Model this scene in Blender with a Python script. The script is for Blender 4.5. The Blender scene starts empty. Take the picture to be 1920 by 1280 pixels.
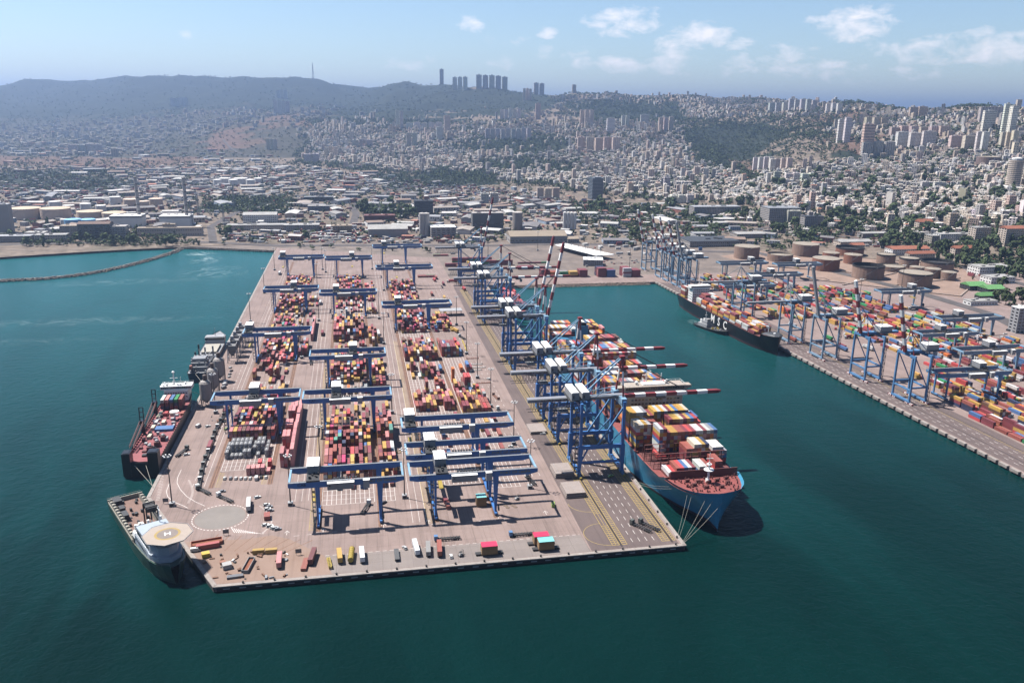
import bpy, math, random
import numpy as np
from mathutils import Vector, Matrix
R_ = math.radians
rnd = random.Random(11)
S = bpy.context.scene
COL = S.collection
# ------------------------------------------------------------------ camera
F_PX, CAM_H = 1535.0, 232.0
def _n(v):
    v = np.array(v, float)
    return v / np.linalg.norm(v)
_Y = _n((656 - 960, 200 - 640, F_PX))
_D = _n((880 - 960, 6050 - 640, F_PX))
_D = _n(_D - _Y * _D.dot(_Y))
CR = np.array([np.cross(_Y, -_D), _Y, -_D])          # world = CR @ camera(x right, y down, z forward)
def G(px, py, z=0.0):
    """point of the place at height z seen at pixel (px, py) of the 1920 px photograph"""
    d = CR @ np.array([px - 960, py - 640, F_PX])
    t = (z - CAM_H) / d[2]
    return float(d[0] * t), float(d[1] * t)
def PXV(x, y, z):
    """vectorised projection: where a point of the place falls in the photograph"""
    c = np.stack([x, y, np.asarray(z) - CAM_H + 0 * x], -1) @ CR
    return 960 + F_PX * c[..., 0] / c[..., 2], 640 + F_PX * c[..., 1] / c[..., 2], c[..., 2]
def DIR(px, py):
    d = CR @ np.array([px - 960, py - 640, F_PX])
    return d / np.linalg.norm(d)
cam = bpy.data.cameras.new('camera')
cam.sensor_width = 36
cam.lens = F_PX / 1920 * 36
cam.clip_start = 1
cam.clip_end = 80000
camo = bpy.data.objects.new('camera', cam)
COL.objects.link(camo)
_m = Matrix.Identity(4)
for i in range(3):
    _m[i][0], _m[i][1], _m[i][2] = CR[i, 0], -CR[i, 1], -CR[i, 2]
_m[2][3] = CAM_H
camo.matrix_world = _m
S.camera = camo
# ------------------------------------------------------------------ sun, sky, exposure
SUN_EL, SUN_AZ = 61.0, -57.0            # azimuth clockwise from +Y: the sun stands ahead on the left
sun = bpy.data.lights.new('sun', 'SUN')
sun.energy = 5.0
sun.angle = R_(0.53)
sun.color = (1.0, 0.955, 0.90)
suno = bpy.data.objects.new('sun', sun)
COL.objects.link(suno)
_to = Vector((math.sin(R_(SUN_AZ)) * math.cos(R_(SUN_EL)), math.cos(R_(SUN_AZ)) * math.cos(R_(SUN_EL)), math.sin(R_(SUN_EL))))
suno.rotation_euler = _to.to_track_quat('Z', 'Y').to_euler()
suno.location = _to * 3000
S.view_settings.view_transform = 'Standard'
S.view_settings.look = 'None'
S.view_settings.exposure = 1.5
S.view_settings.gamma = 1.0
S.view_settings.use_curve_mapping = False
S.cycles.use_denoising = True
S.cycles.max_bounces = 6
S.cycles.diffuse_bounces = 2
S.cycles.glossy_bounces = 2
S.cycles.transmission_bounces = 2
S.cycles.transparent_max_bounces = 8
S.cycles.volume_bounces = 0
W = bpy.data.worlds.new('World')
S.world = W
W.use_nodes = True
class NT:
    """small helper for node graphs"""
    def __init__(s, nt):
        s.t = nt
        s.n = nt.nodes
        s.n.clear()
    def add(s, typ, inputs=None, **kw):
        n = s.n.new(typ)
        for k, v in kw.items():
            setattr(n, k, v)
        for k, v in (inputs or {}).items():
            if isinstance(v, bpy.types.NodeSocket):
                s.t.links.new(v, n.inputs[k])
            else:
                n.inputs[k].default_value = v
        return n
    def m(s, op, a, b=0.0, c=0.0):
        n = s.n.new('ShaderNodeMath')
        n.operation = op
        for i, v in enumerate((a, b, c)):
            if isinstance(v, bpy.types.NodeSocket):
                s.t.links.new(v, n.inputs[i])
            else:
                n.inputs[i].default_value = v
        return n.outputs[0]
    def mix(s, f, a, b, blend='MIX'):
        n = s.n.new('ShaderNodeMix')
        n.data_type = 'RGBA'
        n.blend_type = blend
        for i, v in ((0, f), (6, a), (7, b)):
            if isinstance(v, bpy.types.NodeSocket):
                s.t.links.new(v, n.inputs[i])
            else:
                n.inputs[i].default_value = v if i == 0 else (*v[:3], 1)
        return n.outputs[2]
    def ramp(s, f, stops):
        n = s.n.new('ShaderNodeValToRGB')
        e = n.color_ramp.elements
        while len(e) < len(stops):
            e.new(0.5)
        for el, (p, c) in zip(e, stops):
            el.position = p
            el.color = (c, c, c, 1) if isinstance(c, (int, float)) else (*c, 1)
        s.t.links.new(f, n.inputs[0])
        return n.outputs[0]
def build_sky():
    g = NT(W.node_tree)
    sky = g.add('ShaderNodeTexSky', sky_type='NISHITA', sun_disc=False, sun_elevation=R_(SUN_EL), sun_rotation=R_(SUN_AZ),
                altitude=200, air_density=1.0, dust_density=0.2, ozone_density=3.5)
    tc = g.add('ShaderNodeTexCoord')
    sep = g.add('ShaderNodeSeparateXYZ', {0: tc.outputs['Generated']})
    az = g.m('ARCTAN2', sep.outputs[0], sep.outputs[1])
    el = g.m('ARCSINE', sep.outputs[2])
    v = g.add('ShaderNodeCombineXYZ', {0: g.m('MULTIPLY', az, 14.0), 1: g.m('MULTIPLY', el, 26.0), 2: 3.7})
    nz = g.add('ShaderNodeTexNoise', {'Vector': v.outputs[0], 'Scale': 2.6, 'Detail': 8.0, 'Roughness': 0.62, 'Distortion': 0.3})
    big = g.add('ShaderNodeTexNoise', {'Vector': v.outputs[0], 'Scale': 0.33, 'Detail': 2.0})
    # scattered cumulus everywhere above the horizon, a little denser to the right, plus the few distinct ones
    cur = g.m('SUBTRACT', g.m('MULTIPLY', big.outputs[0], 1.5), 1.25)
    for px, py, rx, ry, s in ((1170, 42, 62, 22, 1), (1300, 70, 55, 21, 1.0), (1605, 42, 62, 24, .9), (885, 45, 20, 12, .8), (1030, 62, 16, 10, .7),
                              (1020, 100, 18, 10, .6), (1160, 120, 36, 17, .8), (1262, 115, 48, 20, .7), (1740, 97, 85, 20, .8), (1880, 94, 62, 20, .85),
                              (1860, 68, 70, 11, .6), (1550, 135, 150, 16, .45), (1440, 105, 70, 18, .5), (610, 134, 26, 13, .6), (350, 68, 10, 7, .6),
                              (780, 116, 50, 11, .45), (945, 76, 32, 9, .5), (940, 120, 40, 10, .4), (1390, 90, 30, 16, .5), (1090, 110, 40, 14, .4)):
        d = DIR(px, py)
        a0, e0 = math.atan2(d[0], d[1]), math.asin(d[2])
        da = g.m('MULTIPLY', g.m('SUBTRACT', az, a0), F_PX / rx)
        de = g.m('MULTIPLY', g.m('SUBTRACT', el, e0), F_PX / ry)
        r2 = g.m('ADD', g.m('MULTIPLY', da, da), g.m('MULTIPLY', de, de))
        cur = g.m('MAXIMUM', cur, g.m('MULTIPLY', g.m('SUBTRACT', 1.0, g.m('MULTIPLY', r2, 0.55)), s * .62))
    dens = g.m('ADD', cur, g.m('MULTIPLY', g.m('SUBTRACT', nz.outputs[0], 0.5), 2.0))
    mask = g.ramp(dens, [(0.17, 0.0), (0.8, 0.9)])
    col = g.mix(mask, sky.outputs[0], (9.6, 9.1, 9.1))
    bg = g.add('ShaderNodeBackground', {0: col, 1: SKY_STRENGTH})
    o = g.add('ShaderNodeOutputWorld', {0: bg.outputs[0]})
SKY_STRENGTH = 0.05
build_sky()
# ------------------------------------------------------------------ materials
MATS = {}
ALB = 0.36                               # overall scale of surface base colours, balanced against the exposure
def mat(name, rgb, rough=0.6, metal=0.0, var=0.12, scale=0.35, objcol=False, dirt=0.0, bump=0.0, coord='obj', attr=None, spec=0.5, alb=None):
    alb = (alb * 0.79) if alb else ALB
    if name in MATS:
        return MATS[name]
    m = bpy.data.materials.new(name)
    m.use_nodes = True
    g = NT(m.node_tree)
    p = g.add('ShaderNodeBsdfPrincipled', {'Roughness': rough, 'Metallic': metal, 'Specular IOR Level': spec})
    g.add('ShaderNodeOutputMaterial', {0: p.outputs[0]})
    tc = g.add('ShaderNodeTexCoord')
    pos = g.add('ShaderNodeNewGeometry').outputs['Position'] if coord == 'world' else tc.outputs['Object']
    if objcol:
        base = g.add('ShaderNodeObjectInfo').outputs['Color']
    elif attr:
        base = g.add('ShaderNodeAttribute', attribute_name=attr).outputs['Color']
    else:
        base = g.add('ShaderNodeRGB').outputs[0]
        base.default_value = (*rgb, 1)
    n1 = g.add('ShaderNodeTexNoise', {'Vector': pos, 'Scale': scale, 'Detail': 5.0, 'Roughness': 0.65})
    f = g.ramp(n1.outputs[0], [(0.25, (1 - var) * alb), (0.75, (1 + var) * alb)])
    c = g.mix(1.0, base, f, 'MULTIPLY')
    if dirt:
        n2 = g.add('ShaderNodeTexNoise', {'Vector': pos, 'Scale': scale * 3.3, 'Detail': 6.0, 'Roughness': 0.7})
        c = g.mix(g.ramp(n2.outputs[0], [(0.52, 0.0), (0.75, dirt)]), c, (0.09, 0.06, 0.045))
    g.t.links.new(c, p.inputs['Base Color'])
    if bump:
        b = g.add('ShaderNodeBump', {'Strength': bump, 'Distance': 0.3, 'Height': n1.outputs[0]})
        g.t.links.new(b.outputs[0], p.inputs['Normal'])
    MATS[name] = m
    return m
# ------------------------------------------------------------------ mesh helpers
class MB:
    """collects boxes, bars, cylinders and polygons; build() links them as one mesh object"""
    def __init__(s):
        s.v, s.f, s.mi, s.smooth = [], [], [], []
    def face(s, pts, mi=0):
        k = len(s.v)
        s.v.extend(tuple(p) for p in pts)
        s.f.append(tuple(range(k, k + len(pts))))
        s.mi.append(mi)
    def hexa(s, b, t, mi=0, bottom=True):
        k = len(s.v)
        s.v.extend(tuple(p) for p in b)
        s.v.extend(tuple(p) for p in t)
        n = len(b)
        for i in range(n):
            j = (i + 1) % n
            s.f.append((k + i, k + j, k + n + j, k + n + i))
            s.mi.append(mi)
        s.f.append(tuple(k + n + i for i in range(n)))
        s.mi.append(mi)
        if bottom:
            s.f.append(tuple(k + n - 1 - i for i in range(n)))
            s.mi.append(mi)
    def box(s, x0, x1, y0, y1, z0, z1, mi=0, tx=0.0, ty=0.0):
        s.hexa([(x0, y0, z0), (x1, y0, z0), (x1, y1, z0), (x0, y1, z0)],
               [(x0 + tx, y0 + ty, z1), (x1 - tx, y0 + ty, z1), (x1 - tx, y1 - ty, z1), (x0 + tx, y1 - ty, z1)], mi)
    def rbox(s, cx, cy, ang, lx, ly, z0, z1, mi=0):
        c, q = math.cos(ang), math.sin(ang)
        P = [(cx + c * a - q * b, cy + q * a + c * b) for a, b in ((-lx / 2, -ly / 2), (lx / 2, -ly / 2), (lx / 2, ly / 2), (-lx / 2, ly / 2))]
        s.hexa([(*p, z0) for p in P], [(*p, z1) for p in P], mi)
    def prism(s, poly, z0, z1, mi=0, bottom=True):
        s.hexa([(*p, z0) for p in poly], [(*p, z1) for p in poly], mi, bottom)
    def sheet(s, poly, z, mi=0):
        s.face([(*p, z) for p in poly], mi)
    def bar(s, p, q, w, h=None, mi=0, w2=None):
        p, q = Vector(p), Vector(q)
        d = (q - p).normalized()
        a = d.cross(Vector((0, 0, 1)))
        if a.length < 1e-3:
            a = Vector((1, 0, 0))
        a.normalize()
        b = d.cross(a)
        h = h or w
        k = (w2 or w) / w
        e = [(a * (i * w / 2) + b * (j * h / 2)) for i, j in ((-1, -1), (1, -1), (1, 1), (-1, 1))]
        s.hexa([p + x for x in e], [q + x * k for x in e], mi)
    def cyl(s, p, q, r, r2=None, n=10, mi=0, caps=True):
        p, q = Vector(p), Vector(q)
        d = (q - p).normalized()
        a = d.orthogonal().normalized()
        b = d.cross(a)
        r2 = r if r2 is None else r2
        B = [p + (a * math.cos(6.28318 * i / n) + b * math.sin(6.28318 * i / n)) * r for i in range(n)]
        T = [q + (a * math.cos(6.28318 * i / n) + b * math.sin(6.28318 * i / n)) * r2 for i in range(n)]
        s.hexa(B, T, mi, caps)
    def lathe(s, cx, cy, prof, n=16, mi=0, cap=True):
        rings = []
        for r, z in prof:
            k = len(s.v)
            s.v.extend((cx + r * math.cos(6.28318 * i / n), cy + r * math.sin(6.28318 * i / n), z) for i in range(n))
            rings.append(k)
        for a, b in zip(rings, rings[1:]):
            for i in range(n):
                j = (i + 1) % n
                s.f.append((a + i, a + j, b + j, b + i))
                s.mi.append(mi)
        if cap:
            s.f.append(tuple(rings[-1] + i for i in range(n)))
            s.mi.append(mi)
    def loft(s, secs, mi=0, cap0=False, cap1=False, closed=False):
        """secs: equal-length point lists"""
        n = len(secs[0])
        ks = []
        for sec in secs:
            ks.append(len(s.v))
            s.v.extend(tuple(p) for p in sec)
        for a, b in zip(ks, ks[1:]):
            for i in range(n if closed else n - 1):
                j = (i + 1) % n
                s.f.append((a + i, a + j, b + j, b + i))
                s.mi.append(mi)
        if cap0:
            s.f.append(tuple(ks[0] + n - 1 - i for i in range(n)))
            s.mi.append(mi)
        if cap1:
            s.f.append(tuple(ks[-1] + i for i in range(n)))
            s.mi.append(mi)
    def mesh(s, name, mats):
        me = bpy.data.meshes.new(name)
        me.from_pydata(s.v, [], s.f)
        for m in mats if isinstance(mats, (list, tuple)) else [mats]:
            me.materials.append(m)
        if any(s.mi):
            me.polygons.foreach_set('material_index', s.mi)
        return me
    def build(s, name, mats, parent=None, **props):
        return link(name, s.mesh(name, mats), parent, **props)
def link(name, data, parent=None, loc=None, rz=0.0, color=None, **props):
    o = bpy.data.objects.new(name, data)
    COL.objects.link(o)
    if parent is not None:
        o.parent = parent
    if loc is not None:
        o.location = loc
    if rz:
        o.rotation_euler = (0, 0, rz)
    if color is not None:
        o.color = (*color, 1)
    for k, v in props.items():
        o[k] = v
    return o
def tag(o, label, cat, group=None, kind=None):
    if label:
        o['label'] = label
    if cat:
        o['category'] = cat
    if group:
        o['group'] = group
    if kind:
        o['kind'] = kind
    return o
def thing(name, label, cat, loc=(0, 0, 0), rz=0.0, group=None):
    o = link(name, None, loc=loc, rz=rz)
    o.empty_display_size = 1
    return tag(o, label, cat, group)
CHILD = {}
def copy_tree(o, loc, rz=None, label=None, scale=None):
    c = o.copy()
    COL.objects.link(c)
    c.location = loc
    if rz is not None:
        c.rotation_euler = (0, 0, rz)
    if scale is not None:
        c.scale = scale
    if label:
        c['label'] = label
    for ch in CHILD.get(o.name) or CHILD.setdefault(o.name, list(o.children)):
        d = ch.copy()
        COL.objects.link(d)
        d.parent = c
        for g in CHILD.get(ch.name) or CHILD.setdefault(ch.name, list(ch.children)):
            e = g.copy()
            COL.objects.link(e)
            e.parent = d
    return c
TEXTS = {}
def text(name, body, size, material, parent, loc, rot, extrude=0.03, scale_x=1.0, align='CENTER'):
    """lettering as a plain mesh"""
    key = (body, size, material.name, align)
    if key not in TEXTS:
        cu = bpy.data.curves.new(name, 'FONT')
        cu.body, cu.size, cu.extrude, cu.align_x, cu.align_y = body, size, extrude, align, 'CENTER'
        cu.offset = size * 0.012
        cu.resolution_u = 2
        o = bpy.data.objects.new(name, cu)
        COL.objects.link(o)
        bpy.context.view_layer.update()
        me = bpy.data.meshes.new_from_object(o.evaluated_get(bpy.context.evaluated_depsgraph_get()))
        bpy.data.objects.remove(o)
        me.materials.clear()
        me.materials.append(material)
        me.name = name
        TEXTS[key] = me
    o = link(name, TEXTS[key], parent, loc=loc)
    o.rotation_euler = rot
    o.scale = (scale_x, 1, 1)
    return o
ORD = ['first', 'second', 'third', 'fourth', 'fifth', 'sixth', 'seventh', 'eighth', 'ninth', 'tenth', 'eleventh', 'twelfth',
       'thirteenth', 'fourteenth', 'fifteenth', 'sixteenth', 'seventeenth', 'eighteenth', 'nineteenth', 'twentieth', 'twenty-first', 'twenty-second']
# ------------------------------------------------------------------ terrain
# ridge and slope profiles of the hills behind the port: bearing (pixel column) -> (distance, image row) at that distance
PROF = {
 -500: [(5000, None), (6500, 245), (8500, 185), (9800, 158)],
 0:    [(4900, None), (6200, 248), (8200, 195), (9600, 158)],
 100:  [(4800, None), (6200, 246), (8200, 190), (9600, 144)],
 180:  [(4700, None), (6000, 246), (8000, 190), (9300, 149)],
 250:  [(4600, None), (5800, 246), (7600, 185), (8800, 138)],
 340:  [(4300, None), (5600, 242), (7400, 185), (8600, 140)],
 450:  [(3900, None), (4350, 278), (5000, 236), (5500, 226), (7000, 193), (8400, 143)],
 560:  [(3600, None), (4100, 283), (4800, 230), (5400, 218), (7000, 190), (8200, 143)],
 640:  [(3300, None), (3800, 291), (4300, 260), (4800, 218), (5500, 208), (7000, 193), (7800, 152)],
 740:  [(3000, None), (3500, 303), (4000, 265), (4700, 215), (5500, 206), (6500, 185), (7000, 150)],
 830:  [(2700, None), (3200, 316), (3700, 282), (4300, 243), (4700, 214), (5600, 205), (6300, 147)],
 950:  [(2450, None), (3050, 320), (3550, 284), (4050, 248), (4550, 213), (5300, 196), (5900, 161)],
 1060: [(2300, None), (2900, 326), (3400, 288), (3900, 250), (4400, 218), (5100, 195), (5600, 166)],
 1150: [(2150, None), (2800, 332), (3300, 292), (3800, 252), (4300, 225), (4900, 195), (5400, 172)],
 1300: [(1950, None), (2600, 340), (3200, 306), (3800, 268), (4400, 218), (5000, 174)],
 1390: [(1850, None), (2450, 345), (3000, 316), (3600, 276), (4100, 225), (4700, 177)],
 1500: [(1750, None), (2300, 350), (2700, 310), (3100, 264), (3700, 225), (4300, 183)],
 1600: [(1680, None), (2150, 365), (2550, 318), (2900, 268), (3450, 228), (4000, 189)],
 1700: [(1600, None), (2000, 392), (2400, 338), (2700, 300), (2950, 263), (3300, 232), (3650, 205)],
 1800: [(1530, None), (1920, 396), (2300, 342), (2600, 300), (2830, 263), (3150, 232), (3500, 204)],
 1920: [(1500, None), (1850, 400), (2200, 346), (2500, 301), (2700, 263), (3000, 230), (3350, 206)],
 2400: [(1500, None), (1800, 410), (2150, 356), (2450, 311), (2650, 273), (2950, 240), (3250, 214)],
}
DG = np.concatenate([np.arange(1480, 6000, 22), np.arange(6000, 10000, 60), np.geomspace(10000, 26000, 14)])
_keys = sorted(PROF)
_az, _zz = [], []
for k in _keys:
    d0 = DIR(k, 240)
    _az.append(math.atan2(d0[0], d0[1]))
    ds, zs = [1400.0], [0.0]
    for D, y in PROF[k]:
        ds.append(D)
        if y is None:
            zs.append(1.5)
        else:
            d = DIR(k, y)
            zs.append(max(1.5, CAM_H + D * d[2] / math.hypot(d[0], d[1])))
    ds += [ds[-1] * 1.12, ds[-1] * 1.5, 26000.0]
    zs += [zs[-1] * .93, zs[-1] * .5, 2.0]
    zi = np.interp(DG, ds, zs)
    ker = np.ones(9) / 9
    zi = np.convolve(np.pad(zi, 4, 'edge'), ker, 'valid')
    _zz.append(zi)
_az, _zz = np.array(_az), np.array(_zz)
AG = np.linspace(_az[0], _az[-1], 300)
ZG = np.stack([np.interp(AG, _az, _zz[:, j]) for j in range(len(DG))], 1)
_r = np.random.RandomState(5)
def vnoise(x, y, seed=0):
    """cheap smooth value noise"""
    xi, yi = np.floor(x).astype(int), np.floor(y).astype(int)
    fx, fy = x - xi, y - yi
    fx, fy = fx * fx * (3 - 2 * fx), fy * fy * (3 - 2 * fy)
    def h(a, b):
        return (np.sin(a * 127.1 + b * 311.7 + seed * 74.7) * 43758.5453) % 1.0
    return (h(xi, yi) * (1 - fx) + h(xi + 1, yi) * fx) * (1 - fy) + (h(xi, yi + 1) * (1 - fx) + h(xi + 1, yi + 1) * fx) * fy
def fbm(x, y, seed=0):
    return (vnoise(x, y, seed) + .5 * vnoise(x * 2.1, y * 2.1, seed + 1) + .25 * vnoise(x * 4.3, y * 4.3, seed + 2)) / 1.75
_XG, _YG = np.sin(AG)[:, None] * DG[None], np.cos(AG)[:, None] * DG[None]
ZG = ZG + (fbm(_XG / 420, _YG / 420, 3) - .5) * np.clip(ZG - 4, 0, 90) * 0.42 + (fbm(_XG / 130, _YG / 130, 9) - .5) * np.clip(ZG - 4, 0, 50) * .3
ZG = ZG - np.abs(fbm(_XG / 700, _YG / 1500, 13) - .5) * np.clip(ZG - 120, 0, 150) * 1.1 + (fbm(_XG / 260, _YG / 260, 23) - .5) * np.clip(ZG - 120, 0, 100) * .5
ZG = np.maximum(ZG, 0.35)
def TZ(x, y):
    """terrain height at places x, y (arrays or numbers)"""
    x, y = np.asarray(x, float), np.asarray(y, float)
    a, D = np.arctan2(x, y), np.hypot(x, y)
    ai = np.clip((a - AG[0]) / (AG[1] - AG[0]), 0, len(AG) - 1.001)
    di = np.clip(np.interp(D, DG, np.arange(len(DG))), 0, len(DG) - 1.001)
    i, j = ai.astype(int), di.astype(int)
    u, v = ai - i, di - j
    z = (ZG[i, j] * (1 - u) + ZG[i + 1, j] * u) * (1 - v) + (ZG[i, j + 1] * (1 - u) + ZG[i + 1, j + 1] * u) * v
    return np.where(D < DG[0], 0.0, z)
def GT(px, py):
    """where the line of sight through a pixel meets the terrain"""
    d = DIR(px, py)
    h = math.hypot(d[0], d[1])
    t = np.linspace(300, 12000, 6000)
    x, y, z = d[0] / h * t, d[1] / h * t, CAM_H + d[2] / h * t
    dz = z - TZ(x, y)
    hit = np.nonzero(dz <= 0)[0]
    i = hit[0] if len(hit) else int(np.argmin(dz / t))            # just over a ridge: stand on its crest
    return float(x[i]), float(y[i]), float(TZ(x[i], y[i]))
def inpoly(px, py, poly):
    r = np.zeros(px.shape, bool)
    n = len(poly)
    for i in range(n):
        (x1, y1), (x2, y2) = poly[i], poly[(i + 1) % n]
        c = ((y1 > py) != (y2 > py)) & (px < (x2 - x1) * (py - y1) / (y2 - y1 + 1e-9) + x1)
        r ^= c
    return r
# land cover of the slopes (scrub and pine woods, dry reddish grass, built-up ground), by area
GREEN = [[(-600, 100), (620, 100), (700, 140), (840, 140), (840, 215), (640, 210), (560, 205), (420, 205), (200, 222), (-600, 250)],
         [(840, 150), (960, 165), (1060, 178), (1060, 205), (900, 222), (840, 215)],
         [(1290, 232), (1440, 234), (1510, 240), (1480, 264), (1440, 296), (1400, 330), (1340, 326), (1300, 285)],
         [(1060, 195), (1290, 190), (1290, 225), (1100, 232)],
         [(600, 195), (760, 205), (900, 235), (820, 250), (640, 225)],
         [(850, 258), (1060, 262), (1040, 290), (860, 280)], [(880, 300), (1100, 300), (1080, 330), (900, 322)],
         [(700, 330), (900, 325), (940, 345), (720, 350)], [(1560, 270), (1700, 268), (1690, 300), (1560, 300)],
         [(380, 372), (560, 368), (540, 400), (380, 398)], [(0, 328), (240, 325), (240, 350), (0, 352)]]
DRY = [[(-400, 296), (140, 295), (330, 293), (420, 300), (300, 314), (-400, 312)],
       [(380, 258), (410, 244), (450, 240), (500, 262), (470, 280), (400, 276)], [(500, 216), (590, 226), (570, 242), (500, 236)],
       [(1370, 305), (1425, 300), (1440, 335), (1400, 348)], [(1560, 260), (1640, 262), (1640, 282), (1560, 280)],
       [(1540, 215), (1640, 210), (1650, 228), (1540, 232)]]
def cover(x, y, z):
    px, py, dep = PXV(x, y, z)
    g = np.zeros(x.shape, bool)
    d = np.zeros(x.shape, bool)
    jx, jy = (fbm(x / 110, y / 110, 21) - .5) * 110, (fbm(x / 110, y / 110, 31) - .5) * 40
    for p in GREEN:
        g |= inpoly(px + jx, py + jy, p)
    for p in DRY:
        d |= inpoly(px + jx, py + jy, p)
    return g, d, px, py
def mat_land():
    m = bpy.data.materials.new('hillside_ground')
    m.use_nodes = True
    g = NT(m.node_tree)
    p = g.add('ShaderNodeBsdfPrincipled', {'Roughness': 0.95, 'Specular IOR Level': 0.1})
    g.add('ShaderNodeOutputMaterial', {0: p.outputs[0]})
    a = g.add('ShaderNodeAttribute', attribute_name='cover').outputs['Color']
    pos = g.add('ShaderNodeNewGeometry').outputs['Position']
    n1 = g.add('ShaderNodeTexNoise', {'Vector': pos, 'Scale': 0.05, 'Detail': 7.0, 'Roughness': 0.72})
    n2 = g.add('ShaderNodeTexNoise', {'Vector': pos, 'Scale': 0.009, 'Detail': 5.0, 'Roughness': 0.6})
    c = g.mix(1.0, a, g.ramp(n1.outputs[0], [(0.3, 0.3), (0.72, 1.1)]), 'MULTIPLY')
    c = g.mix(g.ramp(n2.outputs[0], [(0.5, 0.0), (0.7, 0.45)]), c, (0.035, 0.04, 0.024))
    g.t.links.new(c, p.inputs['Base Color'])
    return m
def build_terrain():
    na, nd = ZG.shape
    v = np.stack([_XG, _YG, ZG], -1).reshape(-1, 3)
    i, j = np.meshgrid(np.arange(na - 1), np.arange(nd - 1), indexing='ij')
    a = (i * nd + j).ravel()
    f = np.stack([a, a + 1, a + nd + 1, a + nd], 1)[:, ::-1]
    me = bpy.data.meshes.new('hills')
    me.from_pydata(v.tolist(), [], f.tolist())
    g, d, px, py = cover(v[:, 0], v[:, 1], v[:, 2])
    c = np.tile(np.array([.17, .135, .108]), (len(v), 1))
    c[(px < 660) & (py < 296) & ~g & ~d] = (.055, .052, .042)
    c[g] = (.020, .027, .019)
    c[d] = (.12, .078, .06)
    at = me.color_attributes.new('cover', 'FLOAT_COLOR', 'POINT')
    at.data.foreach_set('color', np.concatenate([c, np.ones((len(v), 1))], 1).ravel())
    me.polygons.foreach_set('use_smooth', [True] * len(me.polygons))
    me.materials.append(mat_land())
    link('hills', me, kind='structure')
build_terrain()
# ------------------------------------------------------------------ water
WZ = -3.0
def build_water():
    m = bpy.data.materials.new('harbour_water')
    m.use_nodes = True
    g = NT(m.node_tree)
    pos = g.add('ShaderNodeNewGeometry').outputs['Position']
    n1 = g.add('ShaderNodeTexNoise', {'Vector': pos, 'Scale': 0.16, 'Detail': 5.0, 'Roughness': 0.6})
    mp = g.add('ShaderNodeMapping', {0: pos, 2: (0, 0, 0.6), 3: (0.012, 0.004, 0.01)})
    n2 = g.add('ShaderNodeTexNoise', {'Vector': mp.outputs[0], 'Scale': 1.0, 'Detail': 4.0, 'Roughness': 0.55, 'Distortion': 1.2})
    mp3 = g.add('ShaderNodeMapping', {0: pos, 3: (0.0022, 0.0022, 0.01)})
    n3 = g.add('ShaderNodeTexNoise', {'Vector': mp3.outputs[0], 'Scale': 1.0, 'Detail': 3.0})
    c = g.mix(g.ramp(n3.outputs[0], [(0.3, 0.0), (0.7, 1.0)]), (0.0006, 0.0070, 0.0064), (0.0009, 0.0120, 0.0114))
    c = g.mix(g.ramp(n2.outputs[0], [(0.42, 0.0), (0.72, 0.35)]), c, (0.0014, 0.0195, 0.0185))
    # paler bay under the shore: base colour makes up for the damped sky reflection
    sep = g.add('ShaderNodeSeparateXYZ', {0: pos})
    far = g.m('SUBTRACT', g.m('MULTIPLY', sep.outputs[1], 1 / 1000), 0.38)
    far = g.m('ADD', far, g.m('MULTIPLY', g.m('SUBTRACT', n2.outputs[0], 0.5), 0.35))
    c = g.mix(g.ramp(far, [(0.0, 0.0), (1.0, 0.85)]), c, (0.008, 0.068, 0.074))
    # foam drifting from the cooling water outfall in the corner of the bay, and the wash of the tug
    wv = g.add('ShaderNodeTexNoise', {'Vector': pos, 'Scale': 0.03, 'Detail': 7.0, 'Roughness': 0.7, 'Distortion': 2.5})
    for (cx, cy, rx, ry, ang, amt) in ((-250, 1400, 30, 22, .4, 1.0), (-232, 1340, 26, 50, .3, .55), (-205, 1240, 60, 60, .9, .32), (-330, 1180, 150, 26, .35, .2), (-300, 960, 160, 22, .3, .18), (-350, 880, 110, 16, .2, .16), (384, 862, 9, 16, -.3, .5)):
        q = g.add('ShaderNodeMapping', {0: pos, 1: (-cx, -cy, 0)})
        q2 = g.add('ShaderNodeMapping', {0: q.outputs[0], 2: (0, 0, ang), 3: (1 / rx, 1 / ry, 0)})
        ln = g.add('ShaderNodeVectorMath', {0: q2.outputs[0]}, operation='LENGTH').outputs['Value']
        f = g.m('MULTIPLY', g.ramp(ln, [(0.0, 1.0), (1.0, 0.0)]), g.ramp(wv.outputs[0], [(0.46, 0.0), (0.66, amt)]))
        c = g.mix(f, c, (0.30, 0.36, 0.36))
    p = g.add('ShaderNodeBsdfPrincipled', {'Base Color': c, 'Roughness': 0.16, 'IOR': 1.333, 'Specular IOR Level': 0.07})
    nb = g.add('ShaderNodeTexNoise', {'Vector': pos, 'Scale': 0.55, 'Detail': 4.0, 'Roughness': 0.6})
    h = g.m('ADD', g.m('MULTIPLY', n1.outputs[0], 1.6), g.m('MULTIPLY', nb.outputs[0], 0.5))
    b = g.add('ShaderNodeBump', {'Strength': 0.5, 'Distance': 0.9, 'Height': h})
    g.t.links.new(b.outputs[0], p.inputs['Normal'])
    g.add('ShaderNodeOutputMaterial', {0: p.outputs[0]})
    mb = MB()
    mb.sheet([(-26000, -6000), (26000, -6000), (26000, 3000), (-26000, 3000)], WZ)
    mb.build('water', m, kind='structure')
build_water()
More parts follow.
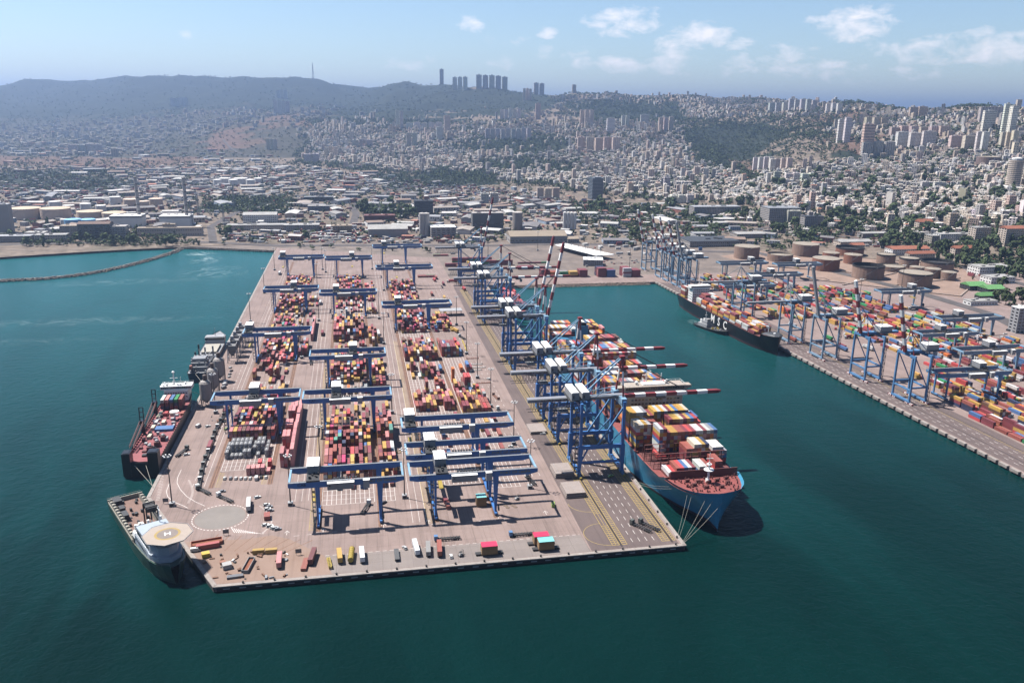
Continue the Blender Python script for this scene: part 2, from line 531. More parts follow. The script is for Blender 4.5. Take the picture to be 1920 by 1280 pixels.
# ------------------------------------------------------------------ port ground
def mat_deck(name, a, b, streak=0.5, jx=0, jy=0):
    a, b = [tuple(v * ALB for v in q) for q in (a, b)]
    m = bpy.data.materials.new(name)
    m.use_nodes = True
    g = NT(m.node_tree)
    pos = g.add('ShaderNodeNewGeometry').outputs['Position']
    n1 = g.add('ShaderNodeTexNoise', {'Vector': pos, 'Scale': 0.035, 'Detail': 7.0, 'Roughness': 0.65})
    mp = g.add('ShaderNodeMapping', {0: pos, 3: (0.45, 0.018, 1)})
    n2 = g.add('ShaderNodeTexNoise', {'Vector': mp.outputs[0], 'Scale': 1.0, 'Detail': 5.0, 'Roughness': 0.6})
    n3 = g.add('ShaderNodeTexNoise', {'Vector': pos, 'Scale': 0.7, 'Detail': 5.0, 'Roughness': 0.7})
    c = g.mix(g.ramp(n1.outputs[0], [(0.3, 0.0), (0.7, 1.0)]), a, b)
    c = g.mix(g.ramp(n2.outputs[0], [(0.5, 0.0), (0.78, streak)]), c, tuple(x * .5 for x in a))
    c = g.mix(g.ramp(n3.outputs[0], [(0.58, 0.0), (0.8, 0.35)]), c, tuple(x * .45 for x in a))
    if jx:
        br = g.add('ShaderNodeTexBrick', {'Vector': pos, 'Color1': (1, 1, 1, 1), 'Color2': (.93, .93, .93, 1), 'Mortar': (.66, .64, .62, 1), 'Scale': 1.0,
                                          'Mortar Size': 0.09, 'Brick Width': jx, 'Row Height': jy}, offset=0.0)
        c = g.mix(1.0, c, br.outputs[0], 'MULTIPLY')
    p = g.add('ShaderNodeBsdfPrincipled', {'Base Color': c, 'Roughness': 0.9, 'Specular IOR Level': 0.2})
    g.add('ShaderNodeOutputMaterial', {0: p.outputs[0]})
    MATS[name] = m
    return m
DECK = mat_deck('yard_concrete', (0.36, 0.268, 0.24), (0.50, 0.375, 0.336), 0.65, 6.0, 12.0)
APRON = mat_deck('apron_asphalt', (0.19, 0.145, 0.138), (0.25, 0.19, 0.178), 0.6)
STRIP = mat_deck('strip_concrete', (0.34, 0.285, 0.265), (0.42, 0.36, 0.33), 0.2, 8.0, 8.0)
DIRT = mat_deck('sandy_hardstanding', (0.40, 0.27, 0.21), (0.47, 0.335, 0.27), 0.35)
PLAIN = mat_deck('port_hinterland', (0.20, 0.165, 0.145), (0.40, 0.32, 0.27), 0.4)
ROADM = mat_deck('road_asphalt', (0.13, 0.115, 0.115), (0.19, 0.17, 0.165), 0.3)
CONC = mat('quay_concrete', (.46, .40, .36), .85, var=.25, scale=.12, dirt=.4, coord='world')
DARKC = mat('quay_wall_dark', (.045, .042, .04), .9, var=.3, scale=.3, coord='world')  # dark tone on the quay wall faces
FLINE = (438.0, 434.0, -0.034)               # the right-hand quay: x = a + (y - b) * c
def FX(y):
    return FLINE[0] + (y - FLINE[1]) * FLINE[2]
def build_ground():
    PIER = [(-75.8, 381.8), (174, 381.8), (174, 1078), (FX(1078), 1078), (FX(-60), -60), (2600, -60), (2600, 1700), (-131, 1700), (-130.5, 489)]
    mb = MB()
    mb.prism(PIER, -6, 0, 0)
    mb.build('pier', [DECK], kind='structure')
    # mainland: gently rough shoreline left of the pier
    shore = [G(x, y, 0) for x, y in ((-700, 474), (0, 468), (60, 470), (200, 467), (330, 461), (420, 465), (516, 469))]
    mb = MB()
    mb.prism([(-131.5, shore[-1][1])] + shore[::-1][1:] + [(-3500, 1750), (-131.5, 1750)], -6, -0.15, 0)
    mb.build('shore_ground', [PLAIN], kind='structure')
    mb = MB()
    mb.sheet([(-3500, 1749), (-131.5, 1749), (-131.5, 1430), (130, 1300), (130, 1130), (2600, 1130), (2600, 1900), (-3500, 1900)], 0.004)
    mb.build('hinterland_ground', [PLAIN], kind='structure')
    mb = MB()
    mb.sheet([(121, 384), (171.5, 384), (171.5, 1075), (128, 1075)], 0.004)
    q = [(FX(y) + d, y) for y, d in ((-40, 2.5), (1070, 2.5), (1070, 40), (-40, 40))]
    mb.sheet(q, 0.004)
    mb.build('apron', [APRON], kind='structure')
    mb = MB()
    mb.sheet([(-18, 384), (120.5, 384), (119.6, 402.5), (-22, 402.5)], 0.004)
    mb.build('quay_strip', [STRIP], kind='structure')
    mb = MB()
    mb.sheet([(-74.5, 384), (-18.3, 384), (-22.3, 402.5), (-42, 424), (-52, 430), (-66, 428), (-98, 430)], 0.004)
    mb.build('sandy_corner', [DIRT], kind='structure')
build_ground()
# the air over the bay: one closed box of thin haze round everything
def build_haze():
    m = bpy.data.materials.new('air_haze')
    m.use_nodes = True
    g = NT(m.node_tree)
    v = g.add('ShaderNodeVolumePrincipled', {'Color': (0.50, 0.67, 1.0, 1), 'Density': HAZE_D, 'Anisotropy': 0.7})
    g.add('ShaderNodeOutputMaterial', {1: v.outputs[0]})
    mb = MB()
    mb.box(-30000, 30000, -8000, 30000, -7.5, 660)
    mb.build('haze', m, kind='stuff')
HAZE_D = 9.2e-5
build_haze()
# ------------------------------------------------------------------ shared paints
M_BLUE = mat('crane_blue_paint', (.055, .20, .52), .45, var=.12, scale=.15, dirt=.25, alb=.66)
M_LBLUE = mat('light_blue_paint', (.36, .62, .85), .45, var=.1, scale=.15, dirt=.2)
M_GBLUE = mat('grey_blue_paint', (.30, .48, .66), .5, var=.12, scale=.15, dirt=.25)
M_MBLUE = mat('mid_blue_paint', (.14, .36, .68), .5, var=.12, scale=.15, dirt=.2)
M_WHITE = mat('white_paint', (.78, .77, .74), .5, var=.05, scale=.2, dirt=.08, alb=.85)
M_GREY = mat('grey_paint', (.40, .41, .43), .55, var=.1, scale=.2, dirt=.15)
M_LGREY = mat('pale_grey_paint', (.56, .56, .57), .55, var=.08, scale=.2, dirt=.12)
M_RED = mat('signal_red_paint', (.36, .035, .04), .5, var=.12, scale=.2, dirt=.15)
M_DARK = mat('dark_steel', (.035, .035, .038), .6, var=.2, scale=.4)
M_BLACK = mat('black_rubber', (.014, .014, .015), .8, var=.2, scale=.4)
M_RUST = mat('rusty_rail_bed', (.30, .155, .095), .9, var=.3, scale=.2, coord='world')
M_RAIL = mat('worn_rail_steel', (.10, .075, .065), .5, .3, var=.2, coord='world')
M_YEL = mat('yellow_paint', (.58, .42, .06), .6, var=.15, scale=.3, dirt=.25)
M_LINE = mat('white_line_paint', (.72, .66, .62), .8, var=.2, scale=.3, dirt=.25, coord='world', alb=.62)
M_YLINE = mat('yellow_line_paint', (.52, .37, .09), .8, var=.25, scale=.3, dirt=.45, coord='world', alb=.55)
M_GLASS = mat('dark_window_glass', (.02, .026, .034), .12, var=.1, spec=.8)
M_GOLD = mat('gold_lettering', (.42, .33, .10), .6)
M_OBJ = mat('painted_steel', (.5, .5, .5), .5, var=.1, scale=.25, objcol=True, dirt=.22, alb=.66)
M_OBJ2 = mat('painted_wall', (.5, .5, .5), .85, var=.1, scale=.12, objcol=True, dirt=.12, alb=.92)
M_ATT = mat('painted_steel_stack', (.5, .5, .5), .55, var=.12, scale=.25, attr='tint', dirt=.22, coord='world', alb=.66)
# ------------------------------------------------------------------ containers
PAL = {'maroon': (.25, .055, .065), 'rust red': (.33, .095, .07), 'bright red': (.52, .07, .07), 'salmon pink': (.58, .24, .23), 'mustard yellow': (.55, .33, .08),
       'pale grey': (.62, .61, .59), 'grey': (.33, .33, .35), 'blue': (.08, .17, .36), 'navy': (.035, .045, .10), 'teal green': (.13, .33, .25),
       'magenta': (.58, .06, .17), 'orange': (.70, .19, .04), 'brown': (.16, .075, .05), 'green': (.04, .28, .09), 'cream': (.66, .58, .44), 'black': (.03, .03, .035)}
YARD = [('maroon', 30), ('rust red', 22), ('salmon pink', 7), ('mustard yellow', 20), ('bright red', 7), ('pale grey', 7), ('grey', 3), ('blue', 4), ('navy', 2),
        ('teal green', 1.5), ('magenta', 1.5), ('orange', 2), ('brown', 8)]
SHIPC = [('maroon', 14), ('rust red', 14), ('salmon pink', 5), ('mustard yellow', 24), ('bright red', 10), ('pale grey', 22), ('grey', 6), ('blue', 7), ('navy', 3), ('brown', 4), ('orange', 3)]
RIGHTC = [('maroon', 20), ('rust red', 14), ('mustard yellow', 22), ('bright red', 8), ('pale grey', 12), ('blue', 10), ('navy', 5), ('green', 6), ('grey', 5), ('orange', 2), ('brown', 6)]
def pick(pal, r=rnd):
    t = r.random() * sum(w for _, w in pal)
    for n, w in pal:
        t -= w
        if t <= 0:
            return n
    return pal[-1][0]
CONT = []          # x, y, z, length, angle, colour name, place phrase, row, stack, top?, front?
def bay(x0, pitch, ncol, y, L, heights, pal, place, row, ang=0.0, z0=0.0, colors=None, front=None, h=2.6):
    """one bay: a row of stacks side by side; heights = tiers per stack"""
    for c in range(ncol):
        n = heights[c]
        for t in range(n):
            top = t == n - 1
            side = (c == 0 or heights[c - 1] <= t) or (c == ncol - 1 or heights[c + 1] <= t)
            fr = front is None or front[c] <= t
            if not (top or side or fr):
                continue
            col = (colors[c] if colors and top and colors[c] else None) or pick(pal)
            CONT.append((x0 + c * pitch, y, z0 + t * h, L, ang, col, place, row, c, top, fr, t, n))
def hts(n, mean, fill, mx=5, r=rnd, rough=1.2):
    out = []
    base = mean
    for i in range(n):
        if r.random() > fill:
            out.append(0)
        else:
            out.append(max(1, min(mx, round(base + r.uniform(-rough, rough)))))
    return out
def field(x0, pitch, ncol, y0, bays, pal, place, L=12.19, gap=.7, row0=0, **kw):
    prev = None
    y = y0
    for i, b in enumerate(bays):
        if b is None:
            y += L + gap
            prev = None
            continue
        heights = b if isinstance(b, list) else hts(ncol, *b)
        split = rnd.random() < .35
        if split:
            for k in (0, 1):
                bay(x0, pitch, ncol, y + 3.03 + k * 6.15, 6.06, heights if k else [max(0, q - rnd.choice((0, 0, 1))) for q in heights], pal, place, row0 + i, front=prev if k == 0 else None, **kw)
        else:
            bay(x0, pitch, ncol, y + L / 2, L, heights, pal, place, row0 + i, front=prev, **kw)
        prev = heights
        y += L + gap
def build_yard_lists():
    P = 2.86
    # block on the left
    tk = 'tank rack'
    field(-91.4, P, 11, 566, [[4, 4, 4, 4, 4, 4, 4, 4, 0, 4, 4], [3, 0, 3, 3, 3, 3, 0, 3, 3, 4, 3], (3.4, .95), (3.2, .9), (3.6, .9, 5), (2, .55), (1.2, .3), (3, .9, 4)], YARD, 'left yard block')
    field(-91.4, P, 11, 673, [(1.5, .25), (2.6, .3), (1, .15), (3.2, .25), (1.4, .25), (2, .3), (2, .5), (1.6, .8)], YARD, 'left yard block', row0=9)
    field(-91.4, P, 11, 780, [(2.4, .95), (2, .9), (2.6, .95), (2.2, .9), (2.4, .95), (1.6, .7)], YARD, 'left yard block', row0=18)
    field(-91.4, P, 11, 872, [(1.2, .8), (1, .5), (1.5, .8), (2, .5), (1, .3), (1.4, .4)], YARD, 'left yard block', row0=25)
    field(-91.4, P, 11, 960, [(2, .95), None, (3, .95), (2.4, .95), (2.8, .95), (1.5, .4)], YARD, 'left yard block', row0=32)
    field(-91.4, P, 11, 1066, [(2, .9), (1.6, .8), (2.2, .9), (2.6, .98), None, (1.4, .9), (1, .6), (1, .8)], YARD, 'left yard block', row0=40)
    field(-56.5, P, 3, 780, [(2, .9), (2.4, .9), (2, .8), (1.5, .7)], YARD, 'side lane of left block', row0=0)
    field(-56.5, P, 4, 870, [(1, .8), (2.2, .9), None, None, None, (1, .5), (2, .5), None, None, (1.4, .8), None, (1.5, .7)], YARD, 'side lane of left block', row0=6)
    # pink and red wall of containers beside the truck lane
    for i, (y, n) in enumerate(((521.5, 4), (545, 5), (573, 4), (602, 4), (626, 2))):
        bay(-53.3, 2.7, 2, y + 6.1, 12.19, [n, n - (i == 0)], [('salmon pink', 3), ('bright red', 3)], 'pink wall beside truck lane', i, front=[0, 0], colors=['salmon pink', 'salmon pink'])
    prev = None
    for i in range(9):
        n = [5, 5, 5, 5, 4, 4, 4, 3, 3][i]
        bay(-46.6, 2.7, 1, 521.5 + 6.1 + i * 12.5, 12.19, [n], [('salmon pink', 1)], 'long pink wall beside truck lane', i, front=prev, colors=['salmon pink'])
        prev = [n]
    for i in range(6):
        bay(-47.2, 2.7, 1, 832 + 6.1 + i * 12.5, 12.19, [3], [('salmon pink', 1)], 'far pink wall beside truck lane', i, front=None, colors=['salmon pink'])
    bay(-73.9, 3.0, 4, 515, 6.06, [2, 2, 2, 2], [('salmon pink', 1)], 'group behind parked cars', 0)
    bay(-61.6, 3.0, 1, 515, 6.06, [1], [('salmon pink', 1)], 'group behind parked cars', 1)
    bay(-67.5, 6.2, 2, 524, 6.06, [2, 2], [('bright red', 1)], 'group behind parked cars', 2)
    # block in the middle
    field(-24.3, P, 11, 468 + 13.0, [(1, .35, 2), (2.2, .85, 3), [3, 3, 2, 3, 3, 2, 3, 0, 3, 2, 3], [3, 3, 4, 3, 3, 1, 3, 3, 4, 3, 3], (2, .9, 4), [4, 4, 3, 4, 3, 4, 4, 4, 4, 3, 4], [4, 4, 4, 4, 4, 4, 5, 5, 5, 5, 4],
          [4, 3, 4, 4, 3, 3, 4, 5, 4, 5, 5], [2, 3, 2, 3, 2, 0, 0, 0, 0, 0, 0], [0, 0, 1, 0, 2, 0, 1, 0, 0, 1, 0], (1.4, .5), (1.2, .4)], YARD, 'middle yard block')
    field(-24.3, P, 11, 662, [(1, .5, 2), None, (1.6, .9), (3, .95), (3.4, .95), (3, .95), (3.4, .9), (2.6, .9), (3, .8)], YARD, 'middle yard block', row0=14)
    field(-24.3, P, 11, 800, [(1.2, .7), (1, .2), (3.6, .5), (4, .6), (4, .7), (3.6, .8), (4, .8), (3, .9), (2.2, .6)], YARD, 'middle yard block', row0=25)
    field(-24.3, P, 11, 945, [(1.4, .4), (1.2, .3), (1.3, .6), (2, .5)], YARD, 'middle yard block', row0=36)
    field(-24.3, P, 11, 1012, [(2.4, .9), (3, .85), (3.4, .8), (3, .9), (3.2, .9), (3.2, .8), (2.8, .9), (3, .9), (2.2, .8), None, (1, .8), (1.2, .9)], YARD, 'middle yard block', row0=42)
    field(11.6, P, 4, 481, [(1.4, .6, 2), (2, .9), (3, .95), (3, .95), (2.6, .95), (3.4, .95), (4, .95), (4, .9), (2.4, .9), (2, .8), (1.4, .5), (1, .5)], YARD, 'right edge of middle block')
    field(11.6, P, 4, 672, [(2.2, .9), (2.4, .9), (3, .95), (3, .9), (2.4, .9), (2, .8), None, None, (1.4, .4), None, (3, .6), (3, .8), (3.4, .8), (2.6, .8), (1.4, .5)], YARD, 'right edge of middle block', row0=14)
    field(11.6, P, 4, 940, [(2, .4), (1.6, .5), (1, .3), None, None, (2, .8), (2.4, .9), (2.4, .9), (2, .9), (2.4, .8), (2, .8), (1.4, .8), (1.5, .6)], YARD, 'right edge of middle block', row0=32)
    # block on the right
    field(43.6, P, 11, 512, [(1, .4, 2), None, (1.2, .35, 2), (1, .45, 2), (1, .3), None, (1, .2), None], YARD, 'right yard block')
    field(43.6, P, 11, 612, [(2.6, .95, 3), (2.6, .95, 4), (1.6, .8)], YARD, 'right yard block', row0=8)
    field(43.6, P, 11, 655, [[0, 0, 0, 0, 4, 0, 0, 4, 4, 3, 0], None, None, [0, 1, 0, 1, 4, 4, 0, 2, 0, 1, 0], [0, 5, 0, 0, 5, 4, 1, 3, 3, 0, 2], (1, .3)], YARD, 'right yard block', row0=12)
    field(43.6, P, 11, 748, [[4, 3, 4, 4, 3, 4, 4, 4, 4, 3, 4], (3, .95), (2.4, .9), (2.4, .9), (2, .7)], YARD, 'right yard block', row0=20)
    field(43.6, P, 11, 850, [[0, 3, 0, 2, 3, 2, 0, 0, 3, 2, 0], (3.2, .9), (3, .9), (2.6, .95), (3, .95), (3.2, .95), (3, .9), (2.6, .9)], YARD, 'right yard block', row0=27)
    field(43.6, P, 11, 962, [(3, .9), (3.2, .9), (3.2, .9), (3, .9), (2.4, .9), (3, .95), None, (3.2, .95), (3, .9), (3.4, .9), (2.4, .8)], YARD, 'right yard block', row0=36)
    field(79.6, P, 8, 512, [(1, .5, 2), (1.4, .6, 2), None, (1, .6, 2), (1.2, .6), (1, .3)], YARD, 'right edge of right block')
    field(79.6, P, 8, 600, [(2.4, .95, 3), (2.8, .95, 4), (2.4, .95), (1.4, .8)], YARD, 'right edge of right block', row0=7)
    field(79.6, P, 8, 655, [[3, 2, 2, 5, 5, 0, 1, 0], [0, 0, 0, 2, 0, 0, 0, 0], None, None, [0, 0, 0, 0, 2, 0, 3, 2]], YARD, 'right edge of right block', row0=12)
    bay(80.2, 2.86, 1, 682, 6.06, [5], [('orange', 1)], 'orange tower in right block', 0, colors=['orange'])
    field(79.6, P, 7, 758, [[4, 4, 4, 4, 4, 3, 2], (2.4, .9), (2, .9), (1, .6)], YARD, 'right edge of right block', row0=20)
    field(79.6, P, 8, 850, [(1.2, .5), (2.4, .8), (1.6, .8), (2.4, .9), (2, .7), (1.2, .5)], YARD, 'right edge of right block', row0=28)
build_yard_lists()
def build_right_terminal_lists():
    u = math.atan(FLINE[2])                                    # stacks run along the right-hand quay
    ang = -u
    for off, y0, n, spec, place in ((44, 395, 11, (1.8, .8, 3), 'front stack of right terminal'), (52.5, 400, 13, (2.2, .8, 4), 'second stack of right terminal'),
                                    (66, 400, 15, (2.2, .75, 4), 'middle stack of right terminal'), (88, 430, 15, (1.3, .45, 3), 'back stack of right terminal')):
        for i in range(n):
            y = y0 + i * 13.4
            if rnd.random() < .1:
                continue
            k = 3 if off < 60 else 5
            hs = hts(k, *spec)
            bay(FX(y) + off, 2.75, k, y, 12.19, hs, RIGHTC, place, i, ang=ang)
    # the yards under and between the pale gantries: blocks of rows parallel to the quay
    rr = random.Random(21)
    for y0, y1, o0, o1, fill, mean, place in ((445, 560, 112, 250, .4, 1.6, 'far right yard'), (566, 700, 108, 200, .5, 1.7, 'yard behind right cranes'), (585, 640, 70, 104, .25, 1.3, 'yard behind right cranes'),
                                              (700, 860, 150, 260, .5, 1.6, 'yard below oil tanks'), (715, 850, 108, 146, .45, 1.6, 'yard behind black bow'), (860, 1010, 54, 125, .5, 1.7, 'yard behind black ship'),
                                              (870, 1010, 140, 240, .42, 1.5, 'yard under far gantries'), (1015, 1110, 60, 180, .4, 1.6, 'yard beside far cranes')):
        j = 0
        y = y0
        while y < y1:
            o = o0
            while o < o1:
                n = rr.choice((2, 3, 4, 6))
                if rr.random() < fill + .15:
                    bay(FX(y) + o, 2.75, n, y, 12.19, hts(n, mean, .85, 3, rr), RIGHTC, place, j, ang=ang)
                o += n * 2.75 + rr.choice((1, 4, 8))
            y += 13.2 + rr.choice((0, 0, 0, 9))
            j += 1
    # stacks on the quay at the head of the basin
    for px, n, k, cols in ((1030, 4, 6, ['maroon'] * 4), (1047, 3, 5, ['orange', 'maroon', 'rust red']), (1065, 3, 4, ['green', 'green', 'grey']), (1083, 3, 4, ['mustard yellow'] * 3), (1101, 4, 5, ['maroon'] * 4),
                           (1136, 5, 7, ['maroon', 'salmon pink', 'rust red', 'maroon', 'navy']), (1153, 4, 6, ['blue', 'navy', 'maroon', 'maroon']), (1183, 5, 7, ['pale grey', 'pale grey', 'maroon', 'maroon', 'maroon']), (1200, 4, 6, ['maroon'] * 4)):
        x, y = G(px, 519)
        for j in range(k):
            bay(x - 6, 12.6, 1, y + j * 2.8, 12.19, [n], [(cols[min(j, len(cols) - 1)], 4), ('maroon', 2)], 'quay at head of basin', j, ang=math.pi / 2)
    for px, py, nx, ny, n in ((885, 492, 8, 2, 3), (935, 497, 7, 2, 3), (990, 505, 3, 3, 2), (800, 520, 2, 3, 1), (830, 480, 3, 2, 1), (850, 500, 2, 2, 2), (1000, 494, 6, 1, 1)):
        x, y = G(px, py)
        for j in range(ny):
            bay(x - nx * 6.3 / 2, 12.6, nx // 2 + 1, y + j * 3, 12.19, [n] * (nx // 2 + 1), [('maroon', 5), ('rust red', 2), ('green', .5)], 'apron behind far cranes', j, ang=math.pi / 2)
build_right_terminal_lists()
def container_mesh(L):
    mb = MB()
    W2, H = 1.219, 2.59
    mb.box(-W2 + .05, W2 - .05, -L / 2 + .06, L / 2 - .06, .05, H - .06)
    for sx in (-1, 1):
        for sy in (-1, 1):
            x, y = sx * (W2 - .07), sy * (L / 2 - .07)
            mb.box(x - .07, x + .07, y - .07, y + .07, 0, H)
        mb.box(sx * W2 - (.12 if sx > 0 else 0), sx * W2 + (.12 if sx < 0 else 0), -L / 2 + .14, L / 2 - .14, H - .14, H - .02)
        mb.box(sx * W2 - (.12 if sx > 0 else 0), sx * W2 + (.12 if sx < 0 else 0), -L / 2 + .14, L / 2 - .14, .02, .2)
    n = 6 if L > 8 else 3
    for i in range(1, n):
        y = -L / 2 + L * i / n
        mb.box(-W2 + .02, W2 - .02, y - .09, y + .09, .2, H - .03)
    for x in (-.55, -.2, .2, .55):
        mb.box(x - .03, x + .03, -L / 2 - .01, -L / 2 + .05, .12, H - .12, 1)
    return mb.mesh('container_shell', [M_OBJ, M_GREY])
# ------------------------------------------------------------------ yard paint and crane tracks
def arcpts(cx, cy, r, a0, a1, n):
    return [(cx + r * math.cos(a0 + (a1 - a0) * i / n), cy + r * math.sin(a0 + (a1 - a0) * i / n)) for i in range(n + 1)]
def stroke(mb, pts, w, z, mi=0, dash=None):
    acc = 0.0
    for (x0, y0), (x1, y1) in zip(pts, pts[1:]):
        l = math.hypot(x1 - x0, y1 - y0)
        if l < 1e-6:
            continue
        ux, uy = (x1 - x0) / l, (y1 - y0) / l
        nx, ny = -uy * w / 2, ux * w / 2
        segs = [(0, l)]
        if dash:
            segs = []
            a, b = dash
            t = -(acc % (a + b))
            while t < l:
                s0, s1 = max(0, t), min(l, t + a)
                if s1 > s0:
                    segs.append((s0, s1))
                t += a + b
        for s0, s1 in segs:
            A, B = (x0 + ux * s0, y0 + uy * s0), (x0 + ux * s1, y0 + uy * s1)
            mb.sheet([(A[0] + nx, A[1] + ny), (A[0] - nx, A[1] - ny), (B[0] - nx, B[1] - ny), (B[0] + nx, B[1] + ny)][::-1], z, mi)
        acc += l
def build_paint():
    mb = MB()
    for x, y0 in ((-95, 497), (-59.2, 497), (-26.7, 430), (8.8, 430), (40.5, 430), (76, 430)):
        mb.sheet([(x - 1.6, y0), (x + 1.6, y0), (x + 1.6, 1292), (x - 1.6, 1292)], 0.004, 0)
        for d in (-.75, .75):
            mb.box(x + d - .11, x + d + .11, y0, 1292, 0.004, .09, 1)
    for x in (139, 168.5):
        mb.sheet([(x - .6, 386), (x + .6, 386), (x + .6, 1072), (x - .6, 1072)], 0.010, 1)
    for d in (15.1, 30.5):
        for y in range(-40, 1060, 20):
            xa, xb = FX(y) + d, FX(y + 20) + d
            mb.sheet([(xa - .4, y), (xa + .4, y), (xb + .4, y + 20), (xb - .4, y + 20)], 0.010, 1)
    mb.build('crane_rail_track', [M_RUST, M_RAIL], kind='structure')
    mb = MB()
    z = 0.010
    # yellow ladder hatching beside crane rails
    for xc, y0, y1 in ((-30.2, 432, 800), (-90.8, 498, 520), (37.0, 430, 820), (-62.8, 498, 540), (12.0, 500, 480)):
        for y in np.arange(y0, y1, 1.7):
            mb.sheet([(xc - 1.5, y), (xc + 1.5, y), (xc + 1.5, y + .3), (xc - 1.5, y + .3)], z, 1)
        stroke(mb, [(xc - 1.7, y0), (xc - 1.7, y1)], .22, z, 1)
    for x0, x1 in ((134.2, 138.2), (139.9, 142.6), (163.2, 167.6), (169.6, 171.0)):
        for y in np.arange(388, 1060, 2.2):
            if x0 < 139 and 412 < y < 424:
                continue
            mb.sheet([(x0, y), (x1, y), (x1, y + .45), (x0, y + .45)], z, 1)
        for x in (x0, x1):
            stroke(mb, [(x, 388), (x, 1060)], .3, z, 1)
        if x1 - x0 > 3:
            stroke(mb, [((x0 + x1) / 2, 388), ((x0 + x1) / 2, 1060)], .25, z, 1)
    # dashed lanes between the quay crane rails
    for x in (146.5, 150.7, 154.9, 159.1):
        stroke(mb, [(x, 390), (x, 1050)], .28, z, 0, (4.2, 4.2))
    # turning curves
    stroke(mb, arcpts(134, 401, 12.5, math.pi / 2, math.pi * 1.5, 20), .28, z, 1)
    stroke(mb, arcpts(134, 440, 12, math.pi, math.pi * 1.5, 12), .28, z, 1)
    # right-hand quay
    for d, mi in ((8, 0), (12, 0), (20, 0), (24, 0)):
        stroke(mb, [(FX(-30) + d, -30), (FX(1040) + d, 1040)], .3, z, mi, (4, 5))
    for y in np.arange(-20, 1000, 2.4):
        x = FX(y) + 27.0
        mb.sheet([(x, y), (x + 2.6, y), (x + 2.6, y + .4), (x, y + .4)], z, 1)
    # stacking grids
    for x0, n, p, ys in ((-92.6, 11, 2.86, (522, 705)), (-25.7, 11, 2.86, (462, 520)), (-25.7, 11, 2.86, (640, 690)), (-25.7, 11, 2.86, (925, 1010)), (42.2, 11, 2.86, (478, 760)), (42.2, 11, 2.86, (800, 860)),
                         (10.4, 3, 2.7, (462, 500)), (78.2, 7, 2.86, (469, 760)), (10.4, 4, 2.86, (925, 1000)), (-92.6, 11, 2.86, (860, 960))):
        for i in range(n + 1):
            stroke(mb, [(x0 + i * p, ys[0]), (x0 + i * p, ys[1])], .3, z, 0)
        for y in np.arange(ys[0], ys[1] + .1, 6.5):
            stroke(mb, [(x0, y), (x0 + n * p, y)], .28, z, 0)
    # lanes
    for x in (-103, -106.5, -99.5):
        stroke(mb, [(x, 500), (x, 1280)], .22, z, 0, (5, 5) if x < -104 else None)
    for x in (-42, -38, -34, 27, 31, 35):
        stroke(mb, [(x, 432 if x > 0 else 470), (x, 1285)], .2, z, 0)
    for x in (104, 109, 114):
        stroke(mb, [(x, 470), (x, 1280)], .22, z, 0, (5, 7))
    # front road
    stroke(mb, [(-40, 427), (-10, 429), (40, 428), (112, 427)], .25, z, 0, (3, 4))
    stroke(mb, [(-22, 402.9), (119, 402.9)], .3, z, 0, (2.2, 1.6))
    for x in (-44, -24, 10, 36, 77, 106):
        for k in (-1, 1):
            stroke(mb, [(x + k * 1.3, 431.5), (x, 434)], .3, z, 0)
        stroke(mb, [(x, 429), (x, 434)], .3, z, 0)
    # roundabout with its broken ring, splitter island and curving lanes
    stroke(mb, arcpts(-83.5, 456.5, 15.6, 0, 6.2832, 60), .7, z, 0, (1.2, 1.0))
    stroke(mb, [G(x, y) for x, y in ((340, 880), (333, 895), (332, 905), (338, 917), (350, 930), (366, 940), (384, 948))], .35, z)
    stroke(mb, [G(x, y) for x, y in ((318, 905), (312, 920), (314, 930), (325, 940), (345, 948), (352, 952))], .35, z)
    for k in range(26):
        x, y = G(289 + k * .6 - .1, 938 - k * 3.0)
        stroke(mb, [(x + 1.0, y), (x + 3.2, y + .6)], .3, z)
    for k in range(14):
        t = k / 13
        a, b = G(440 + 55 * t, 998 + 2 * t), G(440 + 55 * t - 6, 998 + 2 * t - 9 * (1 - t))
        stroke(mb, [a, b], .45, z)
    for k in range(22):
        a = G(352 - k * .1 + 8 * math.sin(k / 7), 900 + k * 2.0)
        stroke(mb, [a, (a[0] + 1.4, a[1] - .2)], .4, z)
    for k in range(30):
        t = k / 29
        a = G(486 + 22 * math.sin(t * 3), 948 + t * 52)
        stroke(mb, [a, (a[0] + .9, a[1])], .5, z)
    for k in range(9):
        a, b = G(410 + k * 22, 1000 + k * 1.5), G(385 + k * 18, 1030 + k * 1)
        stroke(mb, [a, b], .5, z, 2)
    for k in range(14):
        a, b = G(402 + k * 20, 1072 - k * 1.2), G(372 + k * 20, 1050 - k * 2)
        if b[1] < 402:
            stroke(mb, [a, b], .4, z, 2)
    mb.build('pavement_markings', [M_LINE, M_YLINE, M_RUST], kind='structure')
    # the paved disc of the roundabout, its kerb of blocks
    mb = MB()
    mb.sheet(arcpts(-83.5, 456.5, 14.2, 0, 6.2832, 48)[:-1], 0.008)
    mb.build('roundabout', [mat('roundabout_paving', (.33, .29, .26), .9, var=.12, scale=.1, coord='world')], kind='structure')
    # quay coping, fenders
    mb = MB()
    C = [(-131.2, 1400), (-131.2, 489.3), (-76.1, 381.2), (174.6, 381.2), (174.6, 1078)]
    for (x0, y0), (x1, y1) in zip(C, C[1:]):
        l = math.hypot(x1 - x0, y1 - y0)
        ux, uy = (x1 - x0) / l, (y1 - y0) / l
        n = max(1, int(l / 14))
        for i in range(n):
            a, b = l * i / n + .05, l * (i + 1) / n - .05
            mb.bar((x0 + ux * a - uy * .9, y0 + uy * a + ux * .9, -.1), (x0 + ux * b - uy * .9, y0 + uy * b + ux * .9, -.1), 2.2, .7)
    mb.build('quay_coping', [CONC], kind='structure')
    mb = MB()
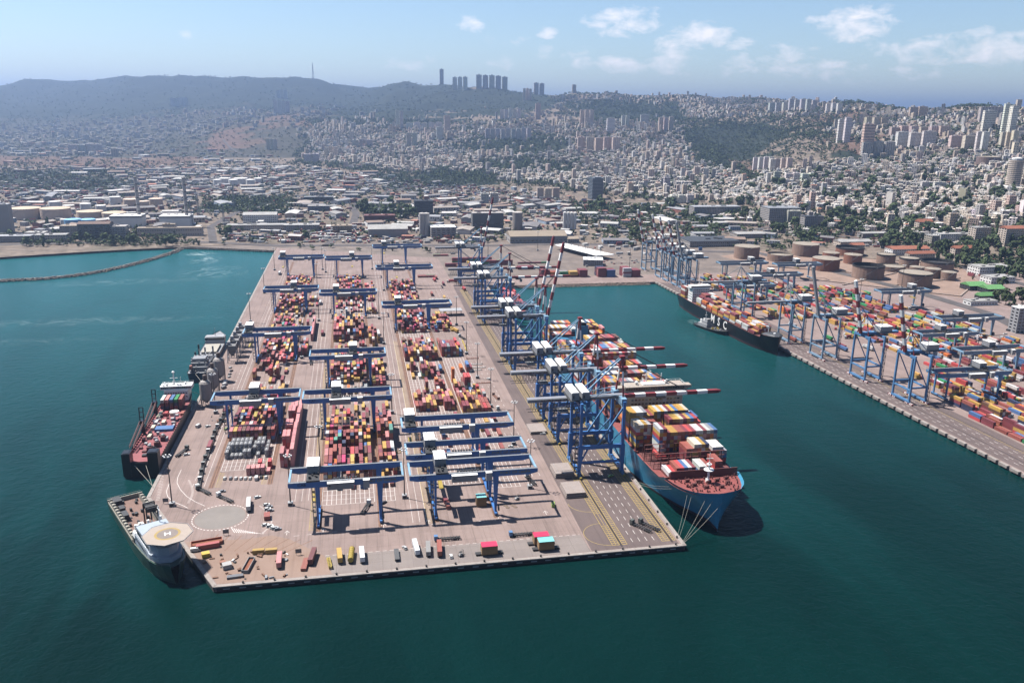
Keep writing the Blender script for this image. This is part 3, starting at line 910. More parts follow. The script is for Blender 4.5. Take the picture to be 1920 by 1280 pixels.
    for i in range(1, 66):
        y = 430 + i * 9.9
        x = FX(y) - .6
        mb.rbox(x, y, -math.atan(FLINE[2]), 2.6, 7.4, -1.6, .35)
    for y in range(-50, 431, 10):
        mb.rbox(FX(y) - .6, y, -math.atan(FLINE[2]), 2.6, 7.4, -1.6, .35)
    mb.build('quay_edge_blocks', [CONC], kind='structure')
    mb = MB()
    mb.box(-74.8, 173.5, 381.62, 381.77, -5, -.6)
    mb.box(174.03, 174.2, 382, 1076, -5, -.6)
    mb.bar((-130.6, 488.4, -2.4), (-76.0, 381.4, -2.4), .3, 4.0)
    mb.build('quay_wall', [DARKC], kind='structure')
    return
build_paint()
FEN = []
def build_fenders():
    mb = MB()
    mb.cyl((0, -.5, 0), (0, .5, 0), .75, n=10)
    mb.box(-.35, .35, -.62, -.5, -.9, .9)
    me = mb.mesh('fender', M_BLACK)
    mb = MB()
    mb.box(-1.6, 1.6, -.35, .0, -.25, .25)
    plate = mb.mesh('fender_beam', M_LGREY)
    for i in range(31):
        x = -70 + i * 7.9
        o = link('fender_beam', plate, loc=(x, 381.5, -1.5))
        tag(o, 'pale fender beam on the dark front quay wall', 'fender', 'fender beams along the front quay')
    for i in range(58):
        y = 434 + i * 9.9 + 5
        o = link('quay_fender', me, loc=(FX(y) - 1.3, y, -1.1), rz=math.pi / 2)
        tag(o, 'black rubber fender between blocks of the right quay edge', 'fender', 'rubber fenders along the right quay')
build_fenders()
# ------------------------------------------------------------------ yard gantry cranes
M_LASHD = mat('dark_red_lettering', (.20, .03, .035), .6)
M_WALK = mat('walkway_grating', (.30, .32, .35), .8, var=.2, scale=.5)
M_STG = mat('pale_blue_grey_paint', (.38, .39, .44), .6, var=.12, scale=.2, dirt=.3)
def yard_crane(x0, x1, xl, xr, yf, label, dep=20, tname=None, paint=None, zt=28.4, trolley=.3, house=.45, ends=None, gname='gantry cranes across the yard blocks', texts=True):
    paint = paint or M_BLUE
    ends = ends or M_LBLUE
    t = thing('yard_gantry_crane', label, 'gantry crane', (xl, yf, 0), 0, gname)
    a, b, L, Rr = x0 - xl, x1 - xl, 0.0, xr - xl
    zb = zt - 3.5
    for nm, y in (('front_girder', 0), ('rear_girder', dep)):
        mb = MB()
        P = [(a, zt), (a, zb + .9), (a + 4.5, zb), (b - 5, zb), (b, zb + 1.2), (b, zt)]
        mb.hexa([(x, y - .75, z) for x, z in P][::-1], [(x, y + .75, z) for x, z in P][::-1])
        mb.box(a, b, y - .8, y + .8, zt + .004, zt + .16, 1)
        g = mb.build(nm, [paint, M_WALK], t)
        mb = MB()
        s = -1 if y == 0 else 1
        for x in np.arange(a + .5, b, 3.0):
            mb.bar((x, y + s * .9, zt + .1), (x, y + s * .9, zt + 1.15), .07)
        mb.bar((a, y + s * .9, zt + 1.15), (b, y + s * .9, zt + 1.15), .07)
        mb.build('handrail', M_DARK, g)
    for x in (a + .6, b - .6):
        mb = MB()
        mb.box(x - .55, x + .55, .76, dep - .76, zt - 1.5, zt - .2)
        mb.build('end_tie', ends, t)
    for x, w0, w1 in ((L, 1.0, 1.5), (Rr, 1.1, 3.4)):
        for y in (0, dep):
            mb = MB()
            mb.hexa([(x - w0 / 2, y - .6, 2.2), (x + w0 / 2, y - .6, 2.2), (x + w0 / 2, y + .6, 2.2), (x - w0 / 2, y + .6, 2.2)],
                    [(x - w1 / 2, y - .7, zb - .02), (x + w1 / 2, y - .7, zb - .02), (x + w1 / 2, y + .7, zb - .02), (x - w1 / 2, y + .7, zb - .02)])
            mb.build('leg', paint, t)
            mb = MB()
            for k in (-1, 1):
                mb.box(x - .55, x + .55, y + k * 1.3 - .9, y + k * 1.3 + .9, .12, 1.1)
            mb.build('bogie', M_DARK, t)
        mb = MB()
        mb.box(x - .7, x + .7, -2.6, dep + 2.6, 1.11, 2.19)
        mb.build('sill_beam', paint, t)
    # stairs beside the slim leg
    mb = MB()
    for k in range(7):
        z = 3 + k * 3.2
        mb.box(-2.6, -1.0, -.9, 1.0, z, z + .12)
        mb.bar((-2.5, -.8 if k % 2 else .9, z), (-2.5, .9 if k % 2 else -.8, z + 3.2), .35, .12)
    for x in (-2.6, -1.0):
        mb.bar((x, -.9, 2.3), (x, -.9, zb), .12)
        mb.bar((x, 1.0, 2.3), (x, 1.0, zb), .12)
    mb.build('stair_tower', M_DARK, t)
    # cable reel
    mb = MB()
    mb.cyl((Rr + 1.3, -1.2, 5), (Rr + 1.9, -1.2, 5), 2.0, n=14)
    mb.build('cable_reel', M_DARK, t)
    # electrical house and switch box hung on the front girder
    xm = a + (b - a) * house
    mb = MB()
    mb.box(xm - 7.5, xm + 7.5, -3.7, -1.02, zb - .7, zt - .3)
    mb.box(xm - 7.5, xm + 7.5, -3.75, -1.0, zt - .29, zt - .12, 1)
    mb.box(xm - 6.6, xm - 5.6, -3.76, -3.71, zt - 1.9, zt - 1.4, 2)
    h = mb.build('electrical_house', [M_GREY, M_WHITE, M_GLASS], t)
    mb = MB()
    mb.box(xm + 12.5, xm + 16, -3.6, -1.02, zb - .9, zt + .3)
    mb.box(xm + 12.4, xm + 16.1, -3.65, -.99, zt + .31, zt + .5, 1)
    mb.build('switch_box', [M_LGREY, M_WHITE], t)
    mb = MB()
    for k in range(8):
        x = xm - 4 + k * 1.7
        mb.box(x, x + 1.1, 1.1, 2.6, zt - .2, zt + .75)
    mb.build('resistor_bank', M_DARK, t)
    # trolley
    xt = a + 4 + (b - a - 8) * trolley
    mb = MB()
    mb.box(xt - 3.3, xt + 3.3, dep * .42, dep + 1.0, zt + 1.0, zt + 5.6)
    mb.box(xt - 3.45, xt + 3.45, dep * .42 - .15, dep + 1.15, zt + 5.61, zt + 5.85, 1)
    tr = mb.build('trolley_house', [M_GREY, M_WHITE], t)
    for k in (-1.1, 1.1):
        mb = MB()
        mb.box(xt + k - .08, xt + k + .08, dep * .42 - .1, dep + 1.1, zt + 5.86, zt + 6.0)
        mb.build('roof_seam', M_GREY, tr)
    mb = MB()
    mb.box(xt - 3.6, xt + 3.6, -.9, dep + .9, zt + .3, zt + .98)
    for q in range(7):
        x = xt - 2.8 + rnd.random() * 5.4
        y = .6 + rnd.random() * dep * .36
        mb.box(x, x + .9, y, y + 1.1, zt + 1, zt + 1.6 + rnd.random() * 1.3)
    mb.build('trolley_frame', M_DARK, t)
    zs = rnd.uniform(13, 18)
    mb = MB()
    for sx in (-1.4, 1.4):
        for sy in (dep * .3, dep * .7):
            mb.bar((xt + sx, sy, zs), (xt + sx, sy, zt + .3), .09)
    mb.box(xt - 1.2, xt + 1.2, dep * .5 - 6, dep * .5 + 6, zs - .7, zs)
    mb.build('spreader', M_YEL, t)
    if texts:
        text('lettering', 'PORT OF HAIFA', 2.2, M_GOLD, t, (b - 13.5, -.82, zt - 1.55), (math.pi / 2, 0, 0), scale_x=1.15)
        if tname:
            text('crane_number', tname, 2.1, M_BLACK, t, (a + 7.5, -.82, zt - 1.45), (math.pi / 2, 0, 0), scale_x=1.2)
    return t
def build_yard_cranes():
    B1, B2, B3 = (-106.3, -43.8, -95, -59.2), (-42.2, 22.6, -26.7, 8.8), (25.6, 101.0, 40.5, 76)
    for blk, yf, nm, tr, ho, lab in (
            (B2, 435.6, 'CA8', .17, .45, 'blue yard gantry at the front of the middle block, parked over empty slots'),
            (B3, 434.2, 'CA2', .22, .42, 'blue yard gantry foremost in the right block, over the cyan topped crate'),
            (B3, 463.8, 'CA3', .17, .43, 'blue yard gantry close behind the foremost one in the right block'),
            (B3, 508.9, 'CA4', .03, .43, 'blue yard gantry with white trolley at its left end, third in right block'),
            (B2, 575.0, 'CA7', .36, .42, 'blue yard gantry next to the pink wall, over the middle block'),
            (B1, 581.0, 'CA9', .47, .45, 'blue yard gantry reaching over the left quay beside the cement silos'),
            (B2, 683.0, 'CA6', .58, .45, 'blue yard gantry over the middle block behind the pyramid of maroon containers'),
            (B1, 765.0, 'CA10', .03, .45, 'blue yard gantry reaching over the grey hoppers on the left quay'),
            (B3, 862.0, 'CA5', .2, .4, 'blue yard gantry fourth from the front in the right block'),
            (B2, 931.0, 'CA11', .26, .43, 'blue yard gantry over the nearly empty part of the middle block'),
            (B1, 958.5, 'CA12', .55, .43, 'blue yard gantry third from the front over the left block'),
            (B3, 1079.0, 'CA14', .35, .4, 'blue yard gantry second from the back in the right block'),
            (B2, 1157.0, 'CA13', .58, .45, 'blue yard gantry farthest back over the middle block'),
            (B1, 1170.0, 'CA15', .03, .45, 'blue yard gantry farthest back over the left block'),
            (B3, 1253.0, 'CA16', .2, .4, 'blue yard gantry farthest back of all, standing on bare concrete')):
        yard_crane(*blk, yf, lab, tname=nm, trolley=tr, house=ho)
    # pale blue gantries of the right-hand terminal
    for (pa, pb, y, lab) in (((476, 546), (486, 536), 573, 'pale blue gantry right of the nearest right quay crane'),
                             ((546, 619), (557, 605), 631, 'pale blue gantry with white trolley above the right terminal stacks'),
                             ((549, 613), (560, 600), 692, 'pale blue gantry of two bare beams in mid right terminal'),
                             ((612, 688), (628, 675), 745, 'pale blue gantry beside the right terminal road bend'),
                             ((632, 702), (645, 690), 880, 'pale blue gantry below the big black rimmed tank'),
                             ((452, 522), (463, 510), 936, 'pale blue gantry behind the bow crane of the black ship'),
                             ((519, 595), (530, 582), 998, 'pale blue gantry behind the white cranes of the black ship'),
                             ((515, 590), (526, 578), 1086, 'pale blue gantry below the rust coloured oil tanks'),
                             ((593, 664), (604, 652), 1066, 'pale blue gantry with a dark roof beside the oil tanks')):
        yard_crane(*pa, *pb, y, lab, paint=M_GBLUE if y > 600 else M_MBLUE, ends=M_LBLUE, zt=23.5, dep=15, trolley=rnd.uniform(.2, .8), house=.5, gname='pale gantries of the right terminal', texts=False)
build_yard_cranes()
# ------------------------------------------------------------------ ship-to-shore cranes
def striped_bar(mb, p, q, w, h, n):
    p, q = Vector(p), Vector(q)
    for i in range(n):
        mb.bar(p.lerp(q, i / n), p.lerp(q, (i + 1) / n), w, h, i % 2)
def sts_pier(y, label, raised, trolley=40.0):
    t = thing('ship_to_shore_crane', label, 'quay crane', (139, y, 0), 0, 'blue quay cranes on the pier')
    HY, ZB, GX = 12.3, 48.0, 29.5
    for x in (0, GX):
        for y_ in (-HY, HY):
            s = 1 if x == 0 else -1
            mb = MB()
            mb.bar((x, y_, 3.2), (x + s * .6, y_, 21), 2.1, 1.9, w2=3.4)
            mb.bar((x + s * .6, y_, 21), (x + s * .4, y_, 50.5), 2.0, 1.7)
            mb.build('leg', M_BLUE, t)
            mb = MB()
            for k in (-1, 1):
                mb.box(x - .6, x + .6, y_ + k * 2.6 - 2.0, y_ + k * 2.6 + 2.0, .15, 1.6)
                mb.box(x - .45, x + .45, y_ + k * 2.6 - 1.0, y_ + k * 2.6 + 1.0, 1.61, 2.6)
            mb.box(x - .7, x + .7, y_ - 6.3, y_ - 5.0, .3, 1.5, 1)
            mb.box(x - .7, x + .7, y_ + 5.0, y_ + 6.3, .3, 1.5, 1)
            mb.build('bogie', [M_MBLUE, M_YEL], t)
        mb = MB()
        mb.box(x - .9, x + .9, -HY - 2.2, HY + 2.2, 2.62, 4.1)
        mb.build('sill_beam', M_BLUE, t)
        mb = MB()
        mb.box(x + (.2 if x == 0 else -1.7), x + (1.7 if x == 0 else -.2), -HY + .8, HY - .8, 46.5, 48.6)
        mb.build('head_beam', M_BLUE if x == 0 else M_LBLUE, t)
    for y_ in (-HY, HY):
        mb = MB()
        mb.box(1.9, GX - 1.9, y_ - .75, y_ + .75, 18.6, 21.2)
        mb.build('portal_beam', M_BLUE, t)
        mb = MB()
        mb.box(.9, GX - .9, y_ - .45, y_ + .45, 8.6, 9.9)
        for a, b in (((1.0, 10), (5.5, 18.6)), ((GX - 1.0, 10), (GX - 5.5, 18.6))):
            mb.bar((a[0], y_, a[1]), (b[0], y_, b[1]), .9)
        mb.build('tie_beam', M_BLUE, t)
        mb = MB()
        mb.bar((GX - .8, y_ * .97, 46.5), (12.5, y_ * .97, 21.2), 1.0)
        mb.bar((GX - 1.5, y_ * .97, 30), (20, y_ * .97, 21.2), .6)
        mb.bar((.8, y_ * .97, 46.5), (GX - 13, y_ * .97, 33.5), .55)
        mb.build('diagonal_brace', M_MBLUE, t)
    # main girder over the yard and the portal
    mb = MB()
    mb.box(-33, GX + 3, -1.9, 1.9, ZB + .9, ZB + 3.4)
    mb.box(-33, GX + 3, -2.6, -1.92, ZB + 2.9, ZB + 3.1, 1)
    mb.box(-33, GX + 3, 1.92, 2.6, ZB + 2.9, ZB + 3.1, 1)
    gd = mb.build('girder', [M_STG, M_GREY], t)
    text('lettering', 'PORT OF HAIFA', 2.7, M_LASHD, gd, (-12, -1.96, ZB + 2.1), (math.pi / 2, 0, 0), scale_x=1.25)
    mb = MB()
    for x in np.arange(-31, -1, 2.2):
        for yy in (-2.4, 2.4):
            mb.bar((x, yy, ZB + .9), (x + .9, yy, ZB - 4.6), .14)
            mb.bar((x + .9, yy, ZB - 4.6), (x + 2.2, yy, ZB + .9), .14)
    mb.bar((-33, -2.4, ZB - 4.9), (0, -2.4, ZB - 4.9), .3)
    mb.bar((-33, 2.4, ZB - 4.9), (0, 2.4, ZB - 4.9), .3)
    mb.build('festoon_cables', M_DARK, t)
    mb = MB()
    mb.box(-12, -6, -4, 4, ZB - 6.2, ZB - 5.2)
    mb.build('hanging_platform', M_GREY, t)
    # boom
    mb = MB()
    hx, hz, BL = GX + 3.2, ZB + 2.1, 66.0
    an = R_(79) if raised else 0.0
    c, s = math.cos(an), math.sin(an)
    A = Vector((hx, 0, hz))
    B = Vector((hx + BL * c, 0, hz + BL * s))
    striped_bar(mb, A, B, 2.8, 2.2, 9)
    q = Vector((c, 0, s))
    mb.bar(B, B + q * 2.5, 2.8, 2.2, 0, w2=1.4)
    mb.build('boom', [M_RED, M_WHITE], t)
    # A-frame, stays
    apex = Vector((GX + .5, 0, 77.0))
    for yy in (-4.2, 4.2):
        mb = MB()
        striped_bar(mb, (GX, yy * 1.9, 50.5), (apex.x, yy * .22, apex.z), 1.0, 1.0, 3)
        mb.build('a_frame_leg', [M_RED, M_WHITE], t)
        mb = MB()
        mb.bar((apex.x, yy * .25, apex.z), (2.0, yy, ZB + 4.5), .75)
        mb.build('back_stay', M_LBLUE, t)
        mb = MB()
        if raised:
            P1 = A + q * 38 + Vector((-1.5, yy * .3, 0))
            mb.bar((apex.x, yy * .25, apex.z), P1, .35)
        else:
            P1 = A + q * 44 + Vector((0, yy * .3, 1.2))
            mb.bar((apex.x, yy * .25, apex.z), P1, .42)
        mb.build('fore_stay', M_DARK, t)
    mb = MB()
    mb.box(apex.x - 1.6, apex.x + 1.6, -1.6, 1.6, apex.z - .8, apex.z + .8)
    mb.build('apex_head', M_RED, t)
    for yy, xx in ((-1, 1), (1, 1)):
        mb = MB()
        mb.bar((4, yy * 4.0, ZB + 4.2), (GX - 2, yy * 4.0, ZB + 7.4), .4)
        mb.bar((12, yy * 4.0, ZB + 3.4), (17, yy * 4.0, ZB + 8), .35)
        mb.bar((4, yy * 4.0, ZB + 4.2), (GX - 2, yy * 3.4, ZB + 4.0), .3)
        mb.build('girder_strut', M_LBLUE, t)
    for yy in (-8.6, 8.6):
        mb = MB()
        mb.box(GX - 2.2, GX + 1.2, yy - 3.4, yy + 3.4, 48.62, 52.0)
        mb.build('sea_frame_gusset', M_LBLUE, t)
    # two white machinery houses side by side
    for x, nm in ((-5.6, 'machinery_house'), (1.4, 'machinery_house')):
        mb = MB()
        mb.box(x, x + 5.0, -8.8, 8.8, ZB + 3.6, ZB + 8.4)
        P = [(x - .15, ZB + 8.4), (x + 5.15, ZB + 8.4), (x + 4.6, ZB + 9.1), (x + .4, ZB + 9.1)]
        mb.hexa([(a, -9.0, z) for a, z in P], [(a, 9.0, z) for a, z in P], 1)
        mb.box(x + .8, x + 1.8, -8.86, -8.81, ZB + 5, ZB + 7, 2)
        mb.build(nm, [M_GREY, M_WHITE, M_DARK], t)
    mb = MB()
    mb.box(-7, 8, -10.2, 10.2, ZB + 3.42, ZB + 3.58)
    for x in (-6.9, 7.9):
        for yy in np.arange(-10, 10.1, 2.5):
            mb.bar((x, yy, ZB + 3.6), (x, yy, ZB + 4.7), .08)
    mb.build('house_platform', M_DARK, t)
    # trolley and cab
    mb = MB()
    mb.box(trolley - 3, trolley + 3, -2.6, 2.6, ZB - .2, ZB + .85)
    mb.box(trolley + 2, trolley + 4.4, -1.3, 1.3, ZB - 3.2, ZB - .25, 1)
    tr = mb.build('trolley', [M_DARK, M_LGREY], t) if not raised else mb.build('trolley', [M_DARK, M_LGREY], t)
    # stair tower and cable reel on the land side
    mb = MB()
    for k in range(14):
        z = 3 + k * 3.2
        mb.box(-2.9, -1.1, -HY - .9, -HY + 1.4, z, z + .12)
        mb.bar((-2.8, -HY - .8 if k % 2 else -HY + 1.3, z), (-2.8, -HY + 1.3 if k % 2 else -HY - .8, z + 3.2), .35, .12)
    for dy in (-.9, 1.4):
        mb.bar((-2.9, -HY + dy, 2.6), (-2.9, -HY + dy, 48), .12)
    mb.build('stair_tower', M_DARK, t)
    mb = MB()
    mb.cyl((-1.6, 2, 7), (-1.0, 2, 7), 3.0, n=16)
    mb.build('cable_reel', M_DARK, t)
    return t
sts_pier(490, 'blue quay crane with lowered striped boom, nearest on the pier', 0, 58)
sts_pier(548, 'blue quay crane second from the front, boom over the blue ship bridge', 0, 50)
sts_pier(594, 'blue quay crane third from the front with lowered striped boom', 0, 45)
sts_pier(712, 'blue quay crane with boom raised, in front of the other raised boom', 1, 18)
sts_pier(750, 'blue quay crane with boom raised, behind the other raised boom', 1, 18)
sts_pier(889, 'blue quay crane lowering its boom over the feeder ship bow', 0, 40)
sts_pier(944, 'blue quay crane lowering its boom over the feeder ship stern', 0, 40)
sts_pier(1098, 'blue quay crane farthest back on the pier, boom raised', 1, 18)
def sts_far(yq, label, raised, paint, stripes=True, hgt=40.0, w=10.5, bl=50):
    """older grey-blue quay crane of the right terminal; local +x points to the water"""
    x = FX(yq)
    ang = math.pi - math.atan(FLINE[2])
    t = thing('ship_to_shore_crane', label, 'quay crane', (x + 30.5, yq, 0), ang, 'grey blue quay cranes of the right terminal')
    GX, ZB = 15.4, hgt
    for xx in (0, GX):
        for yy in (-w, w):
            mb = MB()
            mb.bar((xx, yy, 2.2), (xx, yy, ZB + 1.6), 1.5, 1.3)
            mb.build('leg', paint, t)
            mb = MB()
            for k in (-1, 1):
                mb.box(xx - .7, xx + .7, yy + k * 2.6 - 2.2, yy + k * 2.6 + 2.2, .12, 1.3, 0)
                mb.box(xx - .75, xx + .75, yy + k * 2.6 - 1.2, yy + k * 2.6 - .4, .12, 1.34, 1)
                mb.box(xx - .75, xx + .75, yy + k * 2.6 + .6, yy + k * 2.6 + 1.4, .12, 1.34, 1)
            mb.build('bogie', [M_RED, M_WHITE], t)
        mb = MB()
        mb.box(xx - .8, xx + .8, -w - .9, w + .9, 1.36, 3.0)
        mb.build('sill_beam', paint, t)
        mb = MB()
        mb.box(xx - .6, xx + .6, -w + .7, w - .7, 11.2 if xx else 13, 12.4 if xx else 14.2)
        mb.build('tie_beam', paint, t)
        mb = MB()
        mb.box(xx - .8, xx + .8, -w + .7, w - .7, ZB - .6, ZB + 1.4)
        mb.build('head_beam', paint, t)
    for yy in (-w, w):
        mb = MB()
        mb.box(.8, GX - .8, yy - .5, yy + .5, 13.2, 14.6)
        mb.bar((.6, yy, 14.6), (GX - .8, yy, ZB - 1), .7)
        mb.build('portal_beam', paint, t)
    mb = MB()
    mb.box(-20, GX + 2, -1.8, 1.8, ZB + 1.6, ZB + 3.6)
    for xx in np.arange(-19, -1, 2.4):
        mb.bar((xx, -1.9, ZB + 1.6), (xx + 1.2, -1.9, ZB - 1.6), .14, mi=1)
        mb.bar((xx + 1.2, -1.9, ZB - 1.6), (xx + 2.4, -1.9, ZB + 1.6), .14, mi=1)
    mb.build('girder', [paint, M_DARK], t)
    A = Vector((GX + 2.3, 0, ZB + 2.6))
    an = R_(76 if raised else 0)
    q = Vector((math.cos(an), 0, math.sin(an)))
    mb = MB()
    striped_bar(mb, A, A + q * bl, 2.6, 2.2, 8)
    mb.build('boom', [M_RED, M_WHITE] if stripes else [M_LGREY, M_LGREY], t)
    apex = Vector((GX - 1, 0, ZB + 20))
    for yy in (-1, 1):
        mb = MB()
        if stripes:
            striped_bar(mb, (GX, yy * 8, ZB + 1.5), (apex.x, yy * .8, apex.z), .8, .8, 5)
        else:
            mb.bar((GX, yy * 8, ZB + 1.5), (apex.x, yy * .8, apex.z), .8)
        mb.build('a_frame_leg', [M_RED, M_WHITE] if stripes else M_LGREY, t)
        mb = MB()
        mb.bar((apex.x, yy * .8, apex.z), (0, yy * 4, ZB + 3.6), .5)
        mb.build('back_stay', paint, t)
        mb = MB()
        mb.bar((apex.x, yy * .8, apex.z), A + q * bl * .6, .3)
        mb.build('fore_stay', M_GREY, t)
    mb = MB()
    mb.box(-11, 1, -4.4, 4.4, ZB + 3.8, ZB + 8.4)
    mb.box(-11.2, 1.2, -4.6, 4.6, ZB + 8.41, ZB + 8.9, 1)
    mb.build('machinery_house', [M_LGREY, M_WHITE], t)
    mb = MB()
    mb.box(-13, 3, -6, 6, ZB + 3.62, ZB + 3.78)
    for xx in (-12.9, -5, 2.9):
        for yy in (-5.9, 5.9):
            mb.bar((xx, yy, ZB + 3.7), (xx, yy, ZB + 4.8), .1)
    mb.bar((-6, -4, ZB + 8.9), (-3, 0, ZB + 13), .45, mi=0)
    mb.bar((0, 4, ZB + 8.9), (-3, 0, ZB + 13), .45, mi=0)
    mb.build('house_platform', M_DARK, t)
    mb = MB()
    mb.box(5, 10, -2.4, 2.4, ZB - .4, ZB + 1.5)
    mb.box(9, 11.4, -1.2, 1.2, ZB - 3.2, ZB - .45, 1)
    mb.build('trolley', [M_DARK, M_LGREY], t)
    mb = MB()
    for k in range(11):
        z = 3 + k * 3.3
        mb.box(-2.6, -.9, w - 1.2, w + 1.0, z, z + .14)
        mb.bar((-2.5, w - 1.1 if k % 2 else w + .9, z), (-2.5, w + .9 if k % 2 else w - 1.1, z + 3.3), .4, .14)
    for dy in (-1.2, 1.0):
        mb.bar((-2.6, w + dy, 2), (-2.6, w + dy, ZB), .16)
    mb.build('stair_tower', M_DARK, t)
    return t
sts_far(580, 'mid blue quay crane with raised striped boom, rightmost on the right quay', 1, M_MBLUE)
sts_far(639.5, 'mid blue quay crane with raised striped boom, second from the right', 1, M_MBLUE)
sts_far(706, 'grey quay crane with raised plain silver boom beside the black bow', 1, M_GBLUE, False)
sts_far(767, 'pale quay crane with lowered boom over the black ship', 0, M_GBLUE, False, bl=44)
sts_far(872, 'pale quay crane with lowered boom amidships of the black ship', 0, M_GBLUE, False, bl=44)
for y, l in ((1026, 'grey blue quay crane with plain silver boom, front of the far group'), (1052, 'grey blue quay crane second from front of the far group'),
             (1082, 'grey blue quay crane third from front of the far group'), (1109, 'grey blue quay crane fourth from front of the far group'),
             (1166, 'grey blue quay crane at the back of the far group')):
    sts_far(y, l, 1, M_GBLUE, y > 1030, w=9.5 if y < 1160 else 8.5)
# ------------------------------------------------------------------ ships (local: bow towards -y, z = 0 at the water)
def hull(name, st, zd, mats, parent, zboot=1.6, stern_round=False):
    """st: (y, half breadth on deck, half breadth at the waterline, deck height)"""
    mb = MB()
    secs = []
    for y, bd, bw, z in st:
        bm = bw + (bd - bw) * .45
        secs.append([(-bd, y, z), (-bm, y, z * .5 + .6), (-bw, y, zboot), (-bw * .98, y, -4), (bw * .98, y, -4), (bw, y, zboot), (bm, y, z * .5 + .6), (bd, y, z)])
    n = len(secs[0])
    ks = []
    for s in secs:
        ks.append(len(mb.v))
        mb.v.extend(s)
    for a, b in zip(ks, ks[1:]):
        for i in range(n - 1):
            mb.f.append((a + i + 1, a + i, b + i, b + i + 1))
            mb.mi.append(1 if i in (2, 3, 4) else 0)
    mb.f.append(tuple(ks[-1] + i for i in range(n))[::-1])
    mb.mi.append(0)
    mb.f.append(tuple(ks[0] + i for i in range(n)))
    mb.mi.append(0)
    o = mb.build(name, mats, parent)
    for i, p in enumerate(o.data.polygons):
        p.use_smooth = i < len(o.data.polygons) - 2
    return o
def deck(name, st, drop, m, parent, inset=.25):
    mb = MB()
    for (y0, b0, _, z0), (y1, b1, _, z1) in zip(st, st[1:]):
        b0, b1 = max(.05, b0 - inset), max(.05, b1 - inset)
        mb.face([(-b0, y0, z0 - drop), (b0, y0, z0 - drop), (b1, y1, z1 - drop), (-b1, y1, z1 - drop)])
    return mb.build(name, m, parent)
def rail(mb, pts, h=1.1, step=3.0, mi=0, w=.09):
    for p, q in zip(pts, pts[1:]):
        p, q = Vector(p), Vector(q)
        n = max(1, int((q - p).length / step))
        for i in range(n + 1):
            a = p.lerp(q, i / n)
            mb.bar(a, a + Vector((0, 0, h)), w, mi=mi)
        mb.bar(p + Vector((0, 0, h)), q + Vector((0, 0, h)), w, mi=mi)
def windows(mb, x0, x1, y, z0, z1, n, mi, s=-1, gap=.35):
    w = (x1 - x0) / n
    for i in range(n):
        a = x0 + i * w + w * gap / 2
        mb.box(a, a + w * (1 - gap), y - .06 if s < 0 else y, y if s < 0 else y + .06, z0, z1, mi)
M_SHIPBLUE = mat('ship_blue_hull', (.075, .36, .58), .4, var=.08, scale=.06, dirt=.15, alb=.52)
M_BOOT = mat('red_boot_topping', (.12, .045, .05), .6, var=.2, scale=.1)
M_OXIDE = mat('red_oxide_deck', (.36, .075, .065), .8, var=.2, scale=.15, dirt=.45)
M_LASH = mat('dark_red_lashing_steel', (.20, .05, .045), .7, var=.2, dirt=.3)
M_BEIGE = mat('buff_superstructure', (.62, .52, .43), .6, var=.06, dirt=.1)
M_BLKHULL = mat('black_hull', (.014, .015, .02), .35, var=.2, scale=.05)
M_NAVY = mat('navy_hull', (.03, .045, .085), .4, var=.2, scale=.05)
M_GREEN = mat('green_hull', (.03, .10, .075), .4, var=.2, scale=.06, dirt=.3)
M_PINKDECK = mat('faded_red_deck', (.42, .10, .11), .8, var=.2, scale=.15, dirt=.2)
M_WOOD = mat('deck_planking', (.30, .17, .13), .85, var=.25, scale=.4, dirt=.3)
M_ROPE = mat('mooring_rope', (.50, .47, .40), .9)
M_TARP = mat('blue_tarpaulin', (.08, .22, .52), .6, var=.15)
M_REDC = mat('rust_hull', (.13, .06, .055), .7, var=.3, scale=.1, dirt=.4)
def winches(mb, spots, mi=0):
    for x, y, z in spots:
        mb.box(x - 1.2, x + 1.2, y - .9, y + .9, z, z + .5, mi)
        mb.cyl((x - .9, y, z + 1.1), (x + .9, y, z + 1.1), .75, n=8, mi=mi)
        mb.box(x + 1.0, x + 1.5, y - .8, y + .8, z + .5, z + 1.9, mi)
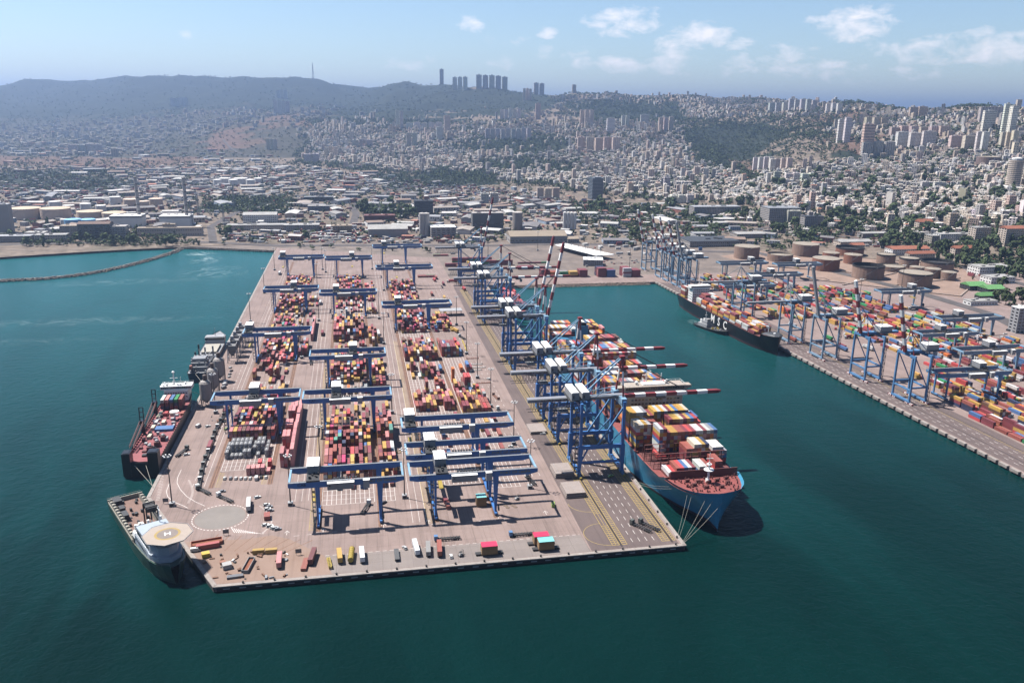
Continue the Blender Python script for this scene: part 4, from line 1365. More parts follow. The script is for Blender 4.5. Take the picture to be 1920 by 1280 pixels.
# --- the big blue container ship
def blue_ship():
    CX, Y0 = 201.0, 398.0
    t = thing('container_ship', 'large light blue container ship with a red foredeck along the pier', 'container ship', (CX, Y0, WZ), 0)
    st = []
    for s, bd, bw, z in ((0, 1.5, .05, 24.5), (1.5, 9, .05, 24.5), (4, 14.5, .1, 24.5), (9, 18.6, .2, 24.4), (13, 20.6, .8, 24.3), (18, 22.2, 3.0, 24.2), (27, 24.2, 7.5, 24.0), (33, 24.8, 10.5, 21.4), (45, 25.4, 15.5, 20.8), (62, 25.8, 20.5, 20.4),
                         (85, 26, 24.6, 20.2), (110, 26, 25.9, 20.2), (250, 26, 26, 20.2), (315, 26, 25, 20.4), (340, 25.6, 19, 20.6), (356, 24.5, 12, 21)):
        st.append((s, bd, bw, z))
    # the raked stem: waterline starts behind the deck edge
    mbst = [(y + (10 * (1 - min(1, y / 30.0))) * 0, a, b, c) for y, a, b, c in st]
    hull('hull', mbst, 22, [M_SHIPBLUE, M_BOOT], t)
    deck('foredeck', [s for s in st if s[0] <= 27], 1.6, M_OXIDE, t)
    deck('deck', [s for s in st if s[0] >= 27], .5, M_OXIDE, t)
    mb = MB()
    winches(mb, [(-10, 15, 22.9), (-4, 11, 22.9), (5, 10, 22.9), (11, 15, 22.9), (-12, 21, 22.8), (13, 21, 22.8), (0, 17, 22.9), (6, 19, 22.8), (-6, 19, 22.8)])
    for i in range(90):
        y = rnd.uniform(5, 25)
        x = rnd.uniform(-1, 1) * (12 + y * .4)
        mb.box(x - .3, x + .3, y - .3, y + .3, 22.85, 22.85 + rnd.uniform(.5, 1.6))
    mb.build('winch', M_LASH, t, kind='stuff')
    mb = MB()
    mb.box(-20.5, 22.5, 26.2, 26.7, 22.8, 27.4)
    for x in np.arange(-20, 22, 2.4):
        mb.hexa([(x, 26.7, 22.8), (x + .2, 26.7, 22.8), (x + .2, 28.6, 22.8), (x, 28.6, 22.8)], [(x, 26.7, 27), (x + .2, 26.7, 27), (x + .2, 26.9, 27), (x, 26.9, 27)])
    mb.build('breakwater', M_LASH, t)
    mb = MB()
    mb.box(-1, 1, 17, 19.4, 22.9, 25)
    mb.cyl((0, 18, 25), (0, 18, 36), .75, .5, 8)
    mb.cyl((0, 18, 31), (0, 18, 31.4), 3.0, n=12)
    mb.cyl((0, 18, 34.5), (0, 18, 34.8), 1.6, n=10)
    mb.cyl((0, 18, 36), (0, 18, 42), .16, n=6)
    mb.box(-2.2, 2.2, 17.8, 18.1, 38.2, 38.5)
    mb.build('foremast', M_WHITE, t)
    # hatch covers and lashing bridges bay by bay
    ys = [30, 45.4, 60.8, 76.2, 91.6] + [129 + 15.2 * i for i in range(11)] + [309 + 15.2 * i for i in range(3)]
    for i, y in enumerate(ys):
        if i in (1, 2):
            hw0 = -2.5
        else:
            hw0 = -24.5
        mb = MB()
        mb.box(max(hw0, -20 if i == 0 else hw0), 24.5 if i else 23, y + .5, y + 13, 20.3, 22.0)
        mb.build('hatch_cover', M_LASH, t)
        mb = MB()
        for x in np.arange(-25, 25.1, 5.0):
            if i == 0 and abs(x) > 22.5:
                continue
            mb.bar((x, y + 14.1, 20.2), (x, y + 14.1, 31), .45)
        for z in (25, 28, 31):
            mb.box(-25 if i else -22, 25 if i else 22, y + 13.7, y + 14.5, z, z + .18)
        mb.build('lashing_bridge', M_LASH, t)
    # open hold on the port bow
    mb = MB()
    mb.box(-24, -2.8, 45.6, 74, 20.2, 20.5)
    for x in np.arange(-23.5, -3, 2.9):
        for y in (46, 52, 59.5, 61.5, 67, 73.5):
            mb.bar((x, y, 20.5), (x, y, 24 + (y > 60) * 1.5), .22)
    for y in (46, 59.5, 61.5, 73.5):
        mb.box(-23.8, -3, y - .15, y + .15, 23.6, 23.9)
        mb.box(-23.8, -3, y - .15, y + .15, 22.1, 22.3)
    mb.build('cell_guides', M_LASH, t)
    # forward bridge house
    mb = MB()
    mb.box(-20, 20, 110, 123, 20.3, 48)
    mb.box(-22, 22, 111.5, 122, 48.01, 51.5)
    for z in (24, 27, 30, 33, 36, 39, 42, 45):
        windows(mb, -18, 18, 110, z, z + 1.1, 14, 1)
    windows(mb, -21.5, 21.5, 111.5, 49.2, 50.7, 24, 1, gap=.12)
    h = mb.build('bridge_house', [M_BEIGE, M_GLASS], t)
    for s in (-1, 1):
        mb = MB()
        P = [(s * 22.02, 48.2), (s * 27, 49.2), (s * 27, 51), (s * 22.02, 51)]
        if s > 0:
            P = P[::-1]
        mb.hexa([(x, 112.5, z) for x, z in P], [(x, 118, z) for x, z in P])
        mb.bar((s * 21, 115, 44), (s * 26.5, 115, 49), .5)
        mb.build('bridge_wing', M_BEIGE, h)
    mb = MB()
    rail(mb, [(-22, 111.6, 51.5), (22, 111.6, 51.5), (22, 122, 51.5), (-22, 122, 51.5), (-22, 111.6, 51.5)], w=.14)
    mb.box(-8, 8, 114, 120, 51.51, 52.3)
    mb.cyl((-5, 117, 52.3), (-5, 117, 60), .35, n=6)
    mb.cyl((6, 117, 52.3), (6, 117, 59), .3, n=6)
    mb.box(-8, -2, 116.8, 117.2, 58, 58.3)
    mb.lathe(10, 117, [(.1, 51.5), (1.4, 52.6), (1.4, 53.6), (.2, 54.6)], 10)
    mb.lathe(-12, 117, [(.1, 51.5), (1.2, 52.4), (1.2, 53.4), (.2, 54.2)], 10)
    mb.build('radar_mast', M_WHITE, h)
    mb = MB()
    for s in (-1, 1):
        mb.box(s * 21.5 - 1.5, s * 21.5 + 1.5, 112, 121, 26, 29)
    mb.build('lifeboat', mat('orange_lifeboat', (.65, .2, .05), .5), h)
    # aft funnel island
    mb = MB()
    mb.box(-24, 24, 297, 305.5, 20.3, 34)
    mb.box(-5, 5, 297.5, 305, 34.01, 46)
    mb.box(-3.5, 3.5, 298.5, 304, 46.01, 48, 1)
    mb.build('funnel', [M_SHIPBLUE, M_BLACK], t)
    # boxes on board
    P, X0 = 2.47, 201 - 23.5
    def b(i, c0, hs, row, **kw):
        bay(X0 + c0 * P, P, len(hs), Y0 + ys[i] + 6.7, 12.19, hs, SHIPC, 'blue ship deck', row, z0=19.2, **kw)
    b(0, 2, [1, 1, 2, 2, 2, 2, 2, 0, 2, 2, 2, 1, 3, 3, 1], 0, front=[0] * 15, colors=['pale grey', 'bright red', 'rust red', 'bright red', 'blue', 'pale grey', 'maroon', None, 'pale grey', 'pale grey', 'rust red', 'maroon', 'rust red', 'rust red', 'maroon'])
    b(1, 9, [4, 4, 5, 5, 5, 5, 2, 4, 4, 4, 3], 1, front=[0] * 11, colors=['rust red', 'rust red', 'cream', 'pale grey', 'mustard yellow', 'navy', None, 'pale grey', 'pale grey', 'pale grey', 'grey'])
    b(2, 4, [7, 7, 6, 6, 6, 6, 6, 6, 6, 6, 6, 6, 6, 6, 6, 6], 2, front=[0] * 16, colors=['pale grey', 'maroon', 'maroon', 'mustard yellow', 'mustard yellow', 'rust red', 'rust red', 'maroon', 'bright red', 'maroon', 'pale grey', 'pale grey', 'maroon', 'pale grey', 'grey', 'blue'])
    b(3, 0, [6, 6, 6, 6, 6, 6, 2, 2, 2, 7, 7, 7, 7, 7, 7, 7, 7, 6, 4, 4], 3, colors=['cream', 'pale grey', 'mustard yellow', 'pale grey', 'rust red', 'rust red', None, None, None, 'maroon', 'mustard yellow', 'mustard yellow', 'cream', 'maroon', 'mustard yellow', 'blue', 'bright red', 'bright red', 'navy', 'navy'])
    b(4, 0, [7, 7, 7, 7, 7, 6, 6, 7, 7, 7, 7, 7, 7, 7, 7, 7, 7, 6, 5, 5], 4, colors=['mustard yellow', 'mustard yellow', 'pale grey', 'pale grey', 'grey', 'mustard yellow', 'maroon', 'mustard yellow', 'pale grey', 'mustard yellow', 'pale grey', 'maroon', 'mustard yellow', 'blue', 'mustard yellow', 'mustard yellow', 'cream', 'pale grey', 'blue', 'blue'])
    bay(X0 + 8.4, 2.6, 6, 460.5, 12.19, [1, 1, 0, 1, 1, 1], [('bright red', 1)], 'open hold of blue ship', 0, z0=18.4)
    prev = None
    for k in range(5, len(ys)):
        m = rnd.choice((6, 7, 7, 7.6, 8, 5)) if k < 16 else rnd.choice((6, 7, 7))
        if k == 5:
            m = 7
        hs = []
        c = 0
        while c < 20:
            w = rnd.choice((3, 4, 5, 7))
            q = max(0, min(8, round(m + rnd.choice((-2, -1, 0, 0, 0, .5)))))
            if rnd.random() < .12:
                q = rnd.choice((0, 2, 3))
            hs += [q] * w
            c += w
        b(k, 0, hs[:20], k, front=prev)
        prev = [h_ - 1 for h_ in hs[:20]] if k not in (15,) else None
    # mooring lines
    for p, q in (((-17, 8, 21), (-27.2, -6.0, 3.2)), ((-15, 6.5, 21), (-27.0, -8.0, 3.2)), ((-8, 2, 21), (-27.4, -13.5, 3.2)), ((-3, 1.5, 21), (-27.3, -14.0, 3.2)), ((-22, 19, 20), (-27.6, 62, 3.2)), ((-22.5, 22, 20), (-27.6, 66, 3.2)),
                 ((4, 1.5, 20), (-27.2, -14.5, 3.2))):
        m = MB()
        p, q = Vector(p), Vector(q)
        pts = [p.lerp(q, i / 8) - Vector((0, 0, math.sin(i / 8 * math.pi) * 1.2)) for i in range(9)]
        for a, c in zip(pts, pts[1:]):
            m.bar(a, c, .12)
        m.build('mooring_line', M_ROPE, t)
blue_ship()
# --- the black container ship on the right
def black_ship():
    L, Bm = 222.0, 26.0
    yc = 724.0
    x = FX(yc + L / 2) - Bm / 2 - 2.2
    ang = -math.atan(FLINE[2])
    cy = yc
    xb = FX(yc) - Bm / 2 - 2.2
    t = thing('container_ship', 'long black container ship with white MSC letters at the right quay', 'container ship', (xb, yc, WZ), ang)
    st = [(s, bd, bw, z) for s, bd, bw, z in ((0, .6, .05, 19.5), (2, 4.4, .05, 19.5), (6, 7.6, .3, 19.3), (12, 9.9, 2.2, 19), (17, 11.0, 4.2, 18.8), (18, 11.2, 4.6, 15.6), (32, 12.6, 8.8, 15.2), (55, 13, 11.6, 15), (80, 13, 12.8, 15), (170, 13, 12.8, 15), (200, 12.8, 11.0, 15.2), (L, 12, 8.0, 15.5))]
    hull('hull', st, 11, [M_BLKHULL, M_BOOT], t, zboot=2.0)
    deck('deck', [s for s in st if s[0] >= 18], .6, M_LASH, t)
    mb = MB()
    sec = []
    for s, b_, z in ((0.6, .5, 19.6), (3, 4.6, 20.2), (8, 8, 20.6), (16.5, 10.6, 20.6)):
        sec.append([(-b_, s, 19.2), (-b_ * .6, s, z), (b_ * .6, s, z), (b_, s, 19.2)])
    mb.loft(sec, cap1=True)
    mb.box(-1, 1, 8, 10, 20.6, 21.2, 1)
    mb.build('turtle_back', [mat('dark_grey_paint', (.06, .065, .075), .6, var=.1), M_WHITE], t)
    mb = MB()
    mb.cyl((0, 21, 15), (0, 21, 28), .5, .35, 8)
    mb.box(-2, 2, 20.8, 21.2, 24, 24.3)
    mb.build('foremast', M_WHITE, t)
    mb = MB()
    mb.box(-11, 11, 180, 192, 14.5, 31)
    mb.box(-12.8, 12.8, 181, 190, 31.01, 34)
    for z in (17, 20, 23, 26, 28.6):
        windows(mb, -10.5, 10.5, 180, z, z + 1.0, 9, 1)
        for i in range(4):
            mb.box(-11.07, -11, 181 + i * 2.7, 182.4 + i * 2.7, z, z + 1.0, 1)
    windows(mb, -12.5, 12.5, 181, 32, 33.3, 16, 1, gap=.1)
    h = mb.build('bridge_house', [M_WHITE, M_GLASS], t)
    mb = MB()
    mb.cyl((0, 186, 34), (0, 186, 44), .5, .3, 8)
    mb.box(-4, 4, 185.7, 186.3, 39, 39.4)
    mb.build('radar_mast', M_WHITE, h)
    mb = MB()
    mb.box(-4, 4, 193, 198, 15, 30)
    mb.box(-2.5, 2.5, 194, 197, 30.01, 34, 1)
    mb.build('funnel', [M_WHITE, M_BLACK], t)
    for k, ch in enumerate('MSC'):
        o = text('lettering', ch, 13.0, M_WHITE, t, (-13.2, 119 - k * 15.0, 9.0), (math.pi / 2, 0, -math.pi / 2), scale_x=1.0)
        o['label'] = f'white letter {ch} on the black hull'
    c, s = math.cos(ang), math.sin(ang)
    pal = [('rust red', 5), ('mustard yellow', 5), ('maroon', 6), ('pale grey', 4), ('blue', 1), ('orange', 2)]
    for i, (y, hs) in enumerate(((30, [1, 1, 2, 3, 3, 3, 3, 0]), (44, [2, 2, 2, 2, 3, 3, 3, 2]), (58, [2, 1, 2, 2, 2, 3, 3, 2]), (72, [4, 4, 1, 1, 1, 4, 4, 0]), (86, [3, 3, 3, 3, 1, 3, 3, 2]), (100, [2, 3, 3, 3, 1, 1, 3, 2]), (114, [3, 3, 3, 3, 4, 4, 3, 3]), (128, [2, 4, 4, 4, 4, 5, 4, 4]),
                                 (142, [3, 4, 4, 3, 5, 5, 4, 4]), (156, [3, 4, 5, 5, 5, 5, 5, 4]), (201, [5, 5, 5, 5, 5, 5, 5, 5]))):
        for col in range(8):
            lx, ly = -9.8 + col * 2.8, y + 6.3
            bay(xb + c * lx - s * ly, 2.8, 1, yc + s * lx + c * ly, 12.19, [hs[col]], pal, 'black ship deck', i * 8 + col, ang=ang, z0=12.2)
black_ship()
def feeder():
    t = thing('feeder_ship', 'small rust brown feeder ship with red containers behind the raised booms', 'feeder ship', (188, 900, WZ), 0)
    st = [(0, .5, .05, 10), (3, 5, .4, 10), (10, 8.4, 4, 9.6), (14, 9, 5, 7.5), (30, 10, 9, 7), (110, 10, 10, 7), (128, 9, 6, 7.4)]
    hull('hull', st, 7, [M_REDC, M_BOOT], t)
    deck('deck', st, .5, M_OXIDE, t)
    mb = MB()
    mb.box(-9, 9, 106, 118, 6.6, 19)
    mb.box(-10.5, 10.5, 107, 116, 19.01, 22)
    for z in (9, 12, 15):
        windows(mb, -8.5, 8.5, 106, z, z + 1, 8, 1)
    windows(mb, -10, 10, 107, 20, 21.2, 12, 1, gap=.1)
    mb.cyl((0, 112, 22), (0, 112, 31), .4, n=6)
    mb.build('bridge_house', [M_BEIGE, M_GLASS], t)
    for i, y in enumerate((18, 31.5, 45, 62, 75.5, 89)):
        bay(188 - 7.6, 2.55, 7, 900 + y + 6.3, 12.19, hts(7, 2.6 if i != 2 else 1, .9, 4), [('maroon', 4), ('bright red', 3), ('salmon pink', 2)], 'feeder ship deck', i, z0=3.9)
feeder()
# --- heavy deck ship on the left, stern towards us
def deck_ship():
    t = thing('cargo_ship', 'black heavy cargo ship with a faded red deck moored on the left quay', 'cargo ship', (-142.6, 527, WZ), 0)
    M = M_BLKHULL
    st = [(0, 11, 10, 11), (112, 11, 11, 11), (126, 10.2, 8, 12.5), (138, 7.5, 4, 14), (147, 3.8, 1, 15), (152, .5, .05, 15.5)]
    # stern first: mirrored winding handled by flipping x
    mb = MB()
    secs = [[(b, y, z), (b - (b - w) * .5, y, z * .5), (w, y, 1.5), (w * .98, y, -4), (-w * .98, y, -4), (-w, y, 1.5), (-(b - (b - w) * .5), y, z * .5), (-b, y, z)] for y, b, w, z in st]
    mb.loft(secs, cap0=True)
    hl = mb.build('hull', [M], t)
    mb = MB()
    for (y0, b0, _, z0), (y1, b1, _, z1) in zip(st, st[1:]):
        mb.face([(-b0 + .3, y0 + .3, z0 - 2.0), (b0 - .3, y0 + .3, z0 - 2.0), (b1 - .3, y1, z1 - 2.0), (-b1 + .3, y1, z1 - 2.0)])
    mb.build('deck', M_PINKDECK, t)
    for x0, x1 in ((-11.05, -6), (4.6, 11.05)):
        mb = MB()
        mb.box(x0, x1, -.6, 7, 1.0, 17)
        mb.box(x0 + .8, x1 - .8, .3, 6, 17.01, 17.3)
        mb.build('stern_tower', M, t)
    mb = MB()
    mb.hexa([(-5.9, -.8, 6.5), (4.5, -.8, 6.5), (4.5, -.2, 6.5), (-5.9, -.2, 6.5)], [(-5.9, -.8, 10.5), (4.5, -.8, 10.5), (4.5, -.2, 10.5), (-5.9, -.2, 10.5)])
    mb.build('stern_ramp', M, t)
    for y in (14, 24, 34, 44, 54, 64, 74, 84):
        mb = MB()
        mb.box(-6.5, 7.5, y, y + 8.8, 7.02, 8.3)
        for x in (-4, 0, 4):
            mb.box(x - .15, x + .15, y + .1, y + 8.7, 8.31, 8.6)
        mb.build('hatch_cover', M_PINKDECK, t)
    mb = MB()
    for y in range(10, 110, 4):
        for s in (-1, 1):
            mb.box(s * 10.3 - .35, s * 10.3 + .35, y, y + 2.4, 8.2, 10.2)
    mb.build('side_bulwark', M_PINKDECK, t)
    # two cranes on the far side with booms lowered aft
    for y in (54, 93):
        mb = MB()
        mb.cyl((-10.2, y, 7), (-10.2, y, 17), 1.7, 1.4, 10)
        mb.box(-12, -8.6, y - 1.8, y + 1.8, 17, 19.5)
        for dx in (-1.4, 1.2):
            mb.bar((-10.2 + dx, y, 19.5), (-10.2 + dx, y + .6, 29), .6)
        for z in (22, 25.5, 29):
            mb.bar((-11.7, y + .3, z), (-8.9, y + .3, z), .5)
        mb.build('crane_tower', M, t)
        mb = MB()
        for dx in (-1.2, 1.2):
            for dz in (0, 1.9):
                mb.bar((-10.3 + dx, y - 2, 17.5 + dz), (-10.3 + dx, y - 33, 12.5 + dz * .6), .32)
        for k in range(14):
            a, b = k / 14, (k + 1) / 14
            za, zb = 17.5 - 5 * a, 17.5 - 5 * b
            ya, yb = y - 2 - 31 * a, y - 2 - 31 * b
            mb.bar((-11.5, ya, za), (-9.1, yb, zb + 1.5), .2)
            mb.bar((-9.1, ya, za), (-11.5, yb, zb + 1.5), .2)
            mb.bar((-11.5, ya, za), (-11.5, yb, zb + 1.5), .2)
            mb.bar((-9.1, ya, za + 1.5), (-9.1, yb, zb), .2)
        mb.build('crane_boom', M_LASH, t)
    mb = MB()
    mb.box(-9, 9, 119, 132, 10.5, 19)
    mb.box(-11.8, 11.8, 120, 129, 19.01, 22)
    for z in (13, 16):
        windows(mb, -8.5, 8.5, 119, z, z + 1, 9, 1)
    windows(mb, -11.3, 11.3, 120, 20, 21.3, 16, 1, gap=.1)
    h = mb.build('bridge_house', [M_WHITE, M_GLASS], t)
    mb = MB()
    for i in range(16):
        x, y = rnd.uniform(-10, 10), rnd.uniform(121, 128)
        mb.box(x - .5, x + .5, y - .5, y + .5, 22, 22 + rnd.uniform(.6, 2))
    rail(mb, [(-11.8, 120, 22), (11.8, 120, 22), (11.8, 129, 22), (-11.8, 129, 22)], w=.12)
    mb.cyl((-2, 125, 22), (-2, 125, 31), .6, .4, 8)
    mb.lathe(-2, 125, [(.2, 31), (1.1, 31.6), (1.1, 32.4), (.2, 33.2)], 10)
    mb.cyl((3, 125, 22), (3, 125, 28), .2, n=6)
    mb.box(-5, 1, 124.8, 125.2, 27, 27.4)
    mb.build('radar_mast', M_WHITE, h)
    mb = MB()
    mb.cyl((6, 80, 15.4), (6, 80, 15.8), 3.3, n=18)
    mb.cyl((6, 80, 9), (6, 80, 15.4), .6, n=8)
    mb.build('white_platform', M_WHITE, t)
    mb = MB()
    mb.hexa([(-3.5, 56, 9.0), (9, 57, 9.0), (9, 64.5, 9.0), (-3.5, 63, 9.0)], [(-3.2, 56.3, 11.2), (8.7, 57.3, 10.6), (8.7, 64.2, 10.8), (-3.2, 62.7, 11.4)])
    tag(mb.build('tarpaulin', M_TARP, t), None, None)
    mb = MB()
    for i in range(48):
        x, y = rnd.uniform(-9, 9), rnd.uniform(9, 92)
        w, d = rnd.uniform(.5, 1.4), rnd.uniform(.5, 1.8)
        mb.box(x - w, x + w, y - d, y + d, 8.7, 8.7 + rnd.uniform(.6, 2.8), rnd.choice((0, 0, 1, 2)))
    for x, y in ((4, 30), (6, 40), (1, 22)):
        mb.box(x - 1.6, x + 1.6, y - 2, y + 2, 8.4, 12.5, 1)
        mb.lathe(x, y, [(1.2, 12.5), (1.2, 13.6), (.2, 14.4)], 10, 0)
    mb.build('deck_gear', [M_LGREY, M_LASH, M_DARK], t, kind='stuff')
    for p, q in (((-4, 0, 9), (12.6, -24, 3.3)), ((3, 0, 9), (12.4, -25, 3.3)), ((9, 132, 13), (13.2, 150, 3.3))):
        m = MB()
        m.bar(p, q, .22)
        m.build('mooring_line', M_ROPE, t)
    cols = ['pale grey', 'salmon pink', 'blue', 'green', 'rust red']
    for k, c_ in enumerate(cols):
        bay(-149.2 + k * 3.3, 3.3, 1, 632.5, 12.19, [3], [('navy', 1), ('maroon', 1), ('brown', 1)], 'deck of black cargo ship', k, z0=7.4, colors=[c_], front=[0])
    for x, y, c_, L in ((-149, 615, 'cream', 12.19), (-145, 618, 'bright red', 6.06), (-140.5, 618, 'cream', 6.06), (-133, 617, 'rust red', 6.06), (-143, 600, 'cream', 6.06), (-148.5, 601, 'pale grey', 6.06), (-148.2, 590, 'cream', 6.06), (-147, 573, 'cream', 6.06)):
        bay(x, 3, 1, y, L, [1], [(c_, 1)], 'deck gear of black cargo ship', int(y), z0=5.6)
deck_ship()
def grey_ship():
    t = thing('general_cargo_ship', 'grey cargo ship with crowded deckhouse moored beside the hoppers', 'cargo ship', (-140.2, 722, WZ), 0)
    st = [(0, 7.5, 6, 8.5), (3, 9, 8, 8.4), (95, 9.5, 9.5, 8), (112, 8.6, 6.5, 9.5), (124, 5.6, 2.4, 10.6), (133, .6, .05, 11.5)]
    mb = MB()
    secs = [[(b, y, z), (b - (b - w) * .5, y, z * .5), (w, y, 1.5), (w * .98, y, -4), (-w * .98, y, -4), (-w, y, 1.5), (-(b - (b - w) * .5), y, z * .5), (-b, y, z)] for y, b, w, z in st]
    mb.loft(secs, cap0=True)
    mb.build('hull', [M_NAVY], t)
    mb = MB()
    for (y0, b0, _, z0), (y1, b1, _, z1) in zip(st, st[1:]):
        mb.face([(-b0 + .2, y0, z0 - .6), (b0 - .2, y0, z0 - .6), (b1 - .2, y1, z1 - .6), (-b1 + .2, y1, z1 - .6)])
    mb.build('deck', M_GREY, t)
    mb = MB()
    mb.box(-7.5, 7.5, 6, 26, 7.9, 12)
    mb.box(-6.5, 6.5, 9, 24, 12.01, 15)
    mb.box(-5.5, 5.5, 12, 22, 15.01, 18)
    windows(mb, -7, 7, 6, 9.4, 10.6, 9, 1)
    windows(mb, -6, 6, 9, 13, 14.1, 8, 1)
    h = mb.build('deckhouse', [M_GREY, M_GLASS], t)
    mb = MB()
    for i in range(46):
        x, y = rnd.uniform(-8, 8), rnd.uniform(1, 30)
        z = 7.9 if y < 6 or abs(x) > 7.4 else 12 if y < 9 else 15
        mb.box(x - .5, x + .5, y - .6, y + .6, z, z + rnd.uniform(.6, 2.4), rnd.choice((0, 1, 1)))
    mb.build('deck_gear', [M_DARK, M_LGREY], t, kind='stuff')
    mb = MB()
    mb.box(-7, -4.5, 1.5, 6.5, 12, 14.4, tx=.3, ty=.8)
    mb.build('lifeboat', mat('faded_orange', (.50, .17, .12), .6), t)
    mb = MB()
    mb.box(-6.8, 6.8, 34, 50, 7.5, 9.4)
    mb.box(-6.8, 6.8, 62, 90, 7.5, 9.6, 1)
    mb.build('hatch_cover', [M_DARK, mat('cream_paint', (.60, .55, .45), .7, var=.1, dirt=.2)], t)
    for x, y, h_ in ((-7.5, 38, 17), (-7.5, 56, 19), (5, 56, 17), (-2, 56, 16)):
        mb = MB()
        mb.bar((x, y, 7.5), (x, y, h_), 1.3)
        mb.bar((x, y, h_ - 4), (x + (4 if x < 0 else -3), y - 17, 12), .5)
        mb.build('derrick', M_GREY if x > -5 else M_DARK, t)
    mb = MB()
    mb.box(-9, 9, 98, 108, 7.6, 10.5)
    mb.box(-9.3, 9.3, 99, 108.5, 10.51, 13.5)
    windows(mb, -9, 9, 99, 11, 13, 10, 1, gap=.06)
    mb.box(-8.5, 8.5, 100, 108, 13.51, 14)
    mb.cyl((0, 104, 14), (0, 104, 22), .35, .2, 6)
    for k in range(14):
        a = math.pi * k / 13
        mb.bar((9 * math.cos(a), 106 + 8 * math.sin(a), 12.3), (9 * math.cos(a), 106 + 8 * math.sin(a), 13.4), .15)
    mb.build('bridge_house', [M_LGREY, M_GLASS], t)
    m = MB()
    m.bar((-2, .5, 8), (11.5, -27, 3.3), .25)
    m.build('mooring_line', M_ROPE, t)
grey_ship()
# --- offshore vessel with the helicopter deck along the cut corner of the pier
def offshore():
    d = Vector((.4535, -.8912, 0))
    A = Vector((-130.5, 489, 0)) + Vector((-.8912, -.4535, 0)) * 12.6 + d * -2
    t = thing('offshore_vessel', 'offshore vessel with octagonal helicopter deck moored at the cut pier corner', 'offshore vessel', (A.x, A.y, WZ), math.atan2(d.y, d.x))
    # local: +x towards the bow, +y towards the pier
    st = [(0, 9.6, 9, 6.2), (60, 9.8, 9.8, 6.2), (76, 9.7, 9.2, 8.0), (88, 9.2, 7.6, 9.2), (95, 7.8, 5.4, 9.8), (100, 5.4, 2.8, 10.2), (103, 2.4, .6, 10.5)]
    mb = MB()
    secs = [[(x, -b, z), (x, -b + (b - w) * .5, z * .5), (x, -w, 1.2), (x, -w * .98, -4), (x, w * .98, -4), (x, w, 1.2), (x, b - (b - w) * .5, z * .5), (x, b, z)] for x, b, w, z in st]
    mb.loft(secs, cap0=True)
    mb.build('hull', [M_GREEN], t)
    mb = MB()
    mb.face([(0, -9.2, 4.6), (60, -9.4, 4.6), (60, 9.4, 4.6), (0, 9.2, 4.6)])
    mb.build('work_deck', M_WOOD, t)
    mb = MB()
    for (a, b, _, z), (a2, b2, _, z2) in zip(st[1:], st[2:]):
        mb.face([(a, -b + .3, z - .5), (a2, -b2 + .3, z2 - .5), (a2, b2 - .3, z2 - .5), (a, b - .3, z - .5)])
    mb.build('foredeck', M_GREEN, t)
    M_CR = mat('cream_bulwark', (.58, .54, .44), .7, var=.1, dirt=.25)
    for s in (-1, 1):
        mb = MB()
        y = s * 8.3
        mb.box(3, 58, y - .7, y + .7, 4.62, 8.6)
        for x in range(5, 58, 4):
            mb.box(x, x + .5, y - .9, y + .9, 8.6, 9.6)
        mb.box(3, 58, s * 9.5 - .12, s * 9.5 + .12, 6.0, 7.4)
        mb.build('cargo_rail', M_CR, t)
    mb = MB()
    mb.box(-.3, .3, -9.4, 9.4, 4.7, 7.2)
    rail(mb, [(0, -9.4, 7.2), (0, 9.4, 7.2)], w=.12)
    mb.build('stern_rail', M_CR, t)
    mb = MB()
    for i in range(24):
        x, y = rnd.uniform(4, 56), rnd.uniform(-6, 6)
        mb.box(x - .8, x + .8, y - .6, y + .6, 4.62, 4.62 + rnd.uniform(.4, 1.8))
    mb.box(2, 9, -8, -3, 4.62, 9)
    mb.box(13, 18, -6.4, -3.4, 4.62, 8)
    mb.box(22, 29, -7, -4, 4.62, 8.4, 0)
    mb.build('deck_gear', M_DARK, t, kind='stuff')
    mb = MB()
    for x in (38, 44):
        for y in (2, 8):
            mb.bar((x, y, 4.6), (x, y, 17), .7)
    mb.bar((38, 2, 17), (38, 8, 17), .7)
    mb.bar((44, 2, 17), (44, 8, 17), .7)
    mb.box(37.5, 44.5, 2.5, 7.5, 14, 16.2)
    mb.bar((41, 5, 16), (53, 7, 10), .9)
    mb.bar((41, 5, 12), (56, 2, 8), .8)
    mb.build('deck_crane', M_DARK, t)
    # accommodation
    mb = MB()
    mb.prism([(60, -8.6), (88, -8.2), (95, -5.4), (98, 0), (95, 5.4), (88, 8.2), (60, 8.6)], 6.3, 12)
    mb.prism([(62, -7.8), (87, -7.2), (93, -4.6), (95, 0), (93, 4.6), (87, 7.2), (62, 7.8)], 12.01, 16.5)
    for i in range(8):
        mb.box(63 + i * 2.5, 64.2 + i * 2.5, -8.66, -8.6, 9.6, 10.8, 1)
    for i in range(8):
        mb.box(63 + i * 3, 65 + i * 3, -7.95, -7.75, 13.6, 15.4, 1)
    h = mb.build('wheelhouse', [mat('pale_blue_white_paint', (.55, .63, .72), .5, var=.08, dirt=.2), M_GLASS], t)
    mb = MB()
    rail(mb, [(60, -8.6, 13), (84, -8.6, 13)], w=.14)
    for i in range(18):
        x, y = rnd.uniform(56, 68), rnd.uniform(-8, 8)
        mb.box(x - .6, x + .6, y - .6, y + .6, 13, 13 + rnd.uniform(.8, 4.5))
    mb.cyl((64, 4, 16), (64, 4, 26), .3, n=6)
    mb.box(62, 66, 3.8, 4.2, 24, 24.3)
    mb.build('mast_gear', M_WHITE, h, kind='stuff')
    mb = MB()
    mb.box(57, 62, -9, -6, 9.6, 12.4, tx=.4, ty=.4)
    mb.build('rescue_boat', M_WHITE, t)
    # helicopter deck
    c = Vector((90, 1.2, 0))
